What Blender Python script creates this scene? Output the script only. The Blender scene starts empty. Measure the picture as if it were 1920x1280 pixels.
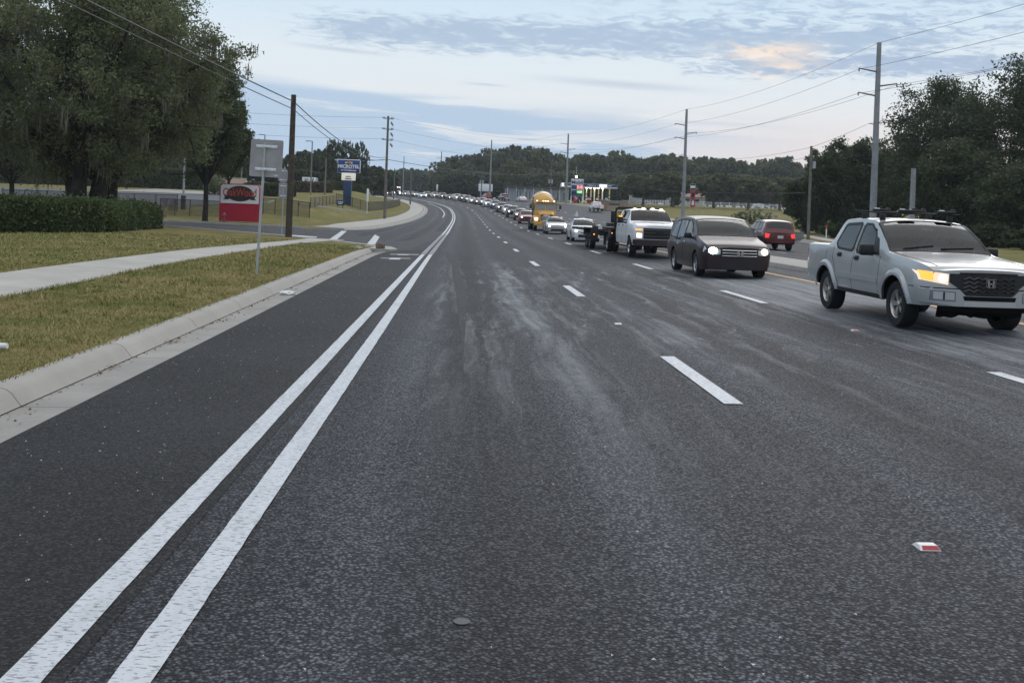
import bpy, bmesh, math, random
import numpy as np
from mathutils import Vector, Matrix
from mathutils.geometry import delaunay_2d_cdt

SC = bpy.context.scene
COL = SC.collection
R_ = math.radians

# ---------------------------------------------------------------- camera
CAM_H = 1.80
FPX = 1950.0
ROLL = R_(2.1)
PPY = 400.0
cam = bpy.data.cameras.new("camera")
cam.sensor_fit = 'HORIZONTAL'; cam.sensor_width = 36.0
cam.lens = FPX / 1920.0 * 36.0
cam.shift_y = -(640.0 - PPY) / 1920.0
cam.clip_start = 0.05; cam.clip_end = 6000
camo = bpy.data.objects.new("camera", cam); COL.objects.link(camo)
camo.matrix_world = Matrix.Translation((0, 0, CAM_H)) @ Matrix.Rotation(R_(90), 4, 'X') @ Matrix.Rotation(ROLL, 4, 'Z')
SC.camera = camo

# ---------------------------------------------------------------- exposure
SC.view_settings.view_transform = 'Standard'
SC.view_settings.look = 'None'
SC.view_settings.exposure = 0.20
SC.view_settings.gamma = 1.0
SC.view_settings.use_curve_mapping = False
SC.cycles.max_bounces = 6
SC.cycles.diffuse_bounces = 3
SC.cycles.glossy_bounces = 3
SC.cycles.transparent_max_bounces = 12
SC.cycles.sample_clamp_indirect = 3.0


def lin(c):
    c = c / 255.0
    return c / 12.92 if c <= 0.04045 else ((c + 0.055) / 1.055) ** 2.4


def S(r, g, b):
    return (lin(r), lin(g), lin(b), 1.0)


# ---------------------------------------------------------------- sky
SUN_EL, SUN_AZ = 28.0, 20.0      # degrees; azimuth to the right of the view direction
world = bpy.data.worlds.new("World"); SC.world = world
world.use_nodes = True
wt = world.node_tree; wt.nodes.clear()


class NT:
    """tiny helper for node graphs"""
    def __init__(s, t): s.t = t
    def n(s, typ, **kw):
        nd = s.t.nodes.new(typ)
        for k, v in kw.items():
            if k.startswith('i_'):
                nd.inputs[k[2:].replace('__', ' ')].default_value = v
            else:
                setattr(nd, k, v)
        return nd
    def l(s, a, b): s.t.links.new(a, b)
    def val(s, x):
        return x
    def put(s, sock, x):
        if isinstance(x, bpy.types.NodeSocket): s.l(x, sock)
        else: sock.default_value = x
    def math(s, op, a, b=0.0, clamp=False):
        m = s.n('ShaderNodeMath', operation=op); m.use_clamp = clamp
        s.put(m.inputs[0], a); s.put(m.inputs[1], b)
        return m.outputs[0]
    def mix(s, f, a, b, blend='MIX'):
        m = s.n('ShaderNodeMixRGB', blend_type=blend)
        s.put(m.inputs[0], f); s.put(m.inputs[1], a); s.put(m.inputs[2], b)
        return m.outputs[0]
    def ss(s, x, a, b, lo=0.0, hi=1.0):
        m = s.n('ShaderNodeMapRange', interpolation_type='SMOOTHSTEP')
        s.put(m.inputs[0], x); m.inputs[1].default_value = a; m.inputs[2].default_value = b
        m.inputs[3].default_value = lo; m.inputs[4].default_value = hi
        return m.outputs[0]
    def noise(s, vec, scale, detail=3, rough=0.5, dist=0.0, color=False):
        m = s.n('ShaderNodeTexNoise'); m.inputs['Scale'].default_value = scale
        m.inputs['Detail'].default_value = detail; m.inputs['Roughness'].default_value = rough
        m.inputs['Distortion'].default_value = dist
        if vec is not None: s.l(vec, m.inputs['Vector'])
        return m.outputs['Color' if color else 'Fac']
    def comb(s, x, y, z=0.0):
        m = s.n('ShaderNodeCombineXYZ')
        s.put(m.inputs[0], x); s.put(m.inputs[1], y); s.put(m.inputs[2], z)
        return m.outputs[0]


def build_sky():
    w = NT(wt)
    tc = w.n('ShaderNodeTexCoord')
    sep = w.n('ShaderNodeSeparateXYZ'); w.l(tc.outputs['Generated'], sep.inputs[0])
    X, Y, Z = sep.outputs
    U = w.math('ARCTAN2', X, Y)                 # azimuth, right of the street positive
    V = w.math('ARCSINE', Z)                    # elevation
    ramp = w.n('ShaderNodeValToRGB'); w.l(w.math('MULTIPLY', V, 2.0), ramp.inputs[0])
    cr = ramp.color_ramp
    stops = [(0.0, (200, 208, 219)), (0.10, (208, 215, 223)), (0.20, (217, 224, 230)), (0.30, (211, 223, 232)),
             (0.40, (196, 217, 234)), (0.7, (170, 198, 224)), (1.0, (150, 182, 214))]
    cr.elements[0].position = stops[0][0]; cr.elements[0].color = S(*stops[0][1])
    cr.elements[1].position = stops[-1][0]; cr.elements[1].color = S(*stops[-1][1])
    for p, c in stops[1:-1]:
        e = cr.elements.new(p); e.color = S(*c)
    col = ramp.outputs[0]
    # warm evening light low on the right
    warm = w.math('MULTIPLY', w.ss(U, 0.02, 0.32), w.ss(V, 0.13, 0.03))
    col = w.mix(w.math('MULTIPLY', warm, 0.75), col, S(230, 212, 205))

    def bell(x, c, h):
        d = w.math('ABSOLUTE', w.math('SUBTRACT', x, c))
        return w.ss(d, h, 0.0)
    # slight tilt of the streaks
    Vt = w.math('ADD', V, w.math('MULTIPLY', U, 0.035))
    vec1 = w.comb(w.math('MULTIPLY', U, 5.0), w.math('MULTIPLY', Vt, 62.0), 3.1)
    n1 = w.noise(vec1, 1.0, 5, 0.55, 0.35)
    vec2 = w.comb(w.math('MULTIPLY', U, 16.0), w.math('MULTIPLY', Vt, 70.0), 7.7)
    n2 = w.noise(vec2, 2.5, 9, 0.66, 0.6)
    vec3 = w.comb(w.math('MULTIPLY', U, 3.0), w.math('MULTIPLY', Vt, 30.0), 1.3)
    n3 = w.noise(vec3, 1.0, 3, 0.5, 0.2)
    # L1: long bluish deck low on the left, breaking up to the right
    edge = w.math('SUBTRACT', w.math('ADD', w.math('MULTIPLY', U, -0.10), 0.099), V)
    edge = w.math('ADD', edge, w.math('MULTIPLY', w.math('SUBTRACT', n3, 0.5), 0.035))
    deck = w.ss(edge, -0.003, 0.010)
    hole = w.ss(w.math('ADD', n1, w.ss(U, -0.12, 0.30, -0.02, 0.17)), 0.54, 0.64)
    hole = w.math('MULTIPLY', hole, w.ss(V, 0.008, 0.035))
    deck = w.math('MULTIPLY', deck, w.math('SUBTRACT', 1.0, w.math('MULTIPLY', hole, 0.85)))
    deckc = w.mix(w.ss(U, 0.0, 0.36), S(170, 193, 217), S(188, 199, 214))
    col = w.mix(w.math('MULTIPLY', deck, 0.95), col, deckc)
    # a separate deck streak further right
    d2 = w.math('MULTIPLY', bell(Vt, 0.092, 0.022), bell(U, 0.12, 0.20))
    d2 = w.math('MULTIPLY', d2, w.ss(n1, 0.38, 0.58))
    col = w.mix(w.math('MULTIPLY', d2, 0.7), col, S(172, 190, 213))
    # L2: ragged grey band high up
    band = w.math('MULTIPLY', bell(V, 0.168, 0.030), w.math('MULTIPLY', w.ss(U, -0.27, -0.12), w.ss(U, 0.50, 0.30)))
    wgt = w.math('ADD', n2, w.math('MULTIPLY', band, 0.36))
    m2 = w.math('MULTIPLY', w.ss(wgt, 0.56, 0.84), w.ss(band, 0.02, 0.25))
    col = w.mix(w.math('MULTIPLY', m2, 0.85), col, S(160, 181, 206))
    # second ragged band, lower on the right
    bandb = w.math('MULTIPLY', bell(V, 0.146, 0.020), w.math('MULTIPLY', w.ss(U, 0.10, 0.24), w.ss(U, 0.62, 0.42)))
    wb = w.math('ADD', n2, w.math('MULTIPLY', bandb, 0.30))
    mb = w.math('MULTIPLY', w.ss(wb, 0.56, 0.80), w.ss(bandb, 0.02, 0.3))
    col = w.mix(w.math('MULTIPLY', mb, 0.9), col, S(160, 180, 206))
    # L3: mottled small clouds towards the upper right
    m3 = w.math('MULTIPLY', w.ss(n2, 0.44, 0.64), w.math('MULTIPLY', w.ss(U, -0.05, 0.25), w.ss(V, 0.145, 0.175)))
    m3 = w.math('MULTIPLY', m3, w.ss(V, 0.7, 0.3))
    col = w.mix(w.math('MULTIPLY', m3, 0.75), col, S(160, 182, 208))
    # L4: peach lit patches
    vp = w.comb(w.math('MULTIPLY', U, 22.0), w.math('MULTIPLY', Vt, 60.0), 2.2)
    n4 = w.noise(vp, 1.0, 4, 0.6, 0.4)
    p1 = w.math('MULTIPLY', bell(U, 0.235, 0.07), bell(V, 0.159, 0.013))
    p2 = w.math('MULTIPLY', bell(U, 0.255, 0.05), bell(V, 0.140, 0.018))
    pp = w.math('MULTIPLY', w.math('ADD', p1, p2), w.ss(n4, 0.36, 0.55))
    col = w.mix(w.math('MULTIPLY', pp, 0.85, True), col, S(246, 226, 206))
    # thin dark wisps on the left
    for (cu, cv, hu, hv, tilt) in ((-0.170, 0.148, 0.07, 0.0035, -0.06), (-0.03, 0.122, 0.03, 0.0022, -0.03), (0.10, 0.126, 0.12, 0.006, -0.05)):
        vt = w.math('SUBTRACT', V, w.math('MULTIPLY', w.math('SUBTRACT', U, cu), tilt))
        b = w.math('MULTIPLY', bell(vt, cv, hv), bell(U, cu, hu))
        col = w.mix(w.math('MULTIPLY', b, 0.55), col, S(172, 186, 206))
    # below the horizon
    col = w.mix(w.ss(V, -0.005, -0.05), col, S(120, 122, 122))
    sky = w.n('ShaderNodeTexSky', sky_type='NISHITA')
    sky.sun_disc = False; sky.sun_elevation = R_(SUN_EL); sky.sun_rotation = R_(SUN_AZ)
    nis = w.mix(1.0, sky.outputs[0], (0.11, 0.11, 0.11, 1), 'MULTIPLY')
    over = w.mix(0.28, (1.36, 1.34, 1.31, 1), nis)       # unseen sky overhead, brightened to lift the light on the ground
    col = w.mix(1.0, col, (1.04, 1.02, 1.0, 1), 'MULTIPLY')
    out = w.mix(w.ss(V, 0.40, 1.0), col, over)
    bg = w.n('ShaderNodeBackground'); w.l(out, bg.inputs[0]); bg.inputs[1].default_value = 1.0
    o = w.n('ShaderNodeOutputWorld'); w.l(bg.outputs[0], o.inputs[0])


build_sky()
sun = bpy.data.lights.new("sun", 'SUN'); sun.energy = 0.8; sun.angle = R_(40); sun.color = (1.0, 0.93, 0.86)
suno = bpy.data.objects.new("sun", sun); COL.objects.link(suno)
_e, _a = R_(SUN_EL), R_(SUN_AZ)
suno.rotation_euler = Vector((math.sin(_a) * math.cos(_e), math.cos(_a) * math.cos(_e), math.sin(_e))).to_track_quat('Z', 'Y').to_euler()

# ---------------------------------------------------------------- terrain and the curve of the street


def hermite(xs, ys):
    xs = np.array(xs, float); ys = np.array(ys, float)
    d = np.diff(ys) / np.diff(xs)
    m = np.zeros(len(xs)); m[0] = d[0]; m[-1] = d[-1]
    for i in range(1, len(xs) - 1):
        if d[i - 1] * d[i] <= 0: m[i] = 0
        else:
            h0, h1 = xs[i] - xs[i - 1], xs[i + 1] - xs[i]
            w1, w2 = 2 * h1 + h0, h1 + 2 * h0
            m[i] = (w1 + w2) / (w1 / d[i - 1] + w2 / d[i])

    def f(x):
        x = min(max(x, xs[0]), xs[-1])
        i = int(min(max(np.searchsorted(xs, x) - 1, 0), len(xs) - 2))
        h = xs[i + 1] - xs[i]; t = (x - xs[i]) / h
        return float((2 * t**3 - 3 * t**2 + 1) * ys[i] + (t**3 - 2 * t**2 + t) * h * m[i] + (-2 * t**3 + 3 * t**2) * ys[i + 1] + (t**3 - t**2) * h * m[i + 1])
    return f


_g = hermite([-80, 85, 120, 150, 170, 187, 207, 231, 250, 270, 305, 325, 390, 500, 700, 2500],
             [0, 0, .25, .7, 1.1, 1.55, 2.4, 3.35, 4.05, 4.6, 5.4, 5.7, 6.6, 7.5, 8.5, 14])
_r = hermite([-80, 3.9, 12.7, 41, 66.7, 101.8, 151, 184, 201, 215.6, 230, 242, 260, 305, 325, 390, 500, 900, 2500],
             [2.6, -1.28, -1.69, -3.1, -4.28, -5.9, -8.2, -10.2, -11.7, -13.7, -16.4, -19.2, -23.6, -36, -42, -62, -97, -220, -700])
_cacheR = {}


def RX(y):
    k = round(y, 2)
    if k not in _cacheR: _cacheR[k] = _r(k)
    return _cacheR[k]


def RW(y):
    s = (RX(y + 1) - RX(y - 1)) / 2
    return math.sqrt(1 + s * s)


def sstep(a, b, x):
    t = min(max((x - a) / (b - a), 0), 1)
    return t * t * (3 - 2 * t)


def base(x, y):
    d = x - RX(y)
    return _g(y) + 0.023 * min(max(d, -3.4), 11.5)


kerbL = hermite([-80, 40, 47, 52, 84, 92, 138, 187, 204, 234, 254, 304, 600], [-2.95, -2.85, -2.6, -3.0, -8.6, -7.4, -5.9, -5.4, -5.2, -5.0, -5.0, -5.0, -5.0])
kerbR = hermite([-80, 10, 45, 86, 114, 200, 600], [24, 24.5, 26, 30, 35, 35, 35])


def raise_(x, y):
    """height of the lawns above the paved level"""
    d = (x - RX(y)) / RW(y)
    h = 0.0
    if d < kerbL(y):
        q = kerbL(y) - d
        h = 0.15 + 0.012 * min(q, 14)
        bank = sstep(3.5, 14, q) * sstep(91, 112, y)
        h += 1.5 * bank + 0.010 * min(max(y - 105, 0), 110) * sstep(5, 18, q)
    elif d > kerbR(y):
        q = d - kerbR(y)
        h = 0.14 + 0.006 * min(q, 30)
    return h


def GZ(x, y):
    return base(x, y) + raise_(x, y)


_c, _s = math.cos(ROLL), math.sin(ROLL)


def ray(px, py):
    u = (px - 960) / FPX; v = (PPY - py) / FPX
    return u * _c - v * _s, v * _c + u * _s


def at(px, py, y):
    X, Z = ray(px, py)
    return Vector((X * y, y, CAM_H + Z * y))


def hit(px, py, lawn=True, extra=0.0):
    X, Z = ray(px, py)
    y = 3.0
    while y < 900:
        gz = (GZ if lawn else base)(X * y, y) + extra
        if CAM_H + Z * y <= gz: return Vector((X * y, y, gz))
        y += 0.1
    return Vector((X * y, y, 0))


def on(px, y, py=400):
    """ground point at depth y seen at column px (the row only matters through the small roll)"""
    for _ in range(4):
        X, Z = ray(px, py)
        x = X * y; z = GZ(x, y)
        XX = x / y; ZZ = (z - CAM_H) / y
        v = ZZ * _c - XX * _s
        py = PPY - v * FPX
    return Vector((x, y, z))


def pos(y, d, up=0.0):
    x = RX(y) + d * RW(y)
    return Vector((x, y, base(x, y) + up))


# ---------------------------------------------------------------- object helpers
def link(name, me, parent=None):
    o = bpy.data.objects.new(name, me); COL.objects.link(o)
    if parent is not None: o.parent = parent
    return o


def tag(o, label=None, cat=None, group=None, kind=None):
    if label: o['label'] = label
    if cat: o['category'] = cat
    if group: o['group'] = group
    if kind: o['kind'] = kind
    return o


def thing(name, label, cat, loc=(0, 0, 0), rz=0.0, group=None):
    o = bpy.data.objects.new(name, None); COL.objects.link(o)
    o.location = loc; o.rotation_euler = (0, 0, rz); o.empty_display_size = 0.3
    return tag(o, label, cat, group)


CHILD = {}


def copy_tree(o, parent=None):
    c = o.copy(); COL.objects.link(c)
    if parent is not None: c.parent = parent
    for ch in list(o.children): copy_tree(ch, c)
    return c


class MB:
    def __init__(s): s.v = []; s.f = []; s.m = []; s.uv = None
    def add(s, verts, faces, mi=0):
        b = len(s.v)
        s.v.extend([tuple(p) for p in verts])
        for f in faces:
            s.f.append(tuple(i + b for i in f)); s.m.append(mi)
        return s
    def box(s, c, d, mi=0, rz=0.0, bev=0.0, mat=None):
        bm = bmesh.new(); bmesh.ops.create_cube(bm, size=1.0)
        bmesh.ops.scale(bm, vec=d, verts=bm.verts)
        if bev > 0:
            bmesh.ops.bevel(bm, geom=list(bm.edges), offset=bev, segments=2, affect='EDGES', profile=0.5)
        M = Matrix.Translation(c) @ (mat if mat is not None else Matrix.Rotation(rz, 4, 'Z'))
        bmesh.ops.transform(bm, matrix=M, verts=bm.verts)
        bm.verts.index_update()
        s.add([v.co for v in bm.verts], [[v.index for v in f.verts] for f in bm.faces], mi)
        bm.free(); return s
    def tube(s, pts, rad, n=8, mi=0, caps=True):
        pts = [Vector(p) for p in pts]
        if not hasattr(rad, '__len__'): rad = [rad] * len(pts)
        vs = []; fs = []
        up = None
        for i, p in enumerate(pts):
            t = (pts[min(i + 1, len(pts) - 1)] - pts[max(i - 1, 0)]).normalized()
            if up is None:
                a = t.orthogonal().normalized()
            else:
                a = (up - t * up.dot(t)).normalized()
            up = a; b = t.cross(a)
            for k in range(n):
                q = 2 * math.pi * k / n
                vs.append(p + (a * math.cos(q) + b * math.sin(q)) * rad[i])
        for i in range(len(pts) - 1):
            for k in range(n):
                k2 = (k + 1) % n
                fs.append((i * n + k, i * n + k2, (i + 1) * n + k2, (i + 1) * n + k))
        if caps:
            fs.append(tuple(range(n - 1, -1, -1))); fs.append(tuple((len(pts) - 1) * n + k for k in range(n)))
        return s.add(vs, fs, mi)
    def lathe(s, prof, M=Matrix.Identity(4), n=24, mi=0):
        """prof: (r, z) about local Z"""
        vs = []; fs = []
        for r, z in prof:
            for k in range(n):
                q = 2 * math.pi * k / n
                vs.append(M @ Vector((r * math.cos(q), r * math.sin(q), z)))
        for i in range(len(prof) - 1):
            for k in range(n):
                k2 = (k + 1) % n
                fs.append((i * n + k, i * n + k2, (i + 1) * n + k2, (i + 1) * n + k))
        return s.add(vs, fs, mi)
    def prism(s, poly, fn, t, mi=0):
        """poly (a, b) extruded by t: fn(a, b, h) gives a point"""
        n = len(poly)
        vs = [fn(a, b, 0) for a, b in poly] + [fn(a, b, t) for a, b in poly]
        fs = [tuple(range(n)), tuple(range(2 * n - 1, n - 1, -1))]
        fs += [(i, i + n, (i + 1) % n + n, (i + 1) % n) for i in range(n)]
        return s.add(vs, fs, mi)
    def grid(s, fn, nu, nv, mi=0):
        vs = [fn(i / nu, j / nv) for j in range(nv + 1) for i in range(nu + 1)]
        fs = [(j * (nu + 1) + i, j * (nu + 1) + i + 1, (j + 1) * (nu + 1) + i + 1, (j + 1) * (nu + 1) + i) for j in range(nv) for i in range(nu)]
        return s.add(vs, fs, mi)
    def mesh(s, name, mats, smooth=35):
        me = bpy.data.meshes.new(name)
        me.from_pydata(s.v, [], s.f)
        for m in (mats if isinstance(mats, (list, tuple)) else [mats]): me.materials.append(m)
        me.polygons.foreach_set('material_index', s.m)
        bm = bmesh.new(); bm.from_mesh(me)
        bmesh.ops.recalc_face_normals(bm, faces=bm.faces)
        bm.to_mesh(me); bm.free()
        if smooth:
            me.polygons.foreach_set('use_smooth', [True] * len(me.polygons))
            me.set_sharp_from_angle(angle=R_(smooth))
        me.update()
        return me
    def build(s, name, mats, parent=None, smooth=35):
        return link(name, s.mesh(name, mats, smooth), parent)


def np_mesh(name, verts, nper, mats, attrs=None):
    """verts (N*nper, 3): separate little faces of nper corners"""
    me = bpy.data.meshes.new(name)
    nv = len(verts); nf = nv // nper
    me.vertices.add(nv); me.vertices.foreach_set('co', np.asarray(verts, np.float32).ravel())
    me.loops.add(nv); me.loops.foreach_set('vertex_index', np.arange(nv, dtype=np.int32))
    me.polygons.add(nf)
    me.polygons.foreach_set('loop_start', np.arange(0, nv, nper, dtype=np.int32))
    for m in (mats if isinstance(mats, (list, tuple)) else [mats]): me.materials.append(m)
    me.update(calc_edges=True)
    return me


def text_mesh(body, size, depth=0.004, bold=0.0, spacing=1.0):
    cu = bpy.data.curves.new('lettering', 'FONT')
    cu.body = body; cu.size = size; cu.extrude = depth; cu.offset = bold
    cu.align_x = 'CENTER'; cu.align_y = 'CENTER'; cu.space_character = spacing
    o = bpy.data.objects.new('lettering', cu); COL.objects.link(o)
    dg = bpy.context.evaluated_depsgraph_get()
    me = bpy.data.meshes.new_from_object(o.evaluated_get(dg))
    bpy.data.objects.remove(o); bpy.data.curves.remove(cu)
    return me


def add_text(mb, body, size, M, mi=0, depth=0.004, bold=0.0, sx=1.0, spacing=1.0):
    me = text_mesh(body, size, depth, bold, spacing)
    mb.add([M @ Vector((v.co.x * sx, v.co.y, v.co.z)) for v in me.vertices], [tuple(p.vertices) for p in me.polygons], mi)
    bpy.data.meshes.remove(me)


# front faces -Y: letters standing upright, read by someone at smaller y
UPRIGHT = Matrix.Rotation(R_(90), 4, 'X')

# ---------------------------------------------------------------- materials
MT = {}


def mat(name, c, rough=0.6, metal=0.0, spec=0.5, var=0.0, vscale=3.0, bump=0.0, bscale=40.0, emit=None, estr=0.0, coat=0.0, coord='Object', c2=None, trans=0.0):
    m = bpy.data.materials.new(name); m.use_nodes = True
    t = NT(m.node_tree); b = m.node_tree.nodes['Principled BSDF']
    b.inputs['Roughness'].default_value = rough; b.inputs['Metallic'].default_value = metal
    b.inputs['Specular IOR Level'].default_value = spec
    b.inputs['Coat Weight'].default_value = coat; b.inputs['Coat Roughness'].default_value = 0.06
    if trans: b.inputs['Transmission Weight'].default_value = trans
    if len(c) == 3: c = (*c, 1)
    b.inputs['Base Color'].default_value = c
    if var or bump:
        tc = t.n('ShaderNodeTexCoord')
        if var:
            f = t.noise(tc.outputs[coord], vscale, 5, 0.6)
            f = t.ss(f, 0.25, 0.75)
            ca = tuple(x * (1 - var) for x in c[:3]) + (1,)
            cb = (c2 if c2 else tuple(min(x * (1 + var), 1) for x in c[:3]) + (1,))
            t.l(t.mix(f, ca, cb), b.inputs['Base Color'])
        if bump:
            f = t.noise(tc.outputs[coord], bscale, 4, 0.6)
            bp = t.n('ShaderNodeBump'); bp.inputs['Strength'].default_value = bump; bp.inputs['Distance'].default_value = 0.02
            t.l(f, bp.inputs['Height']); t.l(bp.outputs[0], b.inputs['Normal'])
    if emit:
        b.inputs['Emission Color'].default_value = (*emit[:3], 1); b.inputs['Emission Strength'].default_value = estr
    MT[name] = m
    return m

# ---------------------------------------------------------------- the street: materials
def asphalt(name, dark, light, dust=1.0, bumpk=0.5, tint=(0.97, 0.98, 1.03)):
    m = bpy.data.materials.new(name); m.use_nodes = True
    t = NT(m.node_tree); b = m.node_tree.nodes['Principled BSDF']
    uv = t.n('ShaderNodeUVMap'); uv.uv_map = 'UVMap'
    sep = t.n('ShaderNodeSeparateXYZ'); t.l(uv.outputs[0], sep.inputs[0])
    D, Y = sep.outputs[0], sep.outputs[1]
    vo = t.n('ShaderNodeTexVoronoi'); vo.inputs['Scale'].default_value = 58; t.l(uv.outputs[0], vo.inputs['Vector'])
    g = t.noise(uv.outputs[0], 95, 3, 0.7)
    g2 = t.noise(uv.outputs[0], 34, 3, 0.65)
    wn = t.n('ShaderNodeTexWhiteNoise', noise_dimensions='3D'); t.l(vo.outputs['Color'], wn.inputs['Vector'])
    grain = t.math('ADD', t.math('MULTIPLY', g, 0.55), t.math('MULTIPLY', wn.outputs['Value'], 0.45))
    grain = t.ss(grain, 0.28, 0.80)
    pit = t.ss(t.math('ADD', vo.outputs['Distance'], t.math('MULTIPLY', g2, 0.5)), 0.58, 0.98)
    col = t.mix(grain, tuple(x * k for x, k in zip(dark, tint)) + (1,), tuple(x * k for x, k in zip(light, tint)) + (1,))
    col = t.mix(t.math('MULTIPLY', pit, 0.92), col, (0.008, 0.008, 0.009, 1))
    # big soft differences of wear, drawn out along the street
    vl = t.comb(t.math('MULTIPLY', D, 1.1), t.math('MULTIPLY', Y, 0.045), 0)
    w1 = t.noise(vl, 1.0, 4, 0.55)
    vm = t.comb(t.math('MULTIPLY', D, 0.6), t.math('MULTIPLY', Y, 0.5), 4)
    w2 = t.noise(vm, 1.0, 5, 0.6)
    if not dust: w1 = w2
    wear = t.math('ADD', t.math('MULTIPLY', t.ss(w1, 0.3, 0.7), 0.5 if dust else 0.12), t.math('MULTIPLY', t.ss(w2, 0.3, 0.7), 0.25))
    col = t.mix(t.math('MULTIPLY', wear, 0.55), col, t.mix(0.5, col, (0.10, 0.105, 0.115, 1)))
    if dust:
        # wheel tracks polished pale and bluish, oil-dark strip between them
        lane = t.math('SUBTRACT', t.math('FRACT', t.math('DIVIDE', t.math('ADD', D, 10.8), 3.6)), 0.39)
        vq = t.comb(t.math('MULTIPLY', D, 2.2), t.math('MULTIPLY', Y, 0.12), 8)
        nq = t.noise(vq, 1.0, 5, 0.6)
        oil = t.math('MULTIPLY', t.ss(t.math('ABSOLUTE', lane), 0.13, 0.02), t.ss(nq, 0.25, 0.6, 0.35, 1.0))
        trk = t.math('MULTIPLY', t.ss(t.math('ABSOLUTE', t.math('SUBTRACT', t.math('ABSOLUTE', lane), 0.235)), 0.12, 0.02), t.ss(nq, 0.35, 0.65, 0.3, 1.0))
        col = t.mix(t.math('MULTIPLY', trk, 0.75), col, t.mix(1.0, col, (1.72, 1.77, 1.85, 1), 'MULTIPLY'))
        col = t.mix(t.math('MULTIPLY', oil, 0.60), col, t.mix(1.0, col, (0.52, 0.49, 0.48, 1), 'MULTIPLY'))
        # pale dust tracked along lanes one and two from the middle of the picture on
        zone = t.math('MULTIPLY', t.ss(Y, 4.0, 16.0), t.ss(Y, 40.0, 30.0))
        wpv = t.comb(t.math('MULTIPLY', D, 0.7), t.math('MULTIPLY', Y, 0.22), 6)
        wsp = t.n('ShaderNodeSeparateXYZ'); t.l(t.noise(wpv, 1.0, 4, 0.6, color=True), wsp.inputs[0])
        Dw = t.math('ADD', D, t.math('MULTIPLY', t.math('SUBTRACT', wsp.outputs[0], 0.5), 0.6))
        Yw = t.math('ADD', Y, t.math('MULTIPLY', t.math('SUBTRACT', wsp.outputs[1], 0.5), 5.0))
        va = t.comb(t.math('MULTIPLY', Dw, 4.0), t.math('ADD', t.math('MULTIPLY', Yw, 0.09), t.math('MULTIPLY', Dw, 0.3)), 9)
        na = t.noise(va, 1.0, 6, 0.62, 0.3)
        vb = t.comb(t.math('MULTIPLY', Dw, 2.4), t.math('ADD', t.math('MULTIPLY', Yw, 0.30), t.math('MULTIPLY', Dw, -0.5)), 2)
        nb = t.noise(vb, 1.0, 7, 0.68, 0.6)
        vc = t.comb(t.math('MULTIPLY', Dw, 3.2), t.math('ADD', t.math('MULTIPLY', Yw, 4.2), t.math('MULTIPLY', Dw, 1.6)), 5)
        nc = t.noise(vc, 1.0, 5, 0.7, 0.4)
        st = t.math('ADD', t.math('MULTIPLY', na, 0.5), t.math('MULTIPLY', nb, 0.5))
        track = t.math('ADD', t.ss(t.math('ABSOLUTE', t.math('SUBTRACT', D, 2.35)), 0.55, 0.0), t.ss(t.math('ABSOLUTE', t.math('SUBTRACT', D, 8.6)), 2.2, 0.2))
        track = t.math('ADD', track, t.math('MULTIPLY', t.ss(t.math('ABSOLUTE', t.math('SUBTRACT', D, 1.0)), 0.5, 0.0), 0.5))
        amt = t.ss(t.math('ADD', st, t.math('MULTIPLY', track, 0.12)), 0.48, 0.72)
        amt = t.math('MULTIPLY', t.math('MULTIPLY', amt, zone), t.ss(D, 0.2, 0.9))
        amt = t.math('MULTIPLY', amt, t.ss(nc, 0.25, 0.6, 0.45, 1.0))
        # white flecks near the lane line
        fl = t.math('MULTIPLY', t.ss(nc, 0.56, 0.66), t.math('MULTIPLY', t.ss(nb, 0.47, 0.58), t.ss(Y, 9.0, 16.0)))
        fl = t.math('MULTIPLY', fl, t.math('MULTIPLY', t.ss(Y, 36.0, 30.0), t.math('MULTIPLY', t.ss(D, 0.8, 2.0), t.ss(D, 7.5, 4.5))))
        # powder across the far end of the zone, worn in lane three
        bandy = t.math('ADD', Y, t.math('MULTIPLY', D, -0.35))
        bz = t.math('MULTIPLY', t.ss(bandy, 12.0, 17.0), t.ss(bandy, 28.0, 25.0))
        bz = t.math('MULTIPLY', bz, t.math('MULTIPLY', t.ss(D, 7.0, 8.2), t.ss(D, 10.8, 10.2)))
        amt = t.math('MAXIMUM', amt, t.math('MULTIPLY', bz, t.ss(st, 0.36, 0.60, 0.35, 1.0)))
        tot = t.math('MULTIPLY', t.math('MAXIMUM', amt, fl), dust)
        col = t.mix(t.math('MULTIPLY', tot, 0.76, True), col, (0.33, 0.345, 0.365, 1))
        # dark wheel path down the left of lane one
        wp = t.math('MULTIPLY', t.ss(t.math('ABSOLUTE', t.math('SUBTRACT', D, t.math('ADD', 0.95, t.math('MULTIPLY', Y, 0.006)))), 0.22, 0.05), t.ss(Y, 5.0, 12.0))
        wp = t.math('MULTIPLY', wp, t.ss(Y, 44.0, 32.0))
        col = t.mix(t.math('MULTIPLY', wp, 0.45), col, (0.025, 0.025, 0.027, 1))
    t.l(col, b.inputs['Base Color'])
    t.l(t.ss(grain, 0.0, 1.0, 0.80, 0.62), b.inputs['Roughness'])
    b.inputs['Specular IOR Level'].default_value = 0.20
    bp = t.n('ShaderNodeBump'); bp.inputs['Strength'].default_value = bumpk; bp.inputs['Distance'].default_value = 0.006
    t.l(t.math('SUBTRACT', grain, t.math('MULTIPLY', pit, 1.2)), bp.inputs['Height']); t.l(bp.outputs[0], b.inputs['Normal'])
    return m


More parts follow.
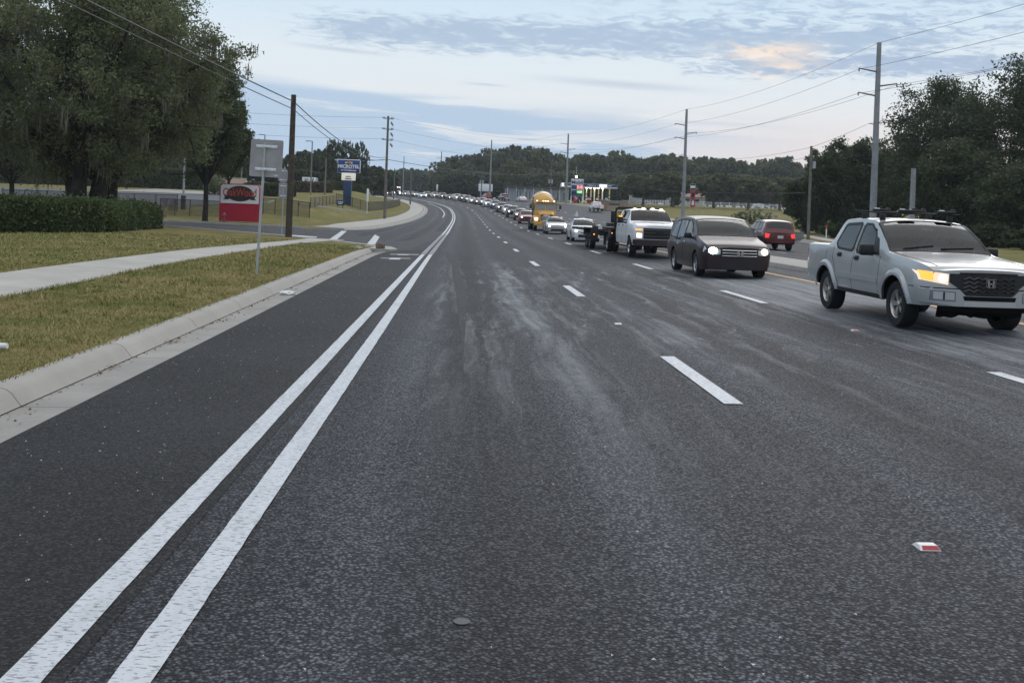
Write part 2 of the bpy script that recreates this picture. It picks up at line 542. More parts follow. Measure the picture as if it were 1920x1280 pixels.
def marking_mat(name, c, wear):
    m = bpy.data.materials.new(name); m.use_nodes = True
    t = NT(m.node_tree); b = m.node_tree.nodes['Principled BSDF']
    uv = t.n('ShaderNodeUVMap'); uv.uv_map = 'UVMap'
    mp = t.n('ShaderNodeMapping'); mp.inputs['Scale'].default_value = (0.55, 1.5, 1); t.l(uv.outputs[0], mp.inputs[0])
    n = t.noise(mp.outputs[0], 42, 4, 0.62)
    n2 = t.noise(uv.outputs[0], 3.0, 3, 0.6)
    mp2 = t.n('ShaderNodeMapping'); mp2.inputs['Scale'].default_value = (2.2, 0.5, 1); t.l(uv.outputs[0], mp2.inputs[0])
    n3 = t.ss(t.noise(mp2.outputs[0], 1.6, 6, 0.7), 0.46, 0.74)
    vo = t.n('ShaderNodeTexVoronoi'); vo.inputs['Scale'].default_value = 46; t.l(mp.outputs[0], vo.inputs['Vector'])
    pits = t.ss(t.math('ADD', n, t.math('MULTIPLY', vo.outputs['Distance'], 0.22)), 0.665, 0.76)
    col = t.mix(n2, tuple(x * 0.86 for x in c) + (1,), tuple(c) + (1,))
    col = t.mix(t.math('MULTIPLY', n3, 0.38), col, tuple(x * 0.5 for x in c) + (1,))
    col = t.mix(t.math('MULTIPLY', pits, wear), col, (0.14, 0.145, 0.15, 1))
    t.l(col, b.inputs['Base Color']); b.inputs['Roughness'].default_value = 0.6
    bp = t.n('ShaderNodeBump'); bp.inputs['Strength'].default_value = 0.6; bp.inputs['Distance'].default_value = 0.004
    t.l(t.math('SUBTRACT', 1.0, pits), bp.inputs['Height']); t.l(bp.outputs[0], b.inputs['Normal'])
    return m


def concrete_mat(name, c, joint=0.0, stain=0.3):
    m = bpy.data.materials.new(name); m.use_nodes = True
    t = NT(m.node_tree); b = m.node_tree.nodes['Principled BSDF']
    uv = t.n('ShaderNodeUVMap'); uv.uv_map = 'UVMap'
    sep = t.n('ShaderNodeSeparateXYZ'); t.l(uv.outputs[0], sep.inputs[0])
    n = t.noise(uv.outputs[0], 0.9, 7, 0.7); f = t.noise(uv.outputs[0], 60, 3, 0.6)
    col = t.mix(t.ss(n, 0.3, 0.7), tuple(x * (1 - stain) for x in c) + (1,), tuple(c) + (1,))
    col = t.mix(t.math('MULTIPLY', t.ss(f, 0.45, 0.7), 0.25), col, tuple(x * 0.6 for x in c) + (1,))
    if joint:
        fr = t.math('FRACT', t.math('DIVIDE', sep.outputs[1], joint))
        ln = t.math('LESS_THAN', fr, 0.018 / joint * 1.2)
        col = t.mix(t.math('MULTIPLY', ln, 0.8), col, tuple(x * 0.25 for x in c) + (1,))
        slab = t.n('ShaderNodeTexWhiteNoise', noise_dimensions='1D')
        t.l(t.math('FLOOR', t.math('DIVIDE', sep.outputs[1], joint)), slab.inputs['W'])
        col = t.mix(t.math('MULTIPLY', slab.outputs['Value'], 0.16), col, tuple(x * 0.55 for x in c) + (1,))
    t.l(col, b.inputs['Base Color']); b.inputs['Roughness'].default_value = 0.85; b.inputs['Specular IOR Level'].default_value = 0.25
    bp = t.n('ShaderNodeBump'); bp.inputs['Strength'].default_value = 0.25; bp.inputs['Distance'].default_value = 0.006
    t.l(f, bp.inputs['Height']); t.l(bp.outputs[0], b.inputs['Normal'])
    return m


def grass_color(t, scale=1.0):
    geo = t.n('ShaderNodeNewGeometry')
    n1 = t.noise(geo.outputs['Position'], 0.55, 5, 0.62)
    n2 = t.noise(geo.outputs['Position'], 3.5, 5, 0.65)
    n3 = t.noise(geo.outputs['Position'], 0.09, 3, 0.5)
    a = t.ss(t.math('ADD', t.math('MULTIPLY', n1, 0.55), t.math('MULTIPLY', n2, 0.45)), 0.36, 0.62)
    col = t.mix(a, (0.125 * scale, 0.138 * scale, 0.036 * scale, 1), (0.29 * scale, 0.225 * scale, 0.105 * scale, 1))
    col = t.mix(t.math('MULTIPLY', t.ss(n3, 0.4, 0.65), 0.5), col, (0.150 * scale, 0.158 * scale, 0.045 * scale, 1))
    return col, n2


def lawn_mat():
    m = bpy.data.materials.new('lawn'); m.use_nodes = True
    t = NT(m.node_tree); b = m.node_tree.nodes['Principled BSDF']
    col, n2 = grass_color(t, 1.0)
    geo = t.n('ShaderNodeNewGeometry')
    f = t.noise(geo.outputs['Position'], 28, 4, 0.7)
    col = t.mix(t.math('MULTIPLY', t.ss(f, 0.35, 0.7), 0.5), col, t.mix(1.0, col, (0.4, 0.42, 0.35, 1), 'MULTIPLY'))
    t.l(col, b.inputs['Base Color']); b.inputs['Roughness'].default_value = 0.95; b.inputs['Specular IOR Level'].default_value = 0.08
    bp = t.n('ShaderNodeBump'); bp.inputs['Strength'].default_value = 0.8; bp.inputs['Distance'].default_value = 0.05
    t.l(f, bp.inputs['Height']); t.l(bp.outputs[0], b.inputs['Normal'])
    return m


def blade_mat():
    m = bpy.data.materials.new('grass_blades'); m.use_nodes = True
    t = NT(m.node_tree); b = m.node_tree.nodes['Principled BSDF']
    col, _ = grass_color(t, 1.5)
    geo = t.n('ShaderNodeNewGeometry')
    r = geo.outputs['Random Per Island']
    col = t.mix(t.math('MULTIPLY', t.ss(r, 0.55, 1.0), 0.45), col, (0.30, 0.24, 0.12, 1))
    col = t.mix(t.math('MULTIPLY', t.ss(r, 0.35, 0.0), 0.4), col, (0.075, 0.085, 0.028, 1))
    t.l(col, b.inputs['Base Color']); b.inputs['Roughness'].default_value = 0.7; b.inputs['Specular IOR Level'].default_value = 0.2
    return m


ASPH = asphalt('asphalt', (0.024, 0.024, 0.0265), (0.132, 0.136, 0.148), 1.0, 0.9)
ASPH_DARK = asphalt('fresh_asphalt', (0.013, 0.0122, 0.0120), (0.040, 0.0375, 0.0370), 0.0, 0.4, (1.0, 0.985, 0.98))
ASPH_MID = asphalt('side_asphalt', (0.045, 0.045, 0.048), (0.115, 0.115, 0.12), 0.0, 0.3)
WHITE = marking_mat('white_marking', (0.60, 0.62, 0.65), 0.75)
YELLOW = marking_mat('yellow_marking', (0.62, 0.33, 0.09), 0.4)
CONC = concrete_mat('kerb_concrete', (0.40, 0.38, 0.345), 3.05, 0.16)
WALK = concrete_mat('sidewalk_concrete', (0.47, 0.445, 0.41), 1.55, 0.2)
GUT = concrete_mat('gutter_concrete', (0.36, 0.345, 0.32), 3.05, 0.25)
LAWN = lawn_mat()
BLADE = blade_mat()


def rows(y0, y1):
    out = []; y = y0
    while y < y1 - 0.01:
        out.append(y)
        y += 0.5 if y < 30 else 1.0 if y < 60 else 2.0 if y < 130 else 2.5 if y < 320 else 10 if y < 700 else 60
    out.append(y1); return out


def fval(f, y): return f(y) if callable(f) else f


def strip_verts(prof, ys):
    """prof: list of (d, up, u); each may be a function of y"""
    return [[pos(y, fval(d, y), fval(u, y)) for d, u in prof] for y in ys]


def strip(name, prof, y0, y1, m, kind='structure', ys=None, smooth=40, follow=None):
    ys = ys or rows(y0, y1)
    mb = MB(); n = len(prof)
    vs = []; uvs = []
    for y in ys:
        for d, u in prof:
            dd = fval(d, y)
            p = pos(y, dd, fval(u, y)) if follow is None else follow(y, dd, fval(u, y))
            vs.append(p); uvs.append((dd, y))
    fs = [(j * n + i, j * n + i + 1, (j + 1) * n + i + 1, (j + 1) * n + i) for j in range(len(ys) - 1) for i in range(n - 1)]
    me = bpy.data.meshes.new(name); me.from_pydata([tuple(v) for v in vs], [], fs); me.materials.append(m)
    ul = me.uv_layers.new(name='UVMap')
    li = np.zeros(len(me.loops), np.int32); me.loops.foreach_get('vertex_index', li)
    ul.data.foreach_set('uv', np.array(uvs, np.float32)[li].ravel())
    if smooth:
        me.polygons.foreach_set('use_smooth', [True] * len(me.polygons)); me.set_sharp_from_angle(angle=R_(smooth))
    o = link(name, me)
    if kind: o['kind'] = kind
    return o


def flat_poly(name, poly, fz, m, step=2.0, kind='structure'):
    """polygon in (x, y) laid over the terrain, with height fz(x, y)"""
    pts = []
    for i, a in enumerate(poly):
        b = poly[(i + 1) % len(poly)]
        k = max(1, int(math.dist(a, b) / step))
        pts += [(a[0] + (b[0] - a[0]) * j / k, a[1] + (b[1] - a[1]) * j / k) for j in range(k)]
    n = len(pts); edges = [(i, (i + 1) % n) for i in range(n)]
    xs = [p[0] for p in pts]; ys = [p[1] for p in pts]
    inner = [(x, y) for x in np.arange(min(xs), max(xs), step) for y in np.arange(min(ys), max(ys), step)]
    V, E_, F_, *_ = delaunay_2d_cdt([Vector(p) for p in pts + inner], edges, [list(range(n))], 1, 1e-5)
    me = bpy.data.meshes.new(name)
    me.from_pydata([(v.x, v.y, fz(v.x, v.y)) for v in V], [], [tuple(f) for f in F_]); me.materials.append(m)
    ul = me.uv_layers.new(name='UVMap')
    for l in me.loops: v = V[l.vertex_index]; ul.data[l.index].uv = (v.x, v.y)
    bm = bmesh.new(); bm.from_mesh(me); bmesh.ops.recalc_face_normals(bm, faces=bm.faces)
    if sum(f.normal.z for f in bm.faces) < 0: bmesh.ops.reverse_faces(bm, faces=bm.faces)
    bm.to_mesh(me); bm.free()
    me.polygons.foreach_set('use_smooth', [True] * len(me.polygons))
    o = link(name, me)
    if kind: o['kind'] = kind
    return o


def inside(poly, x, y):
    c = False; j = len(poly) - 1
    for i in range(len(poly)):
        xi, yi = poly[i]; xj, yj = poly[j]
        if (yi > y) != (yj > y) and x < (xj - xi) * (y - yi) / (yj - yi) + xi: c = not c
        j = i
    return c


NEAR_EDGE = [(-5.95, 46.9), (-6.7, 48.8), (-8.2, 51.2), (-10.4, 54.0), (-13.0, 57.6), (-17.5, 61.8), (-22.5, 66.5), (-30, 73.0), (-46, 83.0)]
FAR_EDGE = [(-46, 86.5), (-30, 85.3), (-20, 83.6), (-15.2, 82.8), (-13.6, 84.0)]
DRIVE = NEAR_EDGE + FAR_EDGE + [(-11.8, 92), (-5.0, 90), (-4.6, 46.5)]


def drive_z(x, y): return base(x, y) + max(0.0, raise_(x, y) - 0.15) + 0.008


# ---------------------------------------------------------------- ground sheet
def build_ground():
    qs = [0.0, 0.25, 0.5, 0.9, 1.4, 2.0, 2.7, 3.5, 4.4, 5.4, 6.5, 7.7, 9, 10.4, 12, 13.7, 15.5, 17.5, 20, 23, 27, 32, 38, 46, 56, 70, 90, 120, 160, 220, 320, 520]
    ys = []; y = -40.0
    while y < 2400:
        ys.append(y); y += 1.0 if 5 < y < 100 else 3 if y < 330 else 12 if y < 700 else 120
    vs = []; nrow = 0
    for y in ys:
        kl, kr = kerbL(y), kerbR(y); w = RW(y)
        row = []
        for q in reversed(qs):
            x = RX(y) + (kl - q) * w - 0.02
            z = base(x, y) + raise_(x, y)
            if inside(DRIVE, x, y): z = drive_z(x, y) - 0.12
            row.append((x, y, z))
        for d in (kl + 0.06, (kl + kr) / 2, kr - 0.06):
            x = RX(y) + d * w; row.append((x, y, base(x, y) - 0.14))
        for q in qs:
            x = RX(y) + (kr + q) * w + 0.02
            row.append((x, y, base(x, y) + raise_(x, y)))
        nrow = len(row); vs += row
    fs = [(j * nrow + i, j * nrow + i + 1, (j + 1) * nrow + i + 1, (j + 1) * nrow + i) for j in range(len(ys) - 1) for i in range(nrow - 1)]
    me = bpy.data.meshes.new('ground'); me.from_pydata(vs, [], fs); me.materials.append(LAWN)
    me.polygons.foreach_set('use_smooth', [True] * len(me.polygons)); me.set_sharp_from_angle(angle=R_(25))
    tag(link('ground', me), kind='structure')


build_ground()

# carriageway
gutL = lambda y: kerbL(y) + 0.0
strip('road', [(lambda y: kerbL(y) + 0.05, 0), (-1.0, 0), (0, 0), (2, 0), (3.6, 0), (5.5, 0), (7.3, 0), (9, 0), (11.5, 0), (12.2, 0), (14.3, 0), (18, 0), (22, 0), (lambda y: kerbR(y) - 0.02, 0)], -40, 900, ASPH)
strip('bike_lane', [(lambda y: kerbL(y) + 0.6, 0.004), (-1.2, 0.004), (-0.33, 0.004)], -40, 47, ASPH_DARK)
strip('turn_lane', [(lambda y: kerbL(y) + 0.6, 0.004), (-3, 0.004), (-0.7, 0.004)], 88, 420, ASPH_DARK)
flat_poly('driveway', DRIVE, drive_z, ASPH_MID, 1.5)

# kerbs and gutters along the left side
kerb_prof = lambda: [(lambda y: kerbL(y) + 0.17, 0.012), (lambda y: kerbL(y) + 0.15, 0.03), (lambda y: kerbL(y) + 0.08, 0.12), (lambda y: kerbL(y) + 0.03, 0.155), (lambda y: kerbL(y) - 0.02, 0.168), (lambda y: kerbL(y) - 0.15, 0.172), (lambda y: kerbL(y) - 0.19, 0.165), (lambda y: kerbL(y) - 0.2, 0.0)]
LEFTNEAR = hermite([-80, 46, 47.5], [0, 0, 0])
# the near kerb face stands 0.7 m inside kerbL's lawn edge line so the gutter pan comes first
strip('gutter', [(lambda y: kerbL(y) + 0.62, 0.006), (lambda y: kerbL(y) + 0.17, 0.003)], -40, 46.6, GUT)
strip('kerb', kerb_prof(), -40, 46.8, CONC)
strip('gutter', [(lambda y: kerbL(y) + 0.62, 0.008), (lambda y: kerbL(y) + 0.17, 0.006)], 86, 420, GUT)
strip('kerb', kerb_prof(), 84.5, 420, CONC)
# right-hand kerb and sidewalk on the far side
strip('kerb', [(lambda y: kerbR(y) - 0.5, 0.008), (lambda y: kerbR(y) - 0.12, 0.01), (lambda y: kerbR(y) - 0.08, 0.15), (lambda y: kerbR(y) + 0.15, 0.165), (lambda y: kerbR(y) + 0.16, 0.0)], 8, 420, CONC)


def follow_ground(y, d, up):
    x = RX(y) + d * RW(y); return Vector((x, y, GZ(x, y) + up))


strip('sidewalk', [(lambda y: kerbR(y) + 1.6, 0.03), (lambda y: kerbR(y) + 3.2, 0.03)], 60, 400, WALK, follow=follow_ground)
# median
strip('median', [(12.2, 0.0), (12.24, 0.13), (12.32, 0.15), (14.2, 0.16), (14.3, 0.13), (14.34, 0.0)], 24, 150, CONC)

swR = hermite([-80, 17, 27, 38, 47, 52.5, 54.5], [-6.3, -6.35, -6.6, -6.35, -5.9, -5.2, -4.6])
swL = hermite([-80, 22, 33, 44, 50, 54.5], [-8.5, -8.5, -8.3, -7.4, -6.8, -6.6])
strip('sidewalk', [(swL, 0.0), (lambda y: swL(y) + 0.01, 0.03), (lambda y: (swL(y) + swR(y)) / 2, 0.034), (lambda y: swR(y) - 0.01, 0.03), (swR, 0.0)], -40, 53.6, WALK, follow=follow_ground)
strip('sidewalk', [(lambda y: kerbL(y) - 2.7 - 1.2 * sstep(150, 100, y) * sstep(84, 100, y), 0.0), (lambda y: kerbL(y) - 2.69 - 1.2 * sstep(150, 100, y) * sstep(84, 100, y), 0.035), (lambda y: kerbL(y) - 0.3, 0.035), (lambda y: kerbL(y) - 0.29, 0.0)], 84.5, 400, WALK, follow=follow_ground)


def kerb_path(name, pts, w=0.32, h=0.17, m=CONC, fz=None):
    """kerb along a path over the ground"""
    P = [Vector((x, y, (fz or drive_z)(x, y))) for x, y in pts]
    Q = []
    for i in range(len(P) - 1):
        k = max(1, int((P[i + 1] - P[i]).length / 1.0))
        for j in range(k):
            x, y = P[i].x + (P[i + 1].x - P[i].x) * j / k, P[i].y + (P[i + 1].y - P[i].y) * j / k
            Q.append(Vector((x, y, (fz or drive_z)(x, y))))
    Q.append(P[-1])
    vs = []; uv = []; L = 0
    for i, p in enumerate(Q):
        t = (Q[min(i + 1, len(Q) - 1)] - Q[max(i - 1, 0)]); t.z = 0; t.normalize()
        n = Vector((-t.y, t.x, 0))
        if i: L += (Q[i] - Q[i - 1]).length
        for o, z in ((-w / 2 - .02, -0.12), (-w / 2, h - 0.03), (-w / 2 + .03, h), (w / 2 - .03, h), (w / 2, h - 0.03), (w / 2 + .02, -0.12)):
            vs.append(p + n * o + Vector((0, 0, z))); uv.append((o, L))
    k = 6
    fs = [(j * k + i, j * k + i + 1, (j + 1) * k + i + 1, (j + 1) * k + i) for j in range(len(Q) - 1) for i in range(k - 1)]
    fs += [tuple(range(k)), tuple((len(Q) - 1) * k + i for i in range(k - 1, -1, -1))]
    me = bpy.data.meshes.new(name); me.from_pydata([tuple(v) for v in vs], [], fs); me.materials.append(m)
    ul = me.uv_layers.new(name='UVMap')
    for l in me.loops: ul.data[l.index].uv = uv[l.vertex_index]
    bm = bmesh.new(); bm.from_mesh(me); bmesh.ops.recalc_face_normals(bm, faces=bm.faces); bm.to_mesh(me); bm.free()
    return tag(link(name, me), kind='structure')


kerb_path('kerb', NEAR_EDGE, 0.34)
kerb_path('kerb', FAR_EDGE, 0.34)
# concrete nose where the street kerb turns into the driveway
_ap = [(-6.3, 43.6), (-5.75, 43.6), (-5.2, 45.0), (-5.0, 46.0), (-5.4, 47.2), (-6.1, 47.6), (-6.9, 46.8), (-6.9, 45.0)]
_mb = MB(); _mb.prism(_ap, lambda x, y, h: Vector((x, y, base(x, y) + (0.175 - 0.10 * sstep(-5.7, -5.0, x) if h else -0.12))), 1)
_o = _mb.build('kerb_apron', CONC, None, 0); tag(_o, kind='structure'); _ul = _o.data.uv_layers.new(name='UVMap')
for _l in _o.data.loops: _v = _o.data.vertices[_l.vertex_index].co; _ul.data[_l.index].uv = (_v.x, _v.y)


# ---------------------------------------------------------------- markings
def mark(poly_rows, m=WHITE, name='lane_marking', up=0.009):
    """poly_rows: list of (y, d0, d1)"""
    vs = []; uv = []
    for y, a, b in poly_rows:
        for d in (a, b): vs.append(pos(y, d, up)); uv.append((d, y))
    fs = [(2 * i, 2 * i + 1, 2 * i + 3, 2 * i + 2) for i in range(len(poly_rows) - 1)]
    me = bpy.data.meshes.new(name); me.from_pydata([tuple(v) for v in vs], [], fs); me.materials.append(m)
    ul = me.uv_layers.new(name='UVMap')
    for l in me.loops: ul.data[l.index].uv = uv[l.vertex_index]
    return tag(link(name, me), kind='structure')


lw = 0.16
gapf = hermite([-80, 8, 42, 100, 400], [-0.57, -0.565, -0.47, -0.45, -0.45])
for y0, y1 in ((-8, 42.3), (78, 330)):
    ys = rows(y0, y1) if y0 > 0 else [-8 + .16 * i for i in range(144)] + rows(15, y1)
    _rg = random.Random(int(y0)); jt = lambda y: _rg.uniform(-.003, .003) if y < 16 else 0.0
    mark([(y, -lw + jt(y), jt(y)) for y in ys]); mark([(y, gapf(y) + jt(y), gapf(y) + lw + jt(y)) for y in ys])
y = 43.0
while y < 77:
    mark([(y, -lw - .02, .02), (y + 0.62, -lw - .02, .02)]); mark([(y, gapf(y) - .02, gapf(y) + lw + .02), (y + 0.62, gapf(y) - .02, gapf(y) + lw + .02)])
    y += 1.25
for k in range(-1, 22):
    y = 9.75 + 12.35 * k
    if y < 260 and y > 0: mark([(y + j * .8, 3.60, 3.78) for j in range(5)])
    y = 21.0 + 12.4 * (k - 1)
    if 4 < y < 260: mark([(y + j * .85, 7.18, 7.35) for j in range(5)])
mark([(y, 10.52, 10.67) for y in rows(6, 300)], YELLOW)
# opposing lanes
for k in range(0, 20):
    for d in (17.9, 21.6): mark([(30 + 12 * k + j * 1.0, d, d + .16) for j in range(4)])
mark([(y, 14.75, 14.9) for y in rows(30, 200)], YELLOW)
# driveway crossing: two broad white bars
for (ax, ay, bx, by) in ((-9.6, 55.5, -13.1, 81.5), (-7.2, 53.5, -10.7, 85.0)):
    vs = []; n = 14
    for i in range(n + 1):
        t = i / n; x = ax + (bx - ax) * t; y = ay + (by - ay) * t
        for o in (-0.21, 0.21): vs.append((x + o, y, max(drive_z(x + o, y), base(x + o, y)) + 0.012))
    me = bpy.data.meshes.new('crossing_marking'); me.from_pydata(vs, [], [(2 * i, 2 * i + 1, 2 * i + 3, 2 * i + 2) for i in range(n)]); me.materials.append(WHITE)
    me.uv_layers.new(name='UVMap')
    for l in me.loops: me.uv_layers[0].data[l.index].uv = (vs[l.vertex_index][0], vs[l.vertex_index][1])
    tag(link('crossing_marking', me), kind='structure')
# stop bar by the wooden pole
flat_poly('stop_marking', [(-13.0, 61.0), (-11.3, 60.2), (-11.6, 62.4), (-13.4, 63.6)], lambda x, y: drive_z(x, y) + 0.012, WHITE, 3)
# turn lane hatching beyond the driveway


def mark_px(pts, w=0.15):
    """a painted line through picture points lying on the street"""
    out = []
    for px, py in pts:
        p = hit(px, py, lawn=False); out.append((p.y, p.x - RX(p.y)))
    return out


def line_yd(pts, w):
    ys = [p[0] for p in pts]
    f = hermite(*zip(*sorted(pts))) if len(pts) > 1 else None
    yy = rows(min(ys), max(ys))
    mark([(y, f(y) / RW(y) - w / 2, f(y) / RW(y) + w / 2) for y in yy], up=0.011)


line_yd(mark_px([(798, 431), (822, 416)]), 0.16)
line_yd(mark_px([(830, 408), (833, 400), (828, 393), (818, 387), (802, 381)]), 0.17)
for x0, x1, py in ((755, 793, 427), (777, 808, 417), (804, 825, 406.5), (806, 825, 398.5), (804, 820, 391)):
    p = hit((x0 + x1) / 2, py, lawn=False); s = p.y / FPX
    d = p.x - RX(p.y); hw = (x1 - x0) / 2 * s
    k = 0.35 if p.y < 160 else 0.45
    mark([(p.y - k, (d - hw), (d + hw)), (p.y + k, d - hw, d + hw)], up=0.011)
# cycle symbol and arrow in the bike lane
for px, py, parts in ((757, 477.5, [(-.55, -.22, -.2, .2), (-.22, .22, -.55, .25), (.22, .62, -.2, .2)]), (741, 485.5, [(-.55, -.2, .1, .45), (-.2, .2, -.6, .6), (.2, .55, .1, .45)])):
    p = hit(px, py, lawn=False); d = p.x - RX(p.y)
    for a, b, c, e in parts: mark([(p.y + c, d + a, d + b), (p.y + e, d + a, d + b)], up=0.011)
# dark tyre mark curving out of the double line
tm = [(y, 0.62 + 0.35 * sstep(44, 34, y) + 0.18 * sstep(34, 20, y) - 1.0 * sstep(43, 49, y)) for y in [10 + i * 0.8 for i in range(49)]]
TM = asphalt('tyre_rubber_mark', (0.022, 0.022, 0.024), (0.062, 0.062, 0.066), 0.0, 0.3)
mark([(y, d - 0.11 * sstep(9.5, 24, y), d + 0.11 * sstep(9.5, 24, y)) for y, d in tm], TM, 'tyre_mark', 0.005)


# ---------------------------------------------------------------- grass blades
def build_grass():
    rng = np.random.default_rng(5)
    P = []
    def scatter(y0, y1, fa, fb, dens, h, w):
        area = (y1 - y0) * (fb((y0 + y1) / 2) - fa((y0 + y1) / 2))
        n = int(area * dens)
        ys = rng.uniform(y0, y1, n); u = rng.uniform(0, 1, n)
        for i in range(n):
            y = ys[i]; a, b = fa(y), fb(y)
            d = a + (b - a) * u[i]
            x = RX(y) + d * RW(y)
            P.append((x, y, GZ(x, y), h, w))
    kb = lambda y: kerbL(y) - 0.17
    lawnL = lambda y: max(swL(y) - 15, -23 - 0.1 * y)
    for y0, y1, dn, h, w in ((6.5, 12, 1700, .033, .005), (12, 18, 1000, .037, .007), (18, 26, 520, .04, .010), (26, 36, 230, .055, .016), (36, 46.4, 140, .055, .022)):
        scatter(y0, y1, lambda y: swR(y) + 0.0, kb, dn, h, w)
    for y0, y1, dn, h, w in ((17, 26, 260, .05, .012), (26, 36, 120, .055, .02), (36, 50, 60, .06, .03)):
        scatter(y0, y1, lawnL, lambda y: swL(y), dn, h, w)
    # longer tufts over the kerb edge and along the walk
    for y0, y1, dn in ((6.5, 20, 130), (20, 46, 60)):
        scatter(y0, y1, lambda y: kerbL(y) - 0.24, lambda y: kerbL(y) - 0.10, dn * 6, .07, .009)
        scatter(y0, y1, lambda y: swR(y) - 0.05, lambda y: swR(y) + 0.12, dn * 5, .075, .009)
        scatter(max(y0, 18), y1, lambda y: swL(y) - 0.12, lambda y: swL(y) + 0.04, dn * 4, .075, .011)
    for i in range(420):      # weeds and longer tufts
        y = 6.5 + 40 * rng.uniform() ** 1.5; a, b2 = (swR(y), kb(y)) if rng.uniform() < .7 else (swL(y) - 9, swL(y))
        d = a + (b2 - a) * rng.uniform(); x0 = RX(y) + d * RW(y)
        for k in range(14):
            x = x0 + rng.normal(0, .05); yy = y + rng.normal(0, .05); P.append((x, yy, GZ(x, yy), .10, .006 + .0004 * y))
    P = np.array(P); n = len(P)
    keep = np.array([not inside(DRIVE, P[i, 0] , P[i, 1]) for i in range(n)])
    # thin patches
    P = P[keep]; n = len(P)
    ang = rng.uniform(0, 2 * np.pi, n); h = P[:, 3] * rng.uniform(0.45, 1.35, n); w = P[:, 4] * rng.uniform(.7, 1.4, n)
    lean = rng.normal(0, .55, (n, 2)) * h[:, None]
    dx = np.cos(ang) * w; dy = np.sin(ang) * w
    b = P[:, :3]; b[:, 2] -= 0.005
    v0 = b + np.stack([-dx, -dy, 0 * dx], 1); v1 = b + np.stack([dx, dy, 0 * dx], 1)
    v2 = b + np.stack([lean[:, 0], lean[:, 1], h], 1)
    V = np.stack([v0, v1, v2], 1).reshape(-1, 3)
    tag(link('grass', np_mesh('grass', V, 3, BLADE)), kind='stuff')


build_grass()

# ---------------------------------------------------------------- vehicles
TYRE = mat('tyre_rubber', (0.016, 0.016, 0.017), 0.75, spec=0.3, bump=0.15, bscale=60)
RIM = mat('alloy_rim', (0.42, 0.42, 0.43), 0.32, 0.9)
RIMD = mat('dark_alloy', (0.06, 0.06, 0.062), 0.4, 0.7)
BLACKP = mat('black_plastic', (0.018, 0.018, 0.019), 0.55, spec=0.35)
UNDER = mat('underbody', (0.008, 0.008, 0.008), 0.9, spec=0.1)
CHROME = mat('chrome', (0.75, 0.76, 0.77), 0.12, 1.0)
SEAM = mat('panel_gap', (0.012, 0.012, 0.013), 0.8, spec=0.1)


def glass_mat(name, c, rough=0.04):
    m = mat(name, c, rough, 0.0, 0.42)
    return m


GLASS = glass_mat('car_glass', (0.020, 0.024, 0.027))
GLASS_CLEAR = bpy.data.materials.new('clear_car_glass'); GLASS_CLEAR.use_nodes = True
_t = NT(GLASS_CLEAR.node_tree); _t.t.nodes.clear()
_tr = _t.n('ShaderNodeBsdfTransparent'); _tr.inputs[0].default_value = (.50, .54, .55, 1)
_gl = _t.n('ShaderNodeBsdfGlossy'); _gl.inputs['Roughness'].default_value = 0.02; _gl.inputs[0].default_value = (.9, .93, .95, 1)
_fr = _t.n('ShaderNodeFresnel'); _fr.inputs[0].default_value = 1.47
_mx = _t.n('ShaderNodeMixShader'); _t.l(_fr.outputs[0], _mx.inputs[0]); _t.l(_tr.outputs[0], _mx.inputs[1]); _t.l(_gl.outputs[0], _mx.inputs[2])
_ou = _t.n('ShaderNodeOutputMaterial'); _t.l(_mx.outputs[0], _ou.inputs[0])
GLASS_SIDE = glass_mat('side_glass', (0.075, 0.085, 0.093))
LAMP_LENS = mat('lamp_lens', (0.55, 0.56, 0.57), 0.15, 0.3)


def lamp(name, c, s, basec=(0.8, 0.8, 0.8)):
    return mat(name, basec, 0.2, emit=c, estr=s)


HEAD = lamp('headlight_lit', (1.0, 0.84, 0.58), 4.0)
HEADW = lamp('headlight_white', (1.0, 0.97, 0.92), 40.0)
HEADF = lamp('headlight_far', (1.0, 0.88, 0.70), 8.0)
HEADG = lamp('headlight_glow', (1.0, 0.62, 0.26), 0.62)
AMBER = lamp('amber_lamp', (1.0, 0.40, 0.06), 1.25, (0.6, 0.25, 0.03))
MARKER = lamp('marker_lamp', (1.0, 0.72, 0.35), 6.0)
TAIL = lamp('tail_lamp', (1.0, 0.06, 0.05), 0.8, (0.35, 0.01, 0.01))
TAILOFF = mat('tail_lens', (0.28, 0.012, 0.012), 0.2)


def paint(name, c, rough=0.28, metal=0.0, coat=0.6):
    return mat(name, c, rough, metal, 0.5, coat=coat, var=0.06, vscale=1.5)


P_SILVER = paint('silver_paint', (0.40, 0.405, 0.405), 0.32, 0.2)
P_MAROON = mat('dark_maroon_paint', (0.030, 0.018, 0.022), 0.30, spec=0.32, coat=0.04)
P_WHITE = paint('white_paint', (0.72, 0.73, 0.74), 0.35)
P_RED = paint('red_paint', (0.23, 0.016, 0.02), 0.3)
P_WINE = paint('wine_red_paint', (0.085, 0.006, 0.012), 0.25, 0.2)
P_BLACK = paint('black_paint', (0.012, 0.012, 0.013), 0.25)
P_GREY = paint('grey_paint', (0.12, 0.125, 0.13), 0.3, 0.3)
P_BLUE = paint('blue_paint', (0.06, 0.10, 0.20), 0.3, 0.2)
P_BROWN = paint('brown_paint', (0.12, 0.055, 0.035), 0.3, 0.2)
P_YELLOW = paint('mixer_yellow', (0.62, 0.33, 0.055), 0.4, 0.0, 0.3)
P_TAN = paint('tan_paint', (0.30, 0.27, 0.23), 0.3, 0.2)


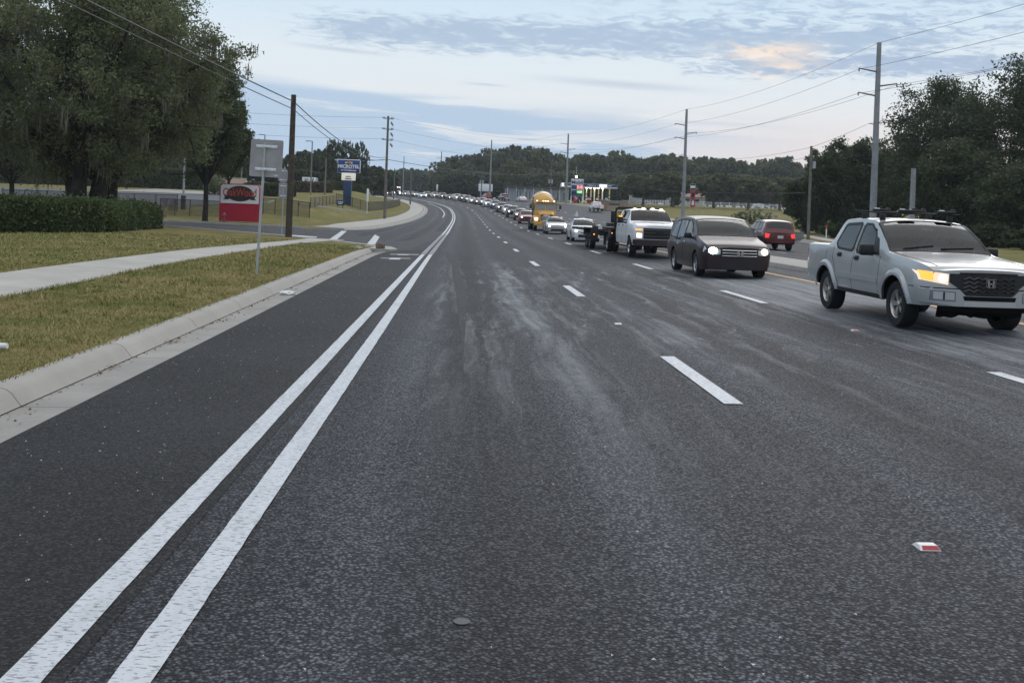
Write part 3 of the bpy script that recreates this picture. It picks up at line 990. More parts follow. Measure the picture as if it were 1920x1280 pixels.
class Hull:
    """Car body: x across, y from the nose (0) to the tail (L), z up."""
    def __init__(s, L, top, te, wt, belt, ws, wm, wb, sill, zmid, arches, bulge=0.10, rbulge=0.05, p=2.4):
        s.L = L; s.top = hermite(*zip(*top)); s.te = hermite(*zip(*te)); s.wt = hermite(*zip(*wt))
        s.belt = hermite(*zip(*belt)); s.ws = hermite(*zip(*ws)); s.wm = hermite(*zip(*wm)); s.wb = hermite(*zip(*wb))
        s.sill = hermite(*zip(*sill)); s.zmid = hermite(*zip(*zmid)); s.arches = arches; s.bulge = bulge; s.rbulge = rbulge; s.p = p

    def bot(s, y):
        z = s.sill(y)
        for yc, r, zc in s.arches:
            q = r * r - (y - yc) ** 2
            if q > 0: z = max(z, zc + math.sqrt(q))
        return z

    def W(s, y, z):
        y = min(max(y, 0), s.L)
        b = s.belt(y); te = max(s.te(y), b + 1e-3)
        if z > b:
            t = min((z - b) / (te - b), 1.0)
            return s.ws(y) + (s.wt(y) - s.ws(y)) * (t ** 1.15)
        zm = s.zmid(y); wm = s.wm(y)
        if z > zm: return wm - (wm - s.ws(y)) * ((z - zm) / max(b - zm, 1e-3)) ** 2
        return wm - (wm - s.wb(y)) * ((zm - z) / max(zm - s.sill(y), 1e-3)) ** 2

    def Z(s, y, x):
        w = s.wt(y); a = min(abs(x) / w, 1)
        return s.te(y) + (s.top(y) - s.te(y)) * (1 - a ** 2.6)

    def front(s, x, z):
        w = s.W(0, min(z, s.te(0)))
        if abs(x) <= w: return -s.bulge * (1 - (abs(x) / w) ** s.p)
        lo, hi = 0.0, 1.2
        for _ in range(20):
            m = (lo + hi) / 2
            if s.W(m, z) < abs(x): lo = m
            else: hi = m
        return lo

    def rear(s, x, z):
        w = s.W(s.L, min(z, s.te(s.L)))
        if abs(x) <= w: return s.L + s.rbulge * (1 - (abs(x) / w) ** s.p)
        lo, hi = s.L - 1.2, s.L
        for _ in range(20):
            m = (lo + hi) / 2
            if s.W(m, z) > abs(x): lo = m
            else: hi = m
        return lo

    def body(s, name, paint_m, parent, n=64, rows_=9, holes=()):
        ys = set(np.round(np.linspace(0, s.L, n), 4).tolist())
        ys |= {0.03, 0.07, 0.12, 0.18, s.L - 0.05, s.L - 0.12}
        for yc, r, zc in s.arches:
            for k in range(13):
                ys.add(round(yc + r * math.cos(math.pi * k / 12) * 0.9999, 4))
        ys = sorted(y for y in ys if 0 <= y <= s.L)
        out = []; keep = []
        for y in ys:
            if keep and y - keep[-1] < 0.008: continue
            keep.append(y)
        ys = keep
        secs = []
        for y in ys:
            b = s.bot(y); bl = max(s.belt(y), b + 0.03); te = max(s.te(y), bl + 0.004)
            half = []
            for i in range(rows_ + 1):
                z = b + (bl - b) * i / rows_
                half.append((s.W(y, z), z))
            for i in range(1, 6):
                z = bl + (te - bl) * i / 5
                half.append((s.W(y, z), z))
            w = s.wt(y)
            # rounded roof edge
            for a in (0.985, 0.96, 0.92, 0.86, 0.78, 0.68, 0.56, 0.42, 0.28, 0.14):
                half.append((w * a, s.Z(y, w * a)))
            half.append((0, s.top(y)))
            full = [(-x, z) for x, z in half] + [(x, z) for x, z in reversed(half[:-1])]
            secs.append([Vector((x, y, z)) for x, z in full])
        mb = MB(); k = len(secs[0])
        for sec in secs: mb.v.extend([tuple(p) for p in sec])
        for j in range(len(secs) - 1):
            for i in range(k - 1):
                mb.f.append((j * k + i, j * k + i + 1, (j + 1) * k + i + 1, (j + 1) * k + i)); mb.m.append(0)
            mb.f.append((j * k + k - 1, j * k, (j + 1) * k, (j + 1) * k + k - 1)); mb.m.append(1)
        # nose and tail: rows follow the section, bulged in plan
        for end, fn in ((0, s.front), (len(secs) - 1, s.rear)):
            sec = secs[end]; h = (k + 1) // 2
            grid = []
            for i in range(h):
                a = sec[i]; bpt = sec[k - 1 - i] if k - 1 - i != i else sec[i]
                row = []
                for q in range(13):
                    t = q / 12; x = a.x + (bpt.x - a.x) * t
                    row.append(Vector((x, fn(x, a.z) if 0 < q < 12 else a.y, a.z)))
                grid.append(row)
            b0 = len(mb.v)
            for r in grid: mb.v.extend([tuple(p) for p in r])
            for i in range(h - 1):
                for q in range(12):
                    mb.f.append((b0 + i * 13 + q, b0 + i * 13 + q + 1, b0 + (i + 1) * 13 + q + 1, b0 + (i + 1) * 13 + q)); mb.m.append(0)
        if holes:
            F2, M2 = [], []
            for f, mi in zip(mb.f, mb.m):
                c = [sum(mb.v[i][k] for i in f) / len(f) for k in range(3)]
                cut = False
                for kind, poly in holes:
                    if kind == 'side' and abs(c[0]) > .5 and inside(poly, c[1], c[2]): cut = True
                    if kind == 'top' and c[2] > s.belt(c[1]) and abs(c[2] - s.Z(c[1], c[0])) < .12 and inside(poly, c[0], c[1]): cut = True
                if not cut: F2.append(f); M2.append(mi)
            mb.f, mb.m = F2, M2
        me = mb.mesh(name, [paint_m, UNDER], 0)
        bm = bmesh.new(); bm.from_mesh(me)
        bmesh.ops.remove_doubles(bm, verts=bm.verts, dist=0.0006)
        bmesh.ops.recalc_face_normals(bm, faces=bm.faces); bm.to_mesh(me); bm.free()
        me.polygons.foreach_set('use_smooth', [True] * len(me.polygons)); me.set_sharp_from_angle(angle=R_(28))
        return link(name, me, parent)

    def mapper(s, kind, sgn=1):
        if kind == 'side': return lambda a, b: Vector((sgn * s.W(a, b), a, b))
        if kind == 'top': return lambda a, b: Vector((a, b, s.Z(b, a)))
        if kind == 'front': return lambda a, b: Vector((a, s.front(a, b), b))
        if kind == 'rear': return lambda a, b: Vector((a, s.rear(a, b), b))

    def normal(s, fn, a, b, ref):
        e = 0.01
        n = (fn(a + e, b) - fn(a - e, b)).cross(fn(a, b + e) - fn(a, b - e))
        if n.length < 1e-9: return ref
        n.normalize()
        return n if n.dot(ref) > 0 else -n

    def patch(s, mb, kind, poly, off=0.006, sgn=1, mi=0, step=0.09, deep=0.03, smooth_poly=0, inner_poly=None):
        fn = s.mapper(kind, sgn)
        ref = {'side': Vector((sgn, 0, 0.1)), 'top': Vector((0, -0.2, 1)), 'front': Vector((0, -1, 0.1)), 'rear': Vector((0, 1, 0.1))}[kind]
        for _ in range(smooth_poly):      # corner cutting
            q = []
            for i in range(len(poly)):
                a = poly[i]; b = poly[(i + 1) % len(poly)]
                q += [(a[0] * .91 + b[0] * .09, a[1] * .91 + b[1] * .09), (a[0] * .09 + b[0] * .91, a[1] * .09 + b[1] * .91)]
            poly = q
        pts = []
        for i, a in enumerate(poly):
            b = poly[(i + 1) % len(poly)]; k = max(1, int(math.dist(a, b) / step))
            pts += [(a[0] + (b[0] - a[0]) * j / k, a[1] + (b[1] - a[1]) * j / k) for j in range(k)]
        n = len(pts)
        x0, x1 = min(p[0] for p in pts), max(p[0] for p in pts); z0, z1 = min(p[1] for p in pts), max(p[1] for p in pts)
        inner = [(x, z) for x in np.arange(x0 + step / 2, x1, step) for z in np.arange(z0 + step / 2, z1, step) if inside(pts, x, z)]
        loops = [(i, (i + 1) % n) for i in range(n)]
        if inner_poly:
            inner = [p for p in inner if not inside(inner_poly, *p)]
            ip = []
            for i, a in enumerate(inner_poly):
                b = inner_poly[(i + 1) % len(inner_poly)]; k = max(1, int(math.dist(a, b) / step))
                ip += [(a[0] + (b[0] - a[0]) * j / k, a[1] + (b[1] - a[1]) * j / k) for j in range(k)]
            q0 = n + len(inner); loops += [(q0 + i, q0 + (i + 1) % len(ip)) for i in range(len(ip))]; inner = inner + ip
        V, E_, F_, *_ = delaunay_2d_cdt([Vector(p) for p in pts + inner], loops, [list(range(n))], 1, 1e-5)
        if inner_poly:
            F_ = [f for f in F_ if not inside(inner_poly, sum(V[i].x for i in f) / len(f), sum(V[i].y for i in f) / len(f))]
        P = []; Nn = []
        for v in V:
            p = fn(v.x, v.y); nn = s.normal(fn, v.x, v.y, ref); P.append(p + nn * off); Nn.append(nn)
        mb.add(P, [tuple(f) for f in F_], mi)
        # skirt so the patch has an edge
        bpts = []
        for a, b in pts:
            p = fn(a, b); nn = s.normal(fn, a, b, ref); bpts += [p + nn * off, p - nn * deep]
        mb.add(bpts, [(2 * i, 2 * i + 1, (2 * i + 3) % (2 * n), (2 * i + 2) % (2 * n)) for i in range(n)], mi)
        return mb


def wheel(parent, x, y, r, w, sgn, rim_m=RIM, style='five', n=36, rr=0.66):
    """tyre is the part, rim the sub-part"""
    M = Matrix.Translation((x, y, r)) @ Matrix.Rotation(R_(90) * sgn, 4, 'Y')      # local Z points outwards
    mb = MB(); h = w / 2
    mb.lathe([(r * rr, -h), (r * .93, -h), (r * .985, -h * .8), (r, -h * .45), (r, h * .45), (r * .985, h * .8), (r * .93, h), (r * rr * 1.03, h * .96), (r * rr, h * .8), (r * rr, -h)], M, n)
    t = mb.build('wheel', TYRE, parent, 40)
    rb = MB(); ri = r * rr
    rb.lathe([(ri, h * .82), (ri * .96, h * .86), (ri * .90, h * .74), (ri * .88, h * .1)], M, n, 0)
    rb.lathe([(ri * .89, h * .12), (0.001, h * .12)], M, n, 1)
    if style == 'steel':
        rb.lathe([(ri * .9, h * .3), (ri * .6, h * .55), (ri * .45, h * .5), (ri * .3, h * .9), (0.001, h * .95)], M, n, 0)
    else:
        k = {'five': 5, 'double': 5, 'seven': 7}[style]
        for i in range(k):
            q = 2 * math.pi * i / k + 0.3
            for dq in ((-0.13, 0.13) if style == 'double' else (0,)):
                A = Matrix.Rotation(q + dq, 4, 'Z')
                wd = ri * (.09 if style == 'double' else .15)
                vs = [Vector((ri * .12, -wd * 1.2, h * .55)), Vector((ri * .12, wd * 1.2, h * .55)), Vector((ri * .93, wd * .8, h * .72)), Vector((ri * .93, -wd * .8, h * .72))]
                vs += [v - Vector((0, 0, h * .25)) for v in vs]
                rb.add([M @ (A @ v) for v in vs], [(0, 1, 2, 3), (4, 5, 6, 7), (0, 1, 5, 4), (1, 2, 6, 5), (2, 3, 7, 6), (3, 0, 4, 7)], 0)
        rb.lathe([(ri * .22, h * .4), (ri * .22, h * .62), (ri * .16, h * .7), (0.001, h * .7)], M, 16, 0)
    rb.build('rim', [rim_m, UNDER], t, 40)
    return t


def rect(a0, b0, a1, b1): return [(a0, b0), (a1, b0), (a1, b1), (a0, b1)]


def mirror_part(parent, hull, y, z, sgn, m, size=(.20, .11, .15)):
    w = hull.W(y, z)
    mb = MB(); mb.box((sgn * (w + .05 + size[0] / 2), y - .02, z + .03), size, 0, bev=.035)
    mb.box((sgn * (w + .04), y + .01, z - .02), (.14, .05, .05), 0, bev=.015)
    o = mb.build('mirror', m, parent, 50)
    g = MB(); g.box((sgn * (w + .05 + size[0] / 2), y - .02 + size[1] / 2 + .003, z + .03), (size[0] * .8, .006, size[2] * .75)); g.build('mirror_glass', GLASS, o)
    return o


def seams(hull, parent, lines, sgn, wd=.012):
    for pts in lines:
        mb = MB()
        for (a, b), (c, d) in zip(pts, pts[1:]):
            L = math.dist((a, b), (c, d)); nx, ny = -(d - b) / L * wd / 2, (c - a) / L * wd / 2
            hull.patch(mb, 'side', [(a - nx, b - ny), (a + nx, b + ny), (c + nx, d + ny), (c - nx, d - ny)], 0.0025, sgn, 0, 0.12, 0.002)
        mb.build('door_seam', SEAM, parent, 0)


def side_glass(hull, parent, poly, sgn, step=.09, frame=.035, m=None):
    """window with a dark rubber frame round it"""
    cx = sum(p[0] for p in poly) / len(poly); cz = sum(p[1] for p in poly) / len(poly)
    w = max(p[0] for p in poly) - min(p[0] for p in poly); hh = max(p[1] for p in poly) - min(p[1] for p in poly)
    big = [(cx + (a - cx) * (1 + 2 * frame / w), cz + (b - cz) * (1 + 2 * frame / hh)) for a, b in poly]
    g = MB(); hull.patch(g, 'side', big, .008, sgn, step=step, smooth_poly=1, inner_poly=rounded(poly)); f = g.build('window_frame', BLACKP, parent, 40)
    g = MB(); hull.patch(g, 'side', poly, .004, sgn, step=step, smooth_poly=1, deep=.004); g.build('pane', m or GLASS_CLEAR, f, 40)
    return f


def rounded(poly, k=.09):
    q = []
    for i in range(len(poly)):
        a = poly[i]; b = poly[(i + 1) % len(poly)]
        q += [(a[0] * (1 - k) + b[0] * k, a[1] * (1 - k) + b[1] * k), (a[0] * k + b[0] * (1 - k), a[1] * k + b[1] * (1 - k))]
    return q


def grown(poly, e):
    cx = sum(p[0] for p in poly) / len(poly); cz = sum(p[1] for p in poly) / len(poly)
    w = max(p[0] for p in poly) - min(p[0] for p in poly); hh = max(p[1] for p in poly) - min(p[1] for p in poly)
    return [(cx + (a - cx) * (1 + 2 * e / w), cz + (b - cz) * (1 + 2 * e / hh)) for a, b in poly]


def ws_poly(wb, yb, db, wt_, yt, dt, n=8):
    """windscreen outline seen from above: bowed lower and upper edges"""
    lo = [(wb * (2 * i / n - 1), yb - db * (1 - (2 * i / n - 1) ** 2)) for i in range(n + 1)]
    hi = [(wt_ * (1 - 2 * i / n), yt + dt * (1 - (2 * i / n - 1) ** 2)) for i in range(n + 1)]
    return lo + hi


def front_glass(hull, parent, prm, step=.09):
    wb, yb, db, wt_, yt, dt = prm; poly = ws_poly(*prm)
    g = MB(); hull.patch(g, 'top', ws_poly(wb + .045, yb - .05, db, wt_ + .05, yt + .05, dt), .009, step=step, inner_poly=poly); g.build('windshield_frame', BLACKP, parent, 40)
    fn = hull.mapper('top')

    def surf(u, v):
        k = 2 * u - 1; w = (wb + (wt_ - wb) * v) * 1.02; x = w * k
        y0 = yb - .015 - db * (1 - k * k); y1 = yt + .015 + dt * (1 - k * k); y = y0 + (y1 - y0) * v
        p = fn(x, y); return p + hull.normal(fn, x, y, Vector((0, -.2, 1))) * .004
    g = MB(); g.grid(surf, 20, 12); return g.build('windshield', GLASS_CLEAR, parent, 180)


def cabin(hull, t, yd, ys, yb, w, zb, zr, driver=False):
    """what shows through the glass: dashboard, steering wheel, two front seats, rear bench, dark lining"""
    TR = MT.get('cabin_trim') or mat('cabin_trim', (.022, .022, .023), .8); ST = MT.get('seat_cloth') or mat('seat_cloth', (.045, .043, .042), .9)
    b = MB(); b.box((0, (yd + yb) / 2 + .1, zb - .30), (2 * w, yb - yd + .2, .5), 0, bev=.05); b.build('cabin_lining', TR, t)
    d = MB(); d.box((0, yd + .16, zb + .01), (2 * w, .36, .16), 0, bev=.05); d.box((w * .5, yd + .20, zb + .10), (.36, .2, .06), 0, bev=.025); d.build('dashboard', TR, t)
    s = MB(); M = Matrix.Translation((w * .5, yd + .50, zb + .05)) @ Matrix.Rotation(R_(62), 4, 'X')
    s.tube([M @ Vector((.18 * math.cos(q), .18 * math.sin(q), 0)) for q in [i * math.pi / 10 for i in range(21)]], .016, 6)
    s.tube([M @ Vector((-.17, 0, 0)), M @ Vector((.17, 0, 0))], .014, 6); s.build('steering_wheel', BLACKP, t)
    for sg in (-1, 1):
        s = MB(); s.box((sg * w * .5, ys, zb + .06), (.50, .15, .62), 0, bev=.06); s.box((sg * w * .5, ys + .03, zb + .46), (.26, .10, .20), 0, bev=.04); s.build('front_seat', ST, t, 50)
    s = MB(); s.box((0, yb - .1, zb + .04), (2 * w * .95, .14, .55), 0, bev=.06)
    for x in (-.5, 0, .5): s.box((x * w * 1.1, yb - .08, zb + .36), (.24, .09, .14), 0, bev=.035)
    s.build('rear_seat', ST, t, 50)
    wr = hull.wt((ys + yb) / 2) - .08
    l = MB(); hull.patch(l, 'top', [(-wr, ys - .35), (wr, ys - .35), (wr, yb - .05), (-wr, yb - .05)], -.035, step=.2, deep=.005); l.build('headliner', TR, t)


def emblem_h(parent, hull, x, z, w, h):
    """rounded frame with an upright-armed letter inside"""
    mb = MB(); y = hull.front(x, z) - .055
    f = lambda a, b, t: Vector((x + a * w, y + t, z + b * h))
    out = [(-.5, .5), (.5, .5), (.43, -.5), (-.43, -.5)]; inn = [(-.455, .44), (.455, .44), (.39, -.44), (-.39, -.44)]
    for i in range(4):
        j = (i + 1) % 4
        mb.prism([out[i], out[j], inn[j], inn[i]], f, .015)
    for sg in (-1, 1):
        mb.prism([(sg * .37, .38), (sg * .17, .38), (sg * .11, -.38), (sg * .30, -.38)], f, .015)
    mb.prism([(-.22, .06), (.22, .06), (.21, -.10), (-.21, -.10)], f, .015)
    return mb.build('emblem', CHROME, parent, 0)


# ---- silver crew pickup with a sloped bed rail (nearest vehicle)
def silver_pickup():
    t = thing('pickup_truck', 'silver crew cab pickup with roof rack and amber lit headlights, nearest vehicle', 'pickup')
    L = 5.25
    h = Hull(L,
        top=[(0, 1.00), (.10, 1.045), (.5, 1.10), (1.30, 1.185), (1.42, 1.21), (1.75, 1.45), (2.13, 1.675), (2.35, 1.735), (2.9, 1.765), (3.5, 1.76), (3.68, 1.735), (3.76, 1.68), (4.02, 1.315), (4.12, 1.26), (4.3, 1.25), (5.1, 1.245), (5.25, 1.22)],
        te=[(0, .965), (.10, 1.025), (.5, 1.085), (1.30, 1.16), (1.42, 1.18), (1.75, 1.41), (2.13, 1.63), (2.35, 1.695), (2.9, 1.725), (3.5, 1.72), (3.68, 1.695), (3.76, 1.64), (4.02, 1.30), (4.12, 1.25), (4.3, 1.242), (5.1, 1.24), (5.25, 1.21)],
        wt=[(0, .80), (.12, .85), (.4, .88), (1.35, .89), (1.75, .81), (2.3, .725), (2.9, .72), (3.5, .73), (3.7, .74), (4.05, .87), (4.3, .89), (5.25, .87)],
        belt=[(0, .93), (.3, 1.0), (1.3, 1.085), (1.5, 1.105), (3.4, 1.165), (4.2, 1.21), (5.25, 1.19)],
        ws=[(0, .80), (.12, .87), (.4, .91), (1.35, .925), (4.4, .93), (5.1, .925), (5.25, .90)],
        wm=[(0, .82), (.06, .88), (.16, .935), (.38, .975), (1, .985), (4.6, .985), (5.1, .965), (5.25, .91)],
        wb=[(0, .79), (.2, .90), (.5, .935), (4.6, .935), (5.25, .88)],
        sill=[(0, .44), (.3, .42), (1.5, .41), (3.6, .42), (4.7, .47), (5.25, .50)],
        zmid=[(0, .70), (5.25, .76)],
        arches=[(.97, .475, .36), (4.07, .475, .36)], bulge=.14, rbulge=.05, p=2.2)
    WSP = (.815, 1.52, .05, .70, 2.16, .05); WS = ws_poly(*WSP)
    SW = [[(1.98, 1.15), (2.70, 1.165), (2.70, 1.61), (2.42, 1.605), (2.14, 1.46)], [(2.90, 1.17), (3.56, 1.20), (3.68, 1.29), (3.55, 1.59), (2.90, 1.615)]]
    b = h.body('body', P_SILVER, t, 120, 14, [('top', ws_poly(.835, 1.49, .05, .72, 2.18, .05))] + [('side', grown(q, .02)) for q in SW])
    cabin(h, t, 1.55, 2.62, 3.45, .74, 1.12, 1.7)
    # glass
    ws = front_glass(h, t, WSP, .08)
    k = MB(); h.patch(k, 'top', [(-.84, 1.43), (.84, 1.43), (.825, 1.50), (.4, 1.47), (-.4, 1.47), (-.825, 1.50)], .005); k.build('cowl', BLACKP, t)
    k = MB()
    for a, bb in (((-.62, 1.49), (-.08, 1.56)), ((.02, 1.49), (.60, 1.55))):
        k.tube([(a[0], a[1], h.Z(a[1], a[0]) + .022), (bb[0], bb[1], h.Z(bb[1], bb[0]) + .018)], .010, 5)
    k.build('wiper', BLACKP, ws)
    k = MB(); k.box((0.06, 2.12, 1.57), (.20, .05, .05), bev=.015); k.build('rear_view_mirror', mat('mirror_back', (.30, .34, .35), .3), ws)
    for sg in (-1, 1):
        for q in SW: side_glass(h, t, q, sg, .09, .05)
        g = MB(); h.patch(g, 'side', [(1.72, 1.12), (1.93, 1.125), (2.06, 1.43), (1.95, 1.39)], .005, sg); g.build('quarter_panel', BLACKP, t)
        for (y, z) in ((2.62, 1.03), (3.44, 1.06)):
            d = MB(); h.patch(d, 'side', rect(y - .085, z - .035, y + .085, z + .04), .012, sg); d.box((sg * (h.W(y, z) + .028), y, z + .005), (.02, .15, .028), bev=.008)
            d.build('door_handle', BLACKP, t)
        seams(h, t, [[(1.66, .50), (1.62, .80), (1.66, 1.10)], [(2.80, .46), (2.80, 1.15)], [(2.80, 1.15), (2.78, 1.62)], [(3.60, .80), (3.76, 1.0), (3.78, 1.20)], [(1.66, .47), (3.45, .47)], [(3.45, .47), (3.60, .80)], [(4.12, .95), (4.10, 1.22)]], sg)
        # fender flares
        for yc in (.97, 4.07):
            fl = MB(); n = 20; vs = []
            for i in range(n + 1):
                q = math.pi * (.035 + .93 * i / n)
                for rr, o in ((.472, .034), (.535, .046), (.585, .004)):
                    y = yc + rr * math.cos(q); z = .36 + rr * math.sin(q)
                    vs.append(Vector((sg * (h.W(y, max(z, .42)) + o), y, z)))
            fl.add(vs, [(3 * i + j, 3 * i + j + 1, 3 * i + j + 4, 3 * i + j + 3) for i in range(n) for j in range(2)])
            fl.add([Vector((v.x - sg * .07, v.y, v.z)) if i % 3 == 0 else v for i, v in enumerate(vs)], [(3 * i, 3 * i + 1, 3 * i + 4, 3 * i + 3) for i in range(0)])
            fl.build('fender_flare', P_SILVER, t, 50)
        r = MB(); h.patch(r, 'side', [(1.68, .655), (3.50, .665), (3.44, .755), (1.68, .745)], .014, sg); r.build('side_moulding', P_SILVER, t)
        r = MB(); h.patch(r, 'side', [(1.45, .40), (3.60, .41), (3.60, .475), (1.45, .47)], .012, sg); r.build('side_sill', BLACKP, t)
        mirror_part(t, h, 1.92, 1.17, sg, BLACKP, (.23, .13, .19))
        # headlight: amber outer lamp and bright main lamp
        hl = MB()
        if sg < 0: poly = [(-.935, .815), (-.77, .785), (-.60, .755), (-.595, .92), (-.76, .94), (-.935, .955)]
        else: poly = [(.60, .755), (.77, .785), (.935, .815), (.935, .955), (.76, .94), (.595, .92)]
        h.patch(hl, 'front', poly, .006, step=.05)
        ho = hl.build('headlight', HEADG, t, 40)
        a = MB(); h.patch(a, 'front', [(sg * .918, .83), (sg * .80, .805), (sg * .80, .937), (sg * .918, .955)][::sg], .012, step=.05); a.build('turn_lamp', AMBER, ho)
        a = MB(); h.patch(a, 'front', [(sg * (.675 + .055 * math.cos(q)), .852 + .055 * math.sin(q)) for q in [i * math.pi / 8 for i in range(16)]], .012, step=.05); a.build('bulb', HEAD, ho)
        f = MB(); h.patch(f, 'front', [(sg * .825, .525), (sg * .50, .515), (sg * .50, .665), (sg * .825, .675)][::sg], .053, step=.06); f.build('fog_lamp_bezel', MT.get('fog_surround') or mat('fog_surround', (.17, .175, .18), .4), t)
        f = MB(); h.patch(f, 'front', [(sg * .80, .545), (sg * .52, .535), (sg * .52, .645), (sg * .80, .655)][::sg], .058, step=.06); fo = f.build('fog_lamp', LAMP_LENS, t)
        f = MB(); h.patch(f, 'front', rect(sg * .66 - .012, .54, sg * .66 + .012, .65), .063); f.build('lamp_divider', BLACKP, fo)
    # front: dark grille, bumper with slot, lower intake
    gr = MB(); h.patch(gr, 'front', [(-.585, .80), (-.44, .70), (-.33, .62), (.33, .62), (.44, .70), (.585, .80), (.58, .93), (-.58, .93)], .010, step=.06, mi=0); go = gr.build('grille', BLACKP, t, 40)
    for zz in (.68, .74, .80, .865):
        w = MB()
        pts = []
        for i in range(25):
            x = -.40 + .80 * i / 24
            z = zz + .012 * (1 if (i // 2) % 2 else -1)
            pts.append((x, h.front(x, zz) - .024, z))
        w.tube(pts, .013, 5); w.build('grille_bar', MT.get('grille_bar') or mat('grille_bar', (.035, .035, .037), .35), go)
    w = MB(); w.tube([(x, h.front(x, .935) - .012, z) for x, z in ((-.445, .94), (-.2, .945), (.2, .945), (.445, .94))], .014, 6)
    w.tube([(x, h.front(x, .63) - .014, z) for x, z in ((-.445, .70), (-.335, .615), (.335, .615), (.445, .70))], .016, 6); w.build('grille_frame', BLACKP, go)
    emblem_h(go, h, 0, .80, .155, .125)
    bm_ = MB(); h.patch(bm_, 'front', [(-.92, .50), (-.5, .445), (.5, .445), (.92, .50), (.93, .70), (.45, .695), (.36, .605), (-.36, .605), (-.45, .695), (-.93, .70)], .050, step=.07)
    bo = bm_.build('front_bumper', P_SILVER, t, 40)
    s_ = MB(); h.patch(s_, 'front', [(-.38, .535), (.38, .535), (.40, .60), (-.40, .60)], .056); s_.build('intake_slot', UNDER, bo)
    s_ = MB(); h.patch(s_, 'front', [(-.41, .45), (.41, .45), (.38, .525), (-.38, .525)], .066); s_.build('bumper_bar', paint('silver_bar', (.46, .47, .48), .4, .4), bo)
    s_ = MB(); h.patch(s_, 'front', [(-.72, .36), (.72, .36), (.70, .445), (-.70, .445)], -.03); s_.build('lower_intake', UNDER, t)
    # ragged splash shield under the nose
    s_ = MB(); rg = random.Random(4); top = [(-.66 + 1.32 * i / 22) for i in range(23)]
    vs = [Vector((x, .10, .44)) for x in top] + [Vector((x, .16, .265 + rg.uniform(-.025, .03))) for x in top]
    s_.add(vs + [v + Vector((0, .03, 0)) for v in vs], [(i, i + 1, i + 24, i + 23) for i in range(22)] + [(i + 46, i + 47, i + 70, i + 69) for i in range(22)]); s_.build('splash_shield', UNDER, t, 0)
    for sg in (-1, 1):
        k = MB(); pts = [(.70, .10), (.74, .5), (.78, 1.0), (.80, 1.42)]
        h.patch(k, 'top', [(sg * (x - .008), y) for x, y in pts] + [(sg * (x + .008), y) for x, y in reversed(pts)], .003, step=.12, deep=.002); k.build('hood_seam', SEAM, t, 0)
        k = MB(); h.patch(k, 'side', [(.30, .70), (.46, .705), (.46, .716), (.30, .711)], .004, sg, step=.08, deep=.002); k.build('bumper_seam', SEAM, t, 0)
    k = MB(); h.patch(k, 'front', [(-.93, .70), (-.44, .695), (-.44, .71), (-.93, .715)], .006, step=.07, deep=.002); k.build('bumper_seam', SEAM, t, 0)
    k = MB(); h.patch(k, 'front', [(.44, .695), (.93, .70), (.93, .715), (.44, .71)], .006, step=.07, deep=.002); k.build('bumper_seam', SEAM, t, 0)
    # dark patch on the closed bed top, in place of the open inside
    c = MB(); h.patch(c, 'top', [(-.78, 4.46), (.78, 4.46), (.78, 5.18), (-.78, 5.18)], .008); c.build('bed_dark_patch', BLACKP, t)
    for sg in (-1, 1):
        c = MB(); h.patch(c, 'rear', [(sg * .93, .80), (sg * .80, .80), (sg * .80, 1.12), (sg * .93, 1.12)][::sg], .008); c.build('tail_light', TAILOFF, t)
    # roof rack: two cross bars on feet with clamps
    rk = MB()
    for y, zz in ((2.42, 1.845), (3.22, 1.865)):
        rk.box((0, y, zz), (1.56, .045, .028), 0, bev=.010)
        for sg in (-1, 1):
            rk.box((sg * .60, y, zz - .075), (.085, .10, .125), 0, bev=.02)
    ro = rk.build('roof_rack', BLACKP, t, 50)
    for x, y, zz in ((-.18, 2.42, 1.885), (.52, 2.42, 1.885), (-.30, 3.22, 1.90), (.36, 3.22, 1.90)):
        q = MB(); q.box((x, y - .03, zz), (.30, .13, .045), 0, bev=.015); q.box((x - .10, y - .07, zz + .018), (.09, .04, .03), 1, bev=.008); q.box((x + .13, y, zz + .03), (.05, .09, .05), 0, bev=.01)
        q.build('rack_clamp', [BLACKP, LAMP_LENS], ro, 50)
    # steering wheel and front seats behind the glass do not show; wheels
    for y in (.97, 4.07):
        for sg in (-1, 1): wheel(t, sg * .83, y, .372, .25, sg, mat('two_tone_alloy', (.50, .47, .44), .32, .8) if y < 1 else MT['two_tone_alloy'], 'double', 48, .62)
    return t, h


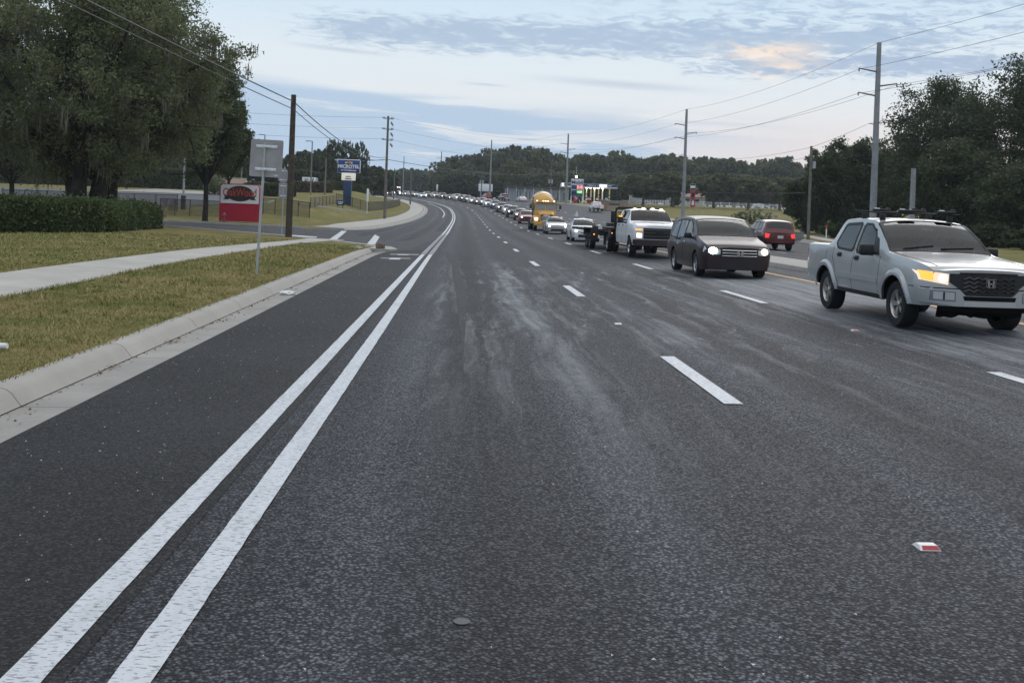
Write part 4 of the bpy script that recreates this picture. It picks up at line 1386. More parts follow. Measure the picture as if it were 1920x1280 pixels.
# ---- generic cars
def make_car(name, label, cat, kind, paint_m, head=HEADF, lit=True, detail=1, group=None):
    t = thing(name, label, cat, group=group)
    if kind == 'sedan':
        L = 4.65; ya, yb, r, tw = .92, 3.62, .325, .21; W0 = .90
        top = [(0, .72), (.12, .78), (.5, .85), (1.15, .955), (1.25, .98), (1.65, 1.22), (2.1, 1.395), (2.5, 1.44), (3.0, 1.43), (3.4, 1.36), (4.0, 1.10), (4.15, 1.06), (4.55, 1.03), (4.65, .98)]
        cow, rf, rr_, bk = 1.30, 2.05, 3.3, 4.02
        belt = [(0, .66), (.5, .80), (1.2, .90), (4.1, .97), (4.65, .93)]
        sill = [(0, .24), (.5, .22), (4.2, .24), (4.65, .32)]; zm = .60; inset = .30
        wins = [[(1.72, .955), (2.55, .97), (2.55, 1.33), (2.25, 1.325), (1.95, 1.18)], [(2.63, .972), (3.35, .99), (3.62, 1.06), (3.3, 1.27), (2.63, 1.335)]]
        gz = (.52, .60, .42); hz = (.58, .70, .48, .88); lowg = (.26, .44, .55)
    elif kind == 'suv':
        L = 4.70; ya, yb, r, tw = .92, 3.66, .36, .23; W0 = .94
        top = [(0, .90), (.12, .97), (.5, 1.05), (1.05, 1.12), (1.18, 1.15), (1.6, 1.45), (1.95, 1.63), (2.3, 1.70), (3.2, 1.72), (4.2, 1.66), (4.35, 1.60), (4.62, 1.15), (4.70, 1.0)]
        cow, rf, rr_, bk = 1.22, 1.95, 4.25, 4.60
        belt = [(0, .84), (.5, .98), (1.2, 1.05), (4.2, 1.12), (4.70, .98)]
        sill = [(0, .33), (.5, .30), (4.2, .33), (4.70, .42)]; zm = .72; inset = .26
        wins = [[(1.62, 1.10), (2.45, 1.12), (2.45, 1.55), (2.12, 1.54), (1.86, 1.38)], [(2.53, 1.12), (3.25, 1.14), (3.25, 1.56), (2.53, 1.565)], [(3.33, 1.15), (4.0, 1.18), (3.86, 1.48), (3.33, 1.55)]]
        gz = (.62, .84, .40); hz = (.74, .90, .46, .92); lowg = (.36, .54, .55)
    elif kind == 'van':
        L = 5.15; ya, yb, r, tw = .95, 3.95, .345, .24; W0 = 1.0
        top = [(0, .88), (.12, .95), (.5, 1.04), (1.0, 1.13), (1.12, 1.16), (1.6, 1.46), (2.0, 1.645), (2.3, 1.71), (3.4, 1.745), (4.6, 1.70), (4.8, 1.63), (5.08, 1.10), (5.15, .95)]
        cow, rf, rr_, bk = 1.17, 2.02, 4.7, 5.05
        belt = [(0, .80), (.5, .95), (1.15, 1.04), (2.6, 1.04), (3.0, 1.03), (3.35, .97), (4.4, 1.04), (5.15, .95)]
        sill = [(0, .26), (.5, .22), (4.4, .25), (5.15, .36)]; zm = .70; inset = .24
        wins = [[(1.75, 1.09), (2.62, 1.09), (2.62, 1.57), (2.32, 1.575), (2.0, 1.42)], [(2.72, 1.08), (3.68, 1.03), (3.68, 1.585), (2.72, 1.58)], [(3.78, 1.05), (4.62, 1.09), (4.45, 1.50), (3.78, 1.575)], [(1.42, 1.07), (1.68, 1.08), (1.86, 1.33)]]
        gz = (.60, .83, .52); hz = (.66, .86, .53, .955); lowg = (.30, .46, .60)
    else:  # pickup
        L = 5.75; ya, yb, r, tw = 1.0, 4.60, .40, .26; W0 = .98
        top = [(0, 1.08), (.1, 1.14), (.5, 1.19), (1.45, 1.27), (1.58, 1.30), (1.95, 1.58), (2.3, 1.80), (2.6, 1.87), (3.2, 1.89), (3.75, 1.87), (3.84, 1.80), (3.92, 1.28), (4.1, 1.26), (5.65, 1.28), (5.75, 1.24)]
        cow, rf, rr_, bk = 1.62, 2.28, 3.79, 3.90
        belt = [(0, 1.0), (.5, 1.12), (1.5, 1.20), (3.7, 1.23), (3.95, 1.25), (5.75, 1.22)]
        sill = [(0, .46), (.5, .44), (5.0, .48), (5.75, .55)]; zm = .82; inset = .24
        wins = [[(2.02, 1.25), (2.85, 1.26), (2.85, 1.73), (2.5, 1.72), (2.22, 1.56)], [(2.93, 1.26), (3.6, 1.27), (3.6, 1.72), (2.93, 1.735)]]
        gz = (.68, 1.04, .52); hz = (.84, 1.06, .56, .95); lowg = (.50, .62, .60)
    cab0 = cow
    te = []
    for y, z in top:
        te.append((y, z - (.05 if (cow < y < bk + .1) else .035)))
    wroof = W0 - inset
    wt = [(0, W0 - .16), (.4, W0 - .12), (cow, W0 - .12), (cow + .42, W0 - .12 - (inset - .12) * .6), (rf, wroof), (rr_ - .1, wroof)]
    if kind == 'sedan': wt += [(bk, W0 - .16), (L, W0 - .20)]
    elif kind == 'pickup': wt += [(bk - .02, wroof + .03), (bk + .12, W0 - .07), (L, W0 - .08)]
    else: wt += [(L - .1, W0 - .12), (L, W0 - .13)]
    h = Hull(L, top, te, wt, belt, [(0, W0 - .14), (.15, W0 - .09), (.5, W0 - .05), (L - .5, W0 - .05), (L, W0 - .12)],
             [(0, W0 - .13), (.08, W0 - .07), (.2, W0 - .03), (.5, W0), (L - .4, W0), (L - .1, W0 - .03), (L, W0 - .08)],
             [(0, W0 - .17), (.3, W0 - .07), (.6, W0 - .04), (L - .5, W0 - .04), (L, W0 - .12)], sill, [(0, zm), (L, zm + .04)],
             [(ya, r + .07, r), (yb, r + .07, r)], bulge=.20 if kind in ('sedan', 'van') else .13, rbulge=.08, p=2.3)
    st = .10 if detail > 1 else .2
    wc, wr = h.wt(cow + .08) - .055, h.wt(rf) - .05
    WSP = (wc, cow + .09, .06, wr, rf - .05, .05)
    h.body('body', paint_m, t, 90 if detail > 1 else 34, 10 if detail > 1 else 6, ([('top', ws_poly(wc + .015, cow + .07, .06, wr + .015, rf - .035, .05))] + [('side', grown(q, .015)) for q in wins if len(q) > 3]) if detail > 1 else ())
    if detail > 1: cabin(h, t, cow + .12, cow + 1.22, cow + 2.25, W0 - .24, belt[2][1] + .02, 0)
    if detail > 1: ws = front_glass(h, t, WSP, st)
    else: g = MB(); h.patch(g, 'top', [(-wc, cow + .07), (-wc * .5, cow + .01), (wc * .5, cow + .01), (wc, cow + .07), (wr, rf - .02), (wr * .6, rf + .03), (-wr * .6, rf + .03), (-wr, rf - .02)], .010, step=st, smooth_poly=1 if detail > 1 else 0)
    if detail < 2: ws = g.build('windshield', GLASS, t, 40)
    wr2 = h.wt(rr_) - .06; wb2 = h.wt(bk) - .10
    g = MB(); h.patch(g, 'top', [(-wr2, rr_ + .06), (wr2, rr_ + .06), (wb2, bk - .03), (-wb2, bk - .03)], .006, step=st); g.build('rear_window', GLASS, t, 40)
    for sg in (-1, 1):
        for w in wins:
            if detail > 1: side_glass(h, t, w, sg, st, .045, GLASS if len(w) == 3 else None)
            else:
                g = MB(); h.patch(g, 'side', w, .008, sg, step=st); g.build('side_window', GLASS, t, 40)
        mirror_part(t, h, cow + .45, belt[2][1] + .08, sg, BLACKP if kind in ('van', 'pickup') else paint_m)
        z0, z1, x0, x1 = hz
        hl = MB(); h.patch(hl, 'front', [(sg * x1, z0 + .07), (sg * (x0 + .1), z0), (sg * x0, z0 + .02), (sg * x0, z1 - .05), (sg * (x1 - .05), z1 + .02)][::sg], .008, step=.1)
        ho = hl.build('headlight', LAMP_LENS, t, 40)
        if lit:
            rad = (.105 if kind == 'van' else .085) if detail > 1 else .088
            xb = x0 + (x1 - x0) * .45; zb = (z0 + z1) / 2 + .01
            bb = MB(); h.patch(bb, 'front', [(sg * xb + rad * math.cos(q), zb + rad * .85 * math.sin(q)) for q in [i * math.pi / 6 for i in range(12)]], .016, step=.1); bb.build('bulb', head, ho)
        z0, z1 = (belt[-1][1] - .28, belt[-1][1] - .02)
        tl = MB(); h.patch(tl, 'rear', [(sg * (W0 - .09), z0), (sg * (W0 - .30), z0), (sg * (W0 - .36), z1 - .04), (sg * (W0 - .11), z1)][::sg], .010, step=.1); tl.build('tail_light', TAILOFF if lit else TAIL, t, 40)
        for yy in ((cow + 1.25, cow + 2.15) if kind != 'pickup' else (cow + 1.1, cow + 1.85)):
            if detail > 1:
                z = h.belt(yy) - .10; d = MB(); d.box((sg * (h.W(yy, z) + .02), yy, z), (.03, .17, .035), bev=.012); d.build('door_handle', CHROME if kind == 'van' else BLACKP, t)
    gz0, gz1, gw = gz
    gr = MB(); h.patch(gr, 'front', [(-gw * .9, gz0), (gw * .9, gz0), (gw, gz1), (-gw, gz1)], .008, step=.12); go = gr.build('grille', BLACKP, t, 40)
    if detail > 1:
        for k in range(3):
            zz = gz0 + (gz1 - gz0) * (k + .5) / 3
            w = MB(); w.tube([(x, h.front(x, zz) - .014, zz) for x in np.linspace(-gw * .93, gw * .93, 9)], .014, 6); w.build('grille_bar', CHROME, go)
    lg = MB(); h.patch(lg, 'front', [(-lowg[2], lowg[0]), (lowg[2], lowg[0]), (lowg[2] * .95, lowg[1]), (-lowg[2] * .95, lowg[1])], .006, step=.12); lg.build('lower_intake', BLACKP, t, 40)
    rb = MB(); h.patch(rb, 'rear', [(-W0 + .12, sill[-1][1]), (W0 - .12, sill[-1][1]), (W0 - .12, sill[-1][1] + .2), (-W0 + .12, sill[-1][1] + .2)], .03, step=.15); rb.build('rear_bumper', CHROME if kind == 'pickup' else paint_m, t)
    pl = MB(); pz = belt[-1][1] - .22; pl.box((0, h.rear(0, pz) + .015, pz), (.32, .012, .16)); pl.build('licence_plate', LAMP_LENS, t)
    if kind == 'pickup':
        c = MB(); h.patch(c, 'top', [(-.78, 4.10), (.78, 4.10), (.78, 5.66), (-.78, 5.66)], .01); c.build('bed_dark_patch', BLACKP, t)  # dark patch in place of the open bed's inside
    if detail > 1:
        for sg in (-1, 1):
            ln = [[(cow + .38, sill[1][1] + .1), (cow + .36, belt[2][1] - .03)], [(cow + 1.43, sill[1][1] + .08), (cow + 1.43, belt[2][1])]]
            if kind == 'van': ln += [[(3.70, .75), (3.72, 1.02)], [(2.7, .98), (4.95, 1.0)]]
            seams(h, t, ln, sg)
    for y in (ya, yb):
        for sg in (-1, 1): wheel(t, sg * (W0 - tw / 2 - .015), y, r, tw, sg, RIM, 'seven' if kind == 'van' else 'five', 28 if detail > 1 else 16)
    return t, h


def lane_pose(y, d, toward=True):
    """position on lane offset d and heading along the street"""
    s = (RX(y + 1) - RX(y - 1)) / 2
    p = pos(y, d)
    return p, -math.atan(s) if toward else math.pi - math.atan(s)


def put(t, y, d, toward=True, rz=0.0):
    p, a = lane_pose(y, d, toward)
    t.location = p; t.rotation_euler = (0, 0, a + rz)
    return t


def y_for_px(px, d):
    """depth on lane offset d where the lane crosses picture column px (far, bending part)"""
    best = None; y = 60.0
    while y < 480:
        p = pos(y, d, .7); X = p.x / y; Z = (p.z - CAM_H) / y
        u = X * _c + Z * _s
        e = abs(960 + u * FPX - px)
        if best is None or e < best[0]: best = (e, y)
        y += .5
    return best[1]

# ---- white heavy-duty flatbed pickup
def flatbed_truck():
    t = thing('flatbed_truck', 'white crew cab work truck with black flatbed and amber roof lights', 'truck')
    L = 4.30
    h = Hull(L,
        top=[(0, 1.30), (.10, 1.36), (.5, 1.40), (1.42, 1.45), (1.55, 1.48), (1.9, 1.74), (2.25, 1.94), (2.5, 1.985), (3.2, 2.0), (4.1, 1.97), (4.25, 1.92), (4.30, 1.82)],
        te=[(0, 1.25), (.10, 1.31), (.5, 1.36), (1.42, 1.41), (1.55, 1.44), (1.9, 1.69), (2.25, 1.885), (2.5, 1.935), (3.2, 1.95), (4.1, 1.92), (4.25, 1.88), (4.30, 1.80)],
        wt=[(0, .86), (.4, .90), (1.5, .91), (1.95, .80), (2.4, .73), (3.2, .73), (4.2, .74), (4.3, .76)],
        belt=[(0, 1.18), (.5, 1.28), (1.5, 1.35), (4.3, 1.38)],
        ws=[(0, .90), (.15, .95), (.5, .97), (4.3, .96)],
        wm=[(0, .93), (.08, .98), (.2, 1.01), (1, 1.02), (4.3, 1.01)],
        wb=[(0, .90), (.3, .97), (4.3, .97)],
        sill=[(0, .52), (1.6, .50), (4.3, .52)], zmid=[(0, .9), (4.3, .92)],
        arches=[(1.0, .50, .40)], bulge=.10, rbulge=.02, p=2.6)
    WSP = (.82, 1.65, .05, .69, 2.19, .05)
    SW = [[(2.0, 1.40), (2.80, 1.41), (2.80, 1.86), (2.45, 1.85), (2.18, 1.70)], [(2.92, 1.41), (3.75, 1.42), (3.85, 1.62), (3.72, 1.85), (2.92, 1.87)]]
    h.body('body', P_WHITE, t, 84, 10, [('top', ws_poly(.84, 1.62, .05, .71, 2.21, .05))] + [('side', grown(q, .015)) for q in SW])
    cabin(h, t, 1.72, 2.75, 3.8, .78, 1.38, 0)
    ws = front_glass(h, t, WSP, .1)
    k = MB(); k.box((.0, 2.15, 1.84), (.22, .05, .06), bev=.015); k.build('rear_view_mirror', LAMP_LENS, ws)
    for sg in (-1, 1):
        for w in SW: side_glass(h, t, w, sg, .1, .045)
        seams(h, t, [[(1.75, .62), (1.74, 1.30)], [(2.86, .58), (2.86, 1.38)], [(3.86, .70), (3.88, 1.36)]], sg)
        for yy in (2.68, 3.66):
            d = MB(); d.box((sg * (h.W(yy, 1.27) + .02), yy, 1.27), (.03, .17, .04), bev=.01); d.build('door_handle', BLACKP, t)
        # tall towing mirrors
        m = MB(); m.box((sg * 1.24, 1.95, 1.52), (.22, .12, .32), 0, bev=.03); m.box((sg * 1.06, 1.97, 1.50), (.22, .05, .05), 0, bev=.012); m.box((sg * 1.06, 1.97, 1.40), (.22, .05, .04), 0, bev=.012)
        mo = m.build('mirror', BLACKP, t, 50)
        m = MB(); m.box((sg * 1.24, 1.885, 1.64), (.17, .012, .05)); m.build('turn_lamp', AMBER if sg < 0 else BLACKP, mo)
        # stacked headlights
        a = MB(); h.patch(a, 'front', [(sg * .93, 1.10), (sg * .68, 1.10), (sg * .68, 1.155), (sg * .95, 1.165)][::sg], .012, step=.06); a.build('turn_lamp', AMBER, t, 40)
        a = MB(); h.patch(a, 'front', [(sg * .94, .77), (sg * .66, .77), (sg * .66, 1.075), (sg * .95, 1.08)][::sg], .012, step=.06); ho = a.build('headlight', LAMP_LENS, t, 40)
        a = MB(); h.patch(a, 'front', rect(*sorted((sg * .70, sg * .90))[:1], .82, sorted((sg * .70, sg * .90))[1], .98), .02, step=.06); a.build('bulb', HEAD, ho)
        s_ = MB(); s_.box((sg * 1.0, 2.9, .43), (.16, 2.2, .05), 0, bev=.015); s_.build('side_step', BLACKP, t)
        # lips over the wheels
    gr = MB(); h.patch(gr, 'front', rect(-.64, .76, .64, 1.20), .010, step=.1); go = gr.build('grille', BLACKP, t, 40)
    for zz in (.86, 1.01, 1.12):
        w = MB(); w.tube([(x, h.front(x, zz) - .02, zz) for x in np.linspace(-.62, .62, 9)], .022, 6); w.build('grille_bar', mat('dark_bar', (.05, .045, .045), .4), go)
    w = MB(); yb = h.front(0, 1.0) - .05
    w.prism([(-.16, .03), (-.06, .03), (-.05, .05), (.05, .05), (.06, .03), (.16, .03), (.13, -.03), (.06, -.03), (.05, -.05), (-.05, -.05), (-.06, -.03), (-.13, -.03)], lambda a, b, q: Vector((a, yb + q, 1.01 + b)), .02); w.build('emblem', BLACKP, go)
    bp = MB(); h.patch(bp, 'front', [(-.97, .50), (.97, .50), (.98, .74), (-.98, .74)], .05, step=.1); bo = bp.build('front_bumper', mat('dark_bumper', (.028, .017, .017), .4), t, 40)
    bp = MB(); h.patch(bp, 'front', rect(-.55, .44, .55, .52), .0, step=.1); bp.build('lower_intake', UNDER, t)
    for x in (-.30, .30):
        k = MB(); k.box((x, -.05, .46), (.07, .10, .07), bev=.01); k.build('tow_hook', BLACKP, bo)
    sc = MB(); h.patch(sc, 'top', [(-.30, .38), (.30, .38), (.27, .47), (-.27, .47)], .012, step=.1); sc.build('hood_scoop', BLACKP, t)
    for x in (-.56, -.20, 0, .20, .56):
        k = MB(); k.box((x, 2.36, h.Z(2.36, x) + .03), (.13, .12, .05), 0, bev=.015); k.build('marker_light', MARKER if x else BLACKP, t)
    # flatbed
    d = MB(); d.box((0, 5.80, 1.08), (2.36, 2.75, .12), 0, bev=.015); d.box((0, 5.8, .80), (.9, 2.9, .35), 1)
    for sg in (-1, 1):
        d.box((sg * 1.08, 5.0, .84), (.20, .75, .36), 0, bev=.02); d.box((sg * 1.0, 5.95, .93), (.36, 1.10, .05), 0, bev=.02)
        d.box((sg * 1.0, 6.5, .60), (.40, .03, .6), 0)
    do = d.build('flatbed', [BLACKP, UNDER], t, 40)
    hr = MB()
    for x in (-1.0, -.5, 0, .5, 1.0): hr.box((x, 4.48, 1.55), (.06, .06, .86), 0, bev=.01)
    for z in (1.35, 1.98): hr.box((0, 4.48, z), (2.06, .07, .07), 0, bev=.01)
    hr.tube([(-1.03, 4.48, 1.14), (-1.03, 4.48, 1.85), (-.90, 4.48, 2.03), (.90, 4.48, 2.03), (1.03, 4.48, 1.85), (1.03, 4.48, 1.14)], .05, 8)
    hr.build('headache_rack', BLACKP, do, 40)
    bx = MB(); bx.box((0, 4.95, 1.32), (1.9, .55, .34), 0, bev=.02); bx.build('tool_box', P_GREY, do)
    for sg in (-1, 1):
        k = MB(); k.box((sg * 1.13, 4.60, .88), (.05, .04, .05), bev=.01); k.build('side_marker', AMBER, do)
    for sg in (-1, 1):
        wheel(t, sg * .90, 1.0, .405, .27, sg, RIM, 'steel', 28, .6)
        wheel(t, sg * 1.02, 5.95, .405, .24, sg, RIM, 'steel', 28, .6); wheel(t, sg * .75, 5.95, .405, .24, sg, RIM, 'steel', 28, .6)
    return t


def gooseneck_trailer():
    t = thing('trailer', 'black equipment trailer with tandem wheels and yellow lettered board behind white flatbed', 'trailer')
    d = MB(); d.box((0, 5.2, .92), (2.1, 8.4, .14), 0, bev=.02); d.box((0, 5.2, .74), (.5, 8.0, .26), 0)
    for sg in (-1, 1): d.box((sg * 1.15, 1.05, .78), (.30, .06, .70), 0, bev=.01)
    d.build('deck', BLACKP, t, 40)
    for sg in (-1, 1):
        f = MB(); f.box((sg * 1.18, 2.2, 1.02), (.34, 2.25, .04), 0, bev=.015)
        f.box((sg * 1.18, 1.06, .84), (.34, .04, .38), 0); f.box((sg * 1.18, 3.34, .84), (.34, .04, .38), 0)
        fo = f.build('fender', BLACKP, t)
        k = MB(); k.box((sg * 1.20, 1.02, .72), (.07, .03, .07), bev=.01); k.build('side_marker', AMBER, fo)
        wheel(t, sg * 1.18, 1.70, .39, .26, sg, RIMD, 'steel', 24, .56); wheel(t, sg * 1.18, 2.62, .39, .26, sg, RIMD, 'steel', 24, .56)
        s = MB(); s.tube([(sg * .96, .62, 1.26), (sg * .96, .62, 1.60)], .36, 18); s.build('spare_tyre', TYRE, t) if sg < 0 and False else None
    b = MB(); b.box((.05, 1.2, 1.60), (.82, .10, .56), 0, bev=.015); b.box((-.05, 1.45, 1.15), (.9, .5, .3), 0, bev=.02)
    bo = b.build('front_board', BLACKP, t)
    yl = MB(); add_text(yl, 'Big T', .27, Matrix.Translation((.14, 1.135, 1.72)) @ UPRIGHT, 0, .004, .008); yl.build('lettering', mat('yellow_letter', (.62, .48, .03), .5), bo, 0)
    yl = MB(); yl.box((.14, 1.143, 1.72), (.58, .01, .30)); yl.build('sign_panel', mat('dark_olive_panel', (.10, .085, .015), .5), bo)
    return t


def cement_mixer():
    t = thing('cement_mixer', 'yellow cement mixer truck with round drum and amber cab lights', 'truck')
    # hood, tapered towards the nose
    hd = MB()
    secs = [(0, .58, .72, 1.55), (.15, .66, .70, 1.70), (1.0, .74, .70, 1.86), (1.75, .82, .70, 1.95)]
    vs = []
    for y, w, z0, z1 in secs: vs += [(-w, y, z0), (-w, y, z1 - .14), (-w * .72, y, z1), (w * .72, y, z1), (w, y, z1 - .14), (w, y, z0)]
    hd.add(vs, [(6 * i + j, 6 * i + (j + 1) % 6, 6 * i + 6 + (j + 1) % 6, 6 * i + 6 + j) for i in range(3) for j in range(6)] + [(0, 1, 2, 3, 4, 5)])
    hd.build('hood', P_YELLOW, t, 30)
    # cab
    c = MB(); cs = [(1.75, 1.02, 1.95, 1.02), (2.05, 1.04, 2.62, .96), (2.25, 1.06, 2.78, .95), (3.35, 1.06, 2.80, .96)]
    vs = []
    for y, w, z1, wr in cs: vs += [(-w, y, .95), (-w, y, min(1.9, z1 - .05)), (-wr, y, z1 - .1), (-wr * .85, y, z1), (wr * .85, y, z1), (wr, y, z1 - .1), (w, y, min(1.9, z1 - .05)), (w, y, .95)]
    c.add(vs, [(8 * i + j, 8 * i + (j + 1) % 8, 8 * i + 8 + (j + 1) % 8, 8 * i + 8 + j) for i in range(3) for j in range(8)] + [tuple(range(8)), tuple(24 + j for j in range(8))])
    co = c.build('cab', P_YELLOW, t, 30)
    v = MB(); v.box((0, 1.98, 2.78), (2.0, .36, .06), 0, bev=.02); v.build('sun_visor', P_YELLOW, co)
    for sg in (-1, 1):
        w = MB(); w.add([(sg * .04, 1.735, 1.99), (sg * .97, 1.735, 1.99), (sg * .92, 2.0, 2.62), (sg * .04, 2.0, 2.62)], [(0, 1, 2, 3)])
        w.add([(sg * .04, 1.75, 1.99), (sg * .97, 1.75, 1.99), (sg * .92, 2.02, 2.62), (sg * .04, 2.02, 2.62)], [(3, 2, 1, 0)]); w.build('windshield', mat('cab_glass', (.16, .17, .15), .06, spec=.7), co, 0)
        w = MB(); w.add([(sg * 1.065, 2.2, 1.95), (sg * 1.07, 3.1, 1.95), (sg * .985, 3.1, 2.6), (sg * .985, 2.35, 2.6)], [(0, 1, 2, 3)]); w.build('side_window', GLASS, co, 0)
        m = MB(); m.box((sg * 1.42, 1.9, 2.2), (.20, .12, .52), 0, bev=.03); m.tube([(sg * 1.04, 2.0, 2.55), (sg * 1.42, 1.92, 2.5)], .02, 6); m.tube([(sg * 1.04, 2.0, 1.9), (sg * 1.42, 1.92, 1.95)], .02, 6)
        mo = m.build('mirror', [P_RED if False else BLACKP], co); k = MB(); k.box((sg * 1.42, 1.83, 2.02), (.15, .02, .12)); k.build('reflector', LAMP_LENS, mo)
        # fenders with headlights
        f = MB()
        fn = lambda a, b, q: Vector((sg * (.70 + q), a, b))
        arc = [(1.05 + .66 * math.cos(q), .66 + .62 * math.sin(q)) for q in [math.pi * i / 12 for i in range(13)]]
        arc2 = [(1.05 + .76 * math.cos(q), .66 + .76 * math.sin(q)) for q in [math.pi * (12 - i) / 12 for i in range(13)]]
        f.prism(arc + arc2, fn, .56); fo = f.build('fender', P_YELLOW, t, 40)
        n_ = MB(); n_.box((sg * .96, .22, 1.10), (.44, .20, .46), 0, bev=.05); n_.build('lamp_housing', P_YELLOW, fo)
        n_ = MB(); n_.box((sg * .98, .11, 1.10), (.30, .03, .26), 0, bev=.01); n_.build('headlight', HEAD if sg < 0 else LAMP_LENS, fo)
        ex = MB(); ex.tube([(sg * 1.12, 3.45, 1.0), (sg * 1.12, 3.45, 3.25)], .075, 10); ex.build('exhaust_stack', mat('stack_metal', (.2, .19, .18), .4, .7) if sg < 0 else MT['stack_metal'], t)
        wheel(t, sg * 1.0, 1.05, .53, .32, sg, RIM, 'steel', 24, .56)
        for y in (5.6, 7.0):
            wheel(t, sg * 1.0, y, .53, .55, sg, RIM, 'steel', 20, .56)
        tk = MB(); tk.tube([(sg * .95, 3.5, .85), (sg * .95, 4.6, .85)], .33, 14); tk.build('fuel_tank', CHROME, t)
    for x in (-.82, -.22, 0, .22, .82):
        k = MB(); k.box((x, 1.98, 2.84), (.12, .14, .07), 0, bev=.02); k.build('marker_light', MARKER, co)
    g = MB(); g.prism([(-.50, .95), (.50, .95), (.54, 1.52), (.22, 1.56), (.0, 1.48), (-.22, 1.56), (-.54, 1.52)], lambda a, b, q: Vector((a, -.035 + q, b)), .05)
    go = g.build('grille', mat('grille_dark', (.05, .045, .035), .4), t, 0)
    for i in range(7):
        z = .99 + i * .062; k = MB(); k.box((0, -.045, z), (.98, .03, .02)); k.build('grille_bar', CHROME, go)
    k = MB(); add_text(k, 'MACK', .17, Matrix.Translation((0, -.05, 1.45)) @ UPRIGHT, 0, .01, .006, 1.35); k.build('lettering', CHROME, go, 0)
    k = MB(); k.tube([(-.62, -.03, .92), (-.62, -.03, 1.54), (-.25, -.03, 1.59), (0, -.03, 1.52), (.25, -.03, 1.59), (.62, -.03, 1.54), (.62, -.03, .92), (-.62, -.03, .92)], .045, 6); k.build('grille_frame', P_YELLOW, go, 40)
    b = MB(); b.box((0, -.12, .66), (2.36, .26, .36), 0, bev=.04); bo = b.build('front_bumper', P_YELLOW, t)
    for x in (-.34, .34):
        k = MB(); k.tube([(x, -.26, .68), (x, -.24, .68)], .09, 12); k.build('tow_hole', UNDER, bo)
    ch = MB(); ch.box((0, 5.2, .85), (.9, 6.6, .3), 0); ch.build('chassis', UNDER, t)
    # drum, tilted, wide at the front
    M = Matrix.Translation((0, 4.0, 2.25)) @ Matrix.Rotation(R_(-78), 4, 'X')
    dr = MB(); dr.lathe([(.001, -.12), (.55, -.1), (.95, .25), (1.16, .9), (1.20, 1.6), (1.18, 2.2), (.98, 3.1), (.70, 4.0), (.58, 4.4), (.001, 4.4)], M, 36)
    do = dr.build('mixer_drum', P_YELLOW, t, 40)
    fr = MB(); fr.tube([M @ Vector((1.19 * math.cos(q), 1.19 * math.sin(q), 1.05)) for q in [i * math.pi / 18 for i in range(37)]], .05, 6); fr.build('drum_band', CHROME, do)
    hp = MB(); hp.lathe([(.35, 0), (.75, .7), (.78, .72)], Matrix.Translation((0, 8.2, 2.9)), 20); hp.box((0, 8.5, 2.2), (1.4, .1, 1.4), 0); hp.build('hopper', P_YELLOW, t, 30)
    pd = MB(); pd.box((0, 3.75, 1.6), (1.2, .3, 1.4), 0, bev=.03); pd.build('drum_pedestal', P_YELLOW, t)
    return t


def bus_truck():
    t = thing('bus', 'white and yellow bus with lit roof lamps far up the queue', 'bus')
    b = MB(); b.box((0, 4.9, 1.85), (2.4, 7.6, 2.2), 0, bev=.12); b.build('body', P_WHITE, t)
    h = MB(); h.box((0, .65, 1.05), (2.0, 1.3, 1.1), 0, bev=.12); h.build('hood', P_WHITE, t)
    w = MB(); w.box((0, 1.09, 2.25), (2.0, .03, .75), 0); w.build('windshield', GLASS, t)
    g = MB(); g.box((0, -.01, 1.05), (.8, .03, .6), 0); g.build('grille', BLACKP, t)
    u = MB(); u.box((0, -.02, .58), (2.2, .1, .25), 0, bev=.03); u.build('front_bumper', BLACKP, t)
    for sg in (-1, 1):
        k = MB(); k.box((sg * .80, -.02, 1.05), (.36, .05, .34), 0, bev=.02); k.build('headlight', HEADF, t)
        for y in (1.2, 6.5): wheel(t, sg * 1.05, y, .48, .3, sg, RIM, 'steel', 16, .56)
    for x in (-.9, -.3, 0, .3, .9):
        k = MB(); k.box((x, 1.12, 2.86), (.22, .1, .14), 0, bev=.02); k.build('marker_light', MARKER, t)
    return t


def repaint(t, m):
    for o in t.children:
        if o.name.split('.')[0] in ('body', 'mirror', 'rear_bumper') and o.type == 'MESH':
            for sl in o.material_slots[:1]:
                if sl.material is not None and sl.material.name.endswith('paint'):
                    sl.link = 'OBJECT'; sl.material = m


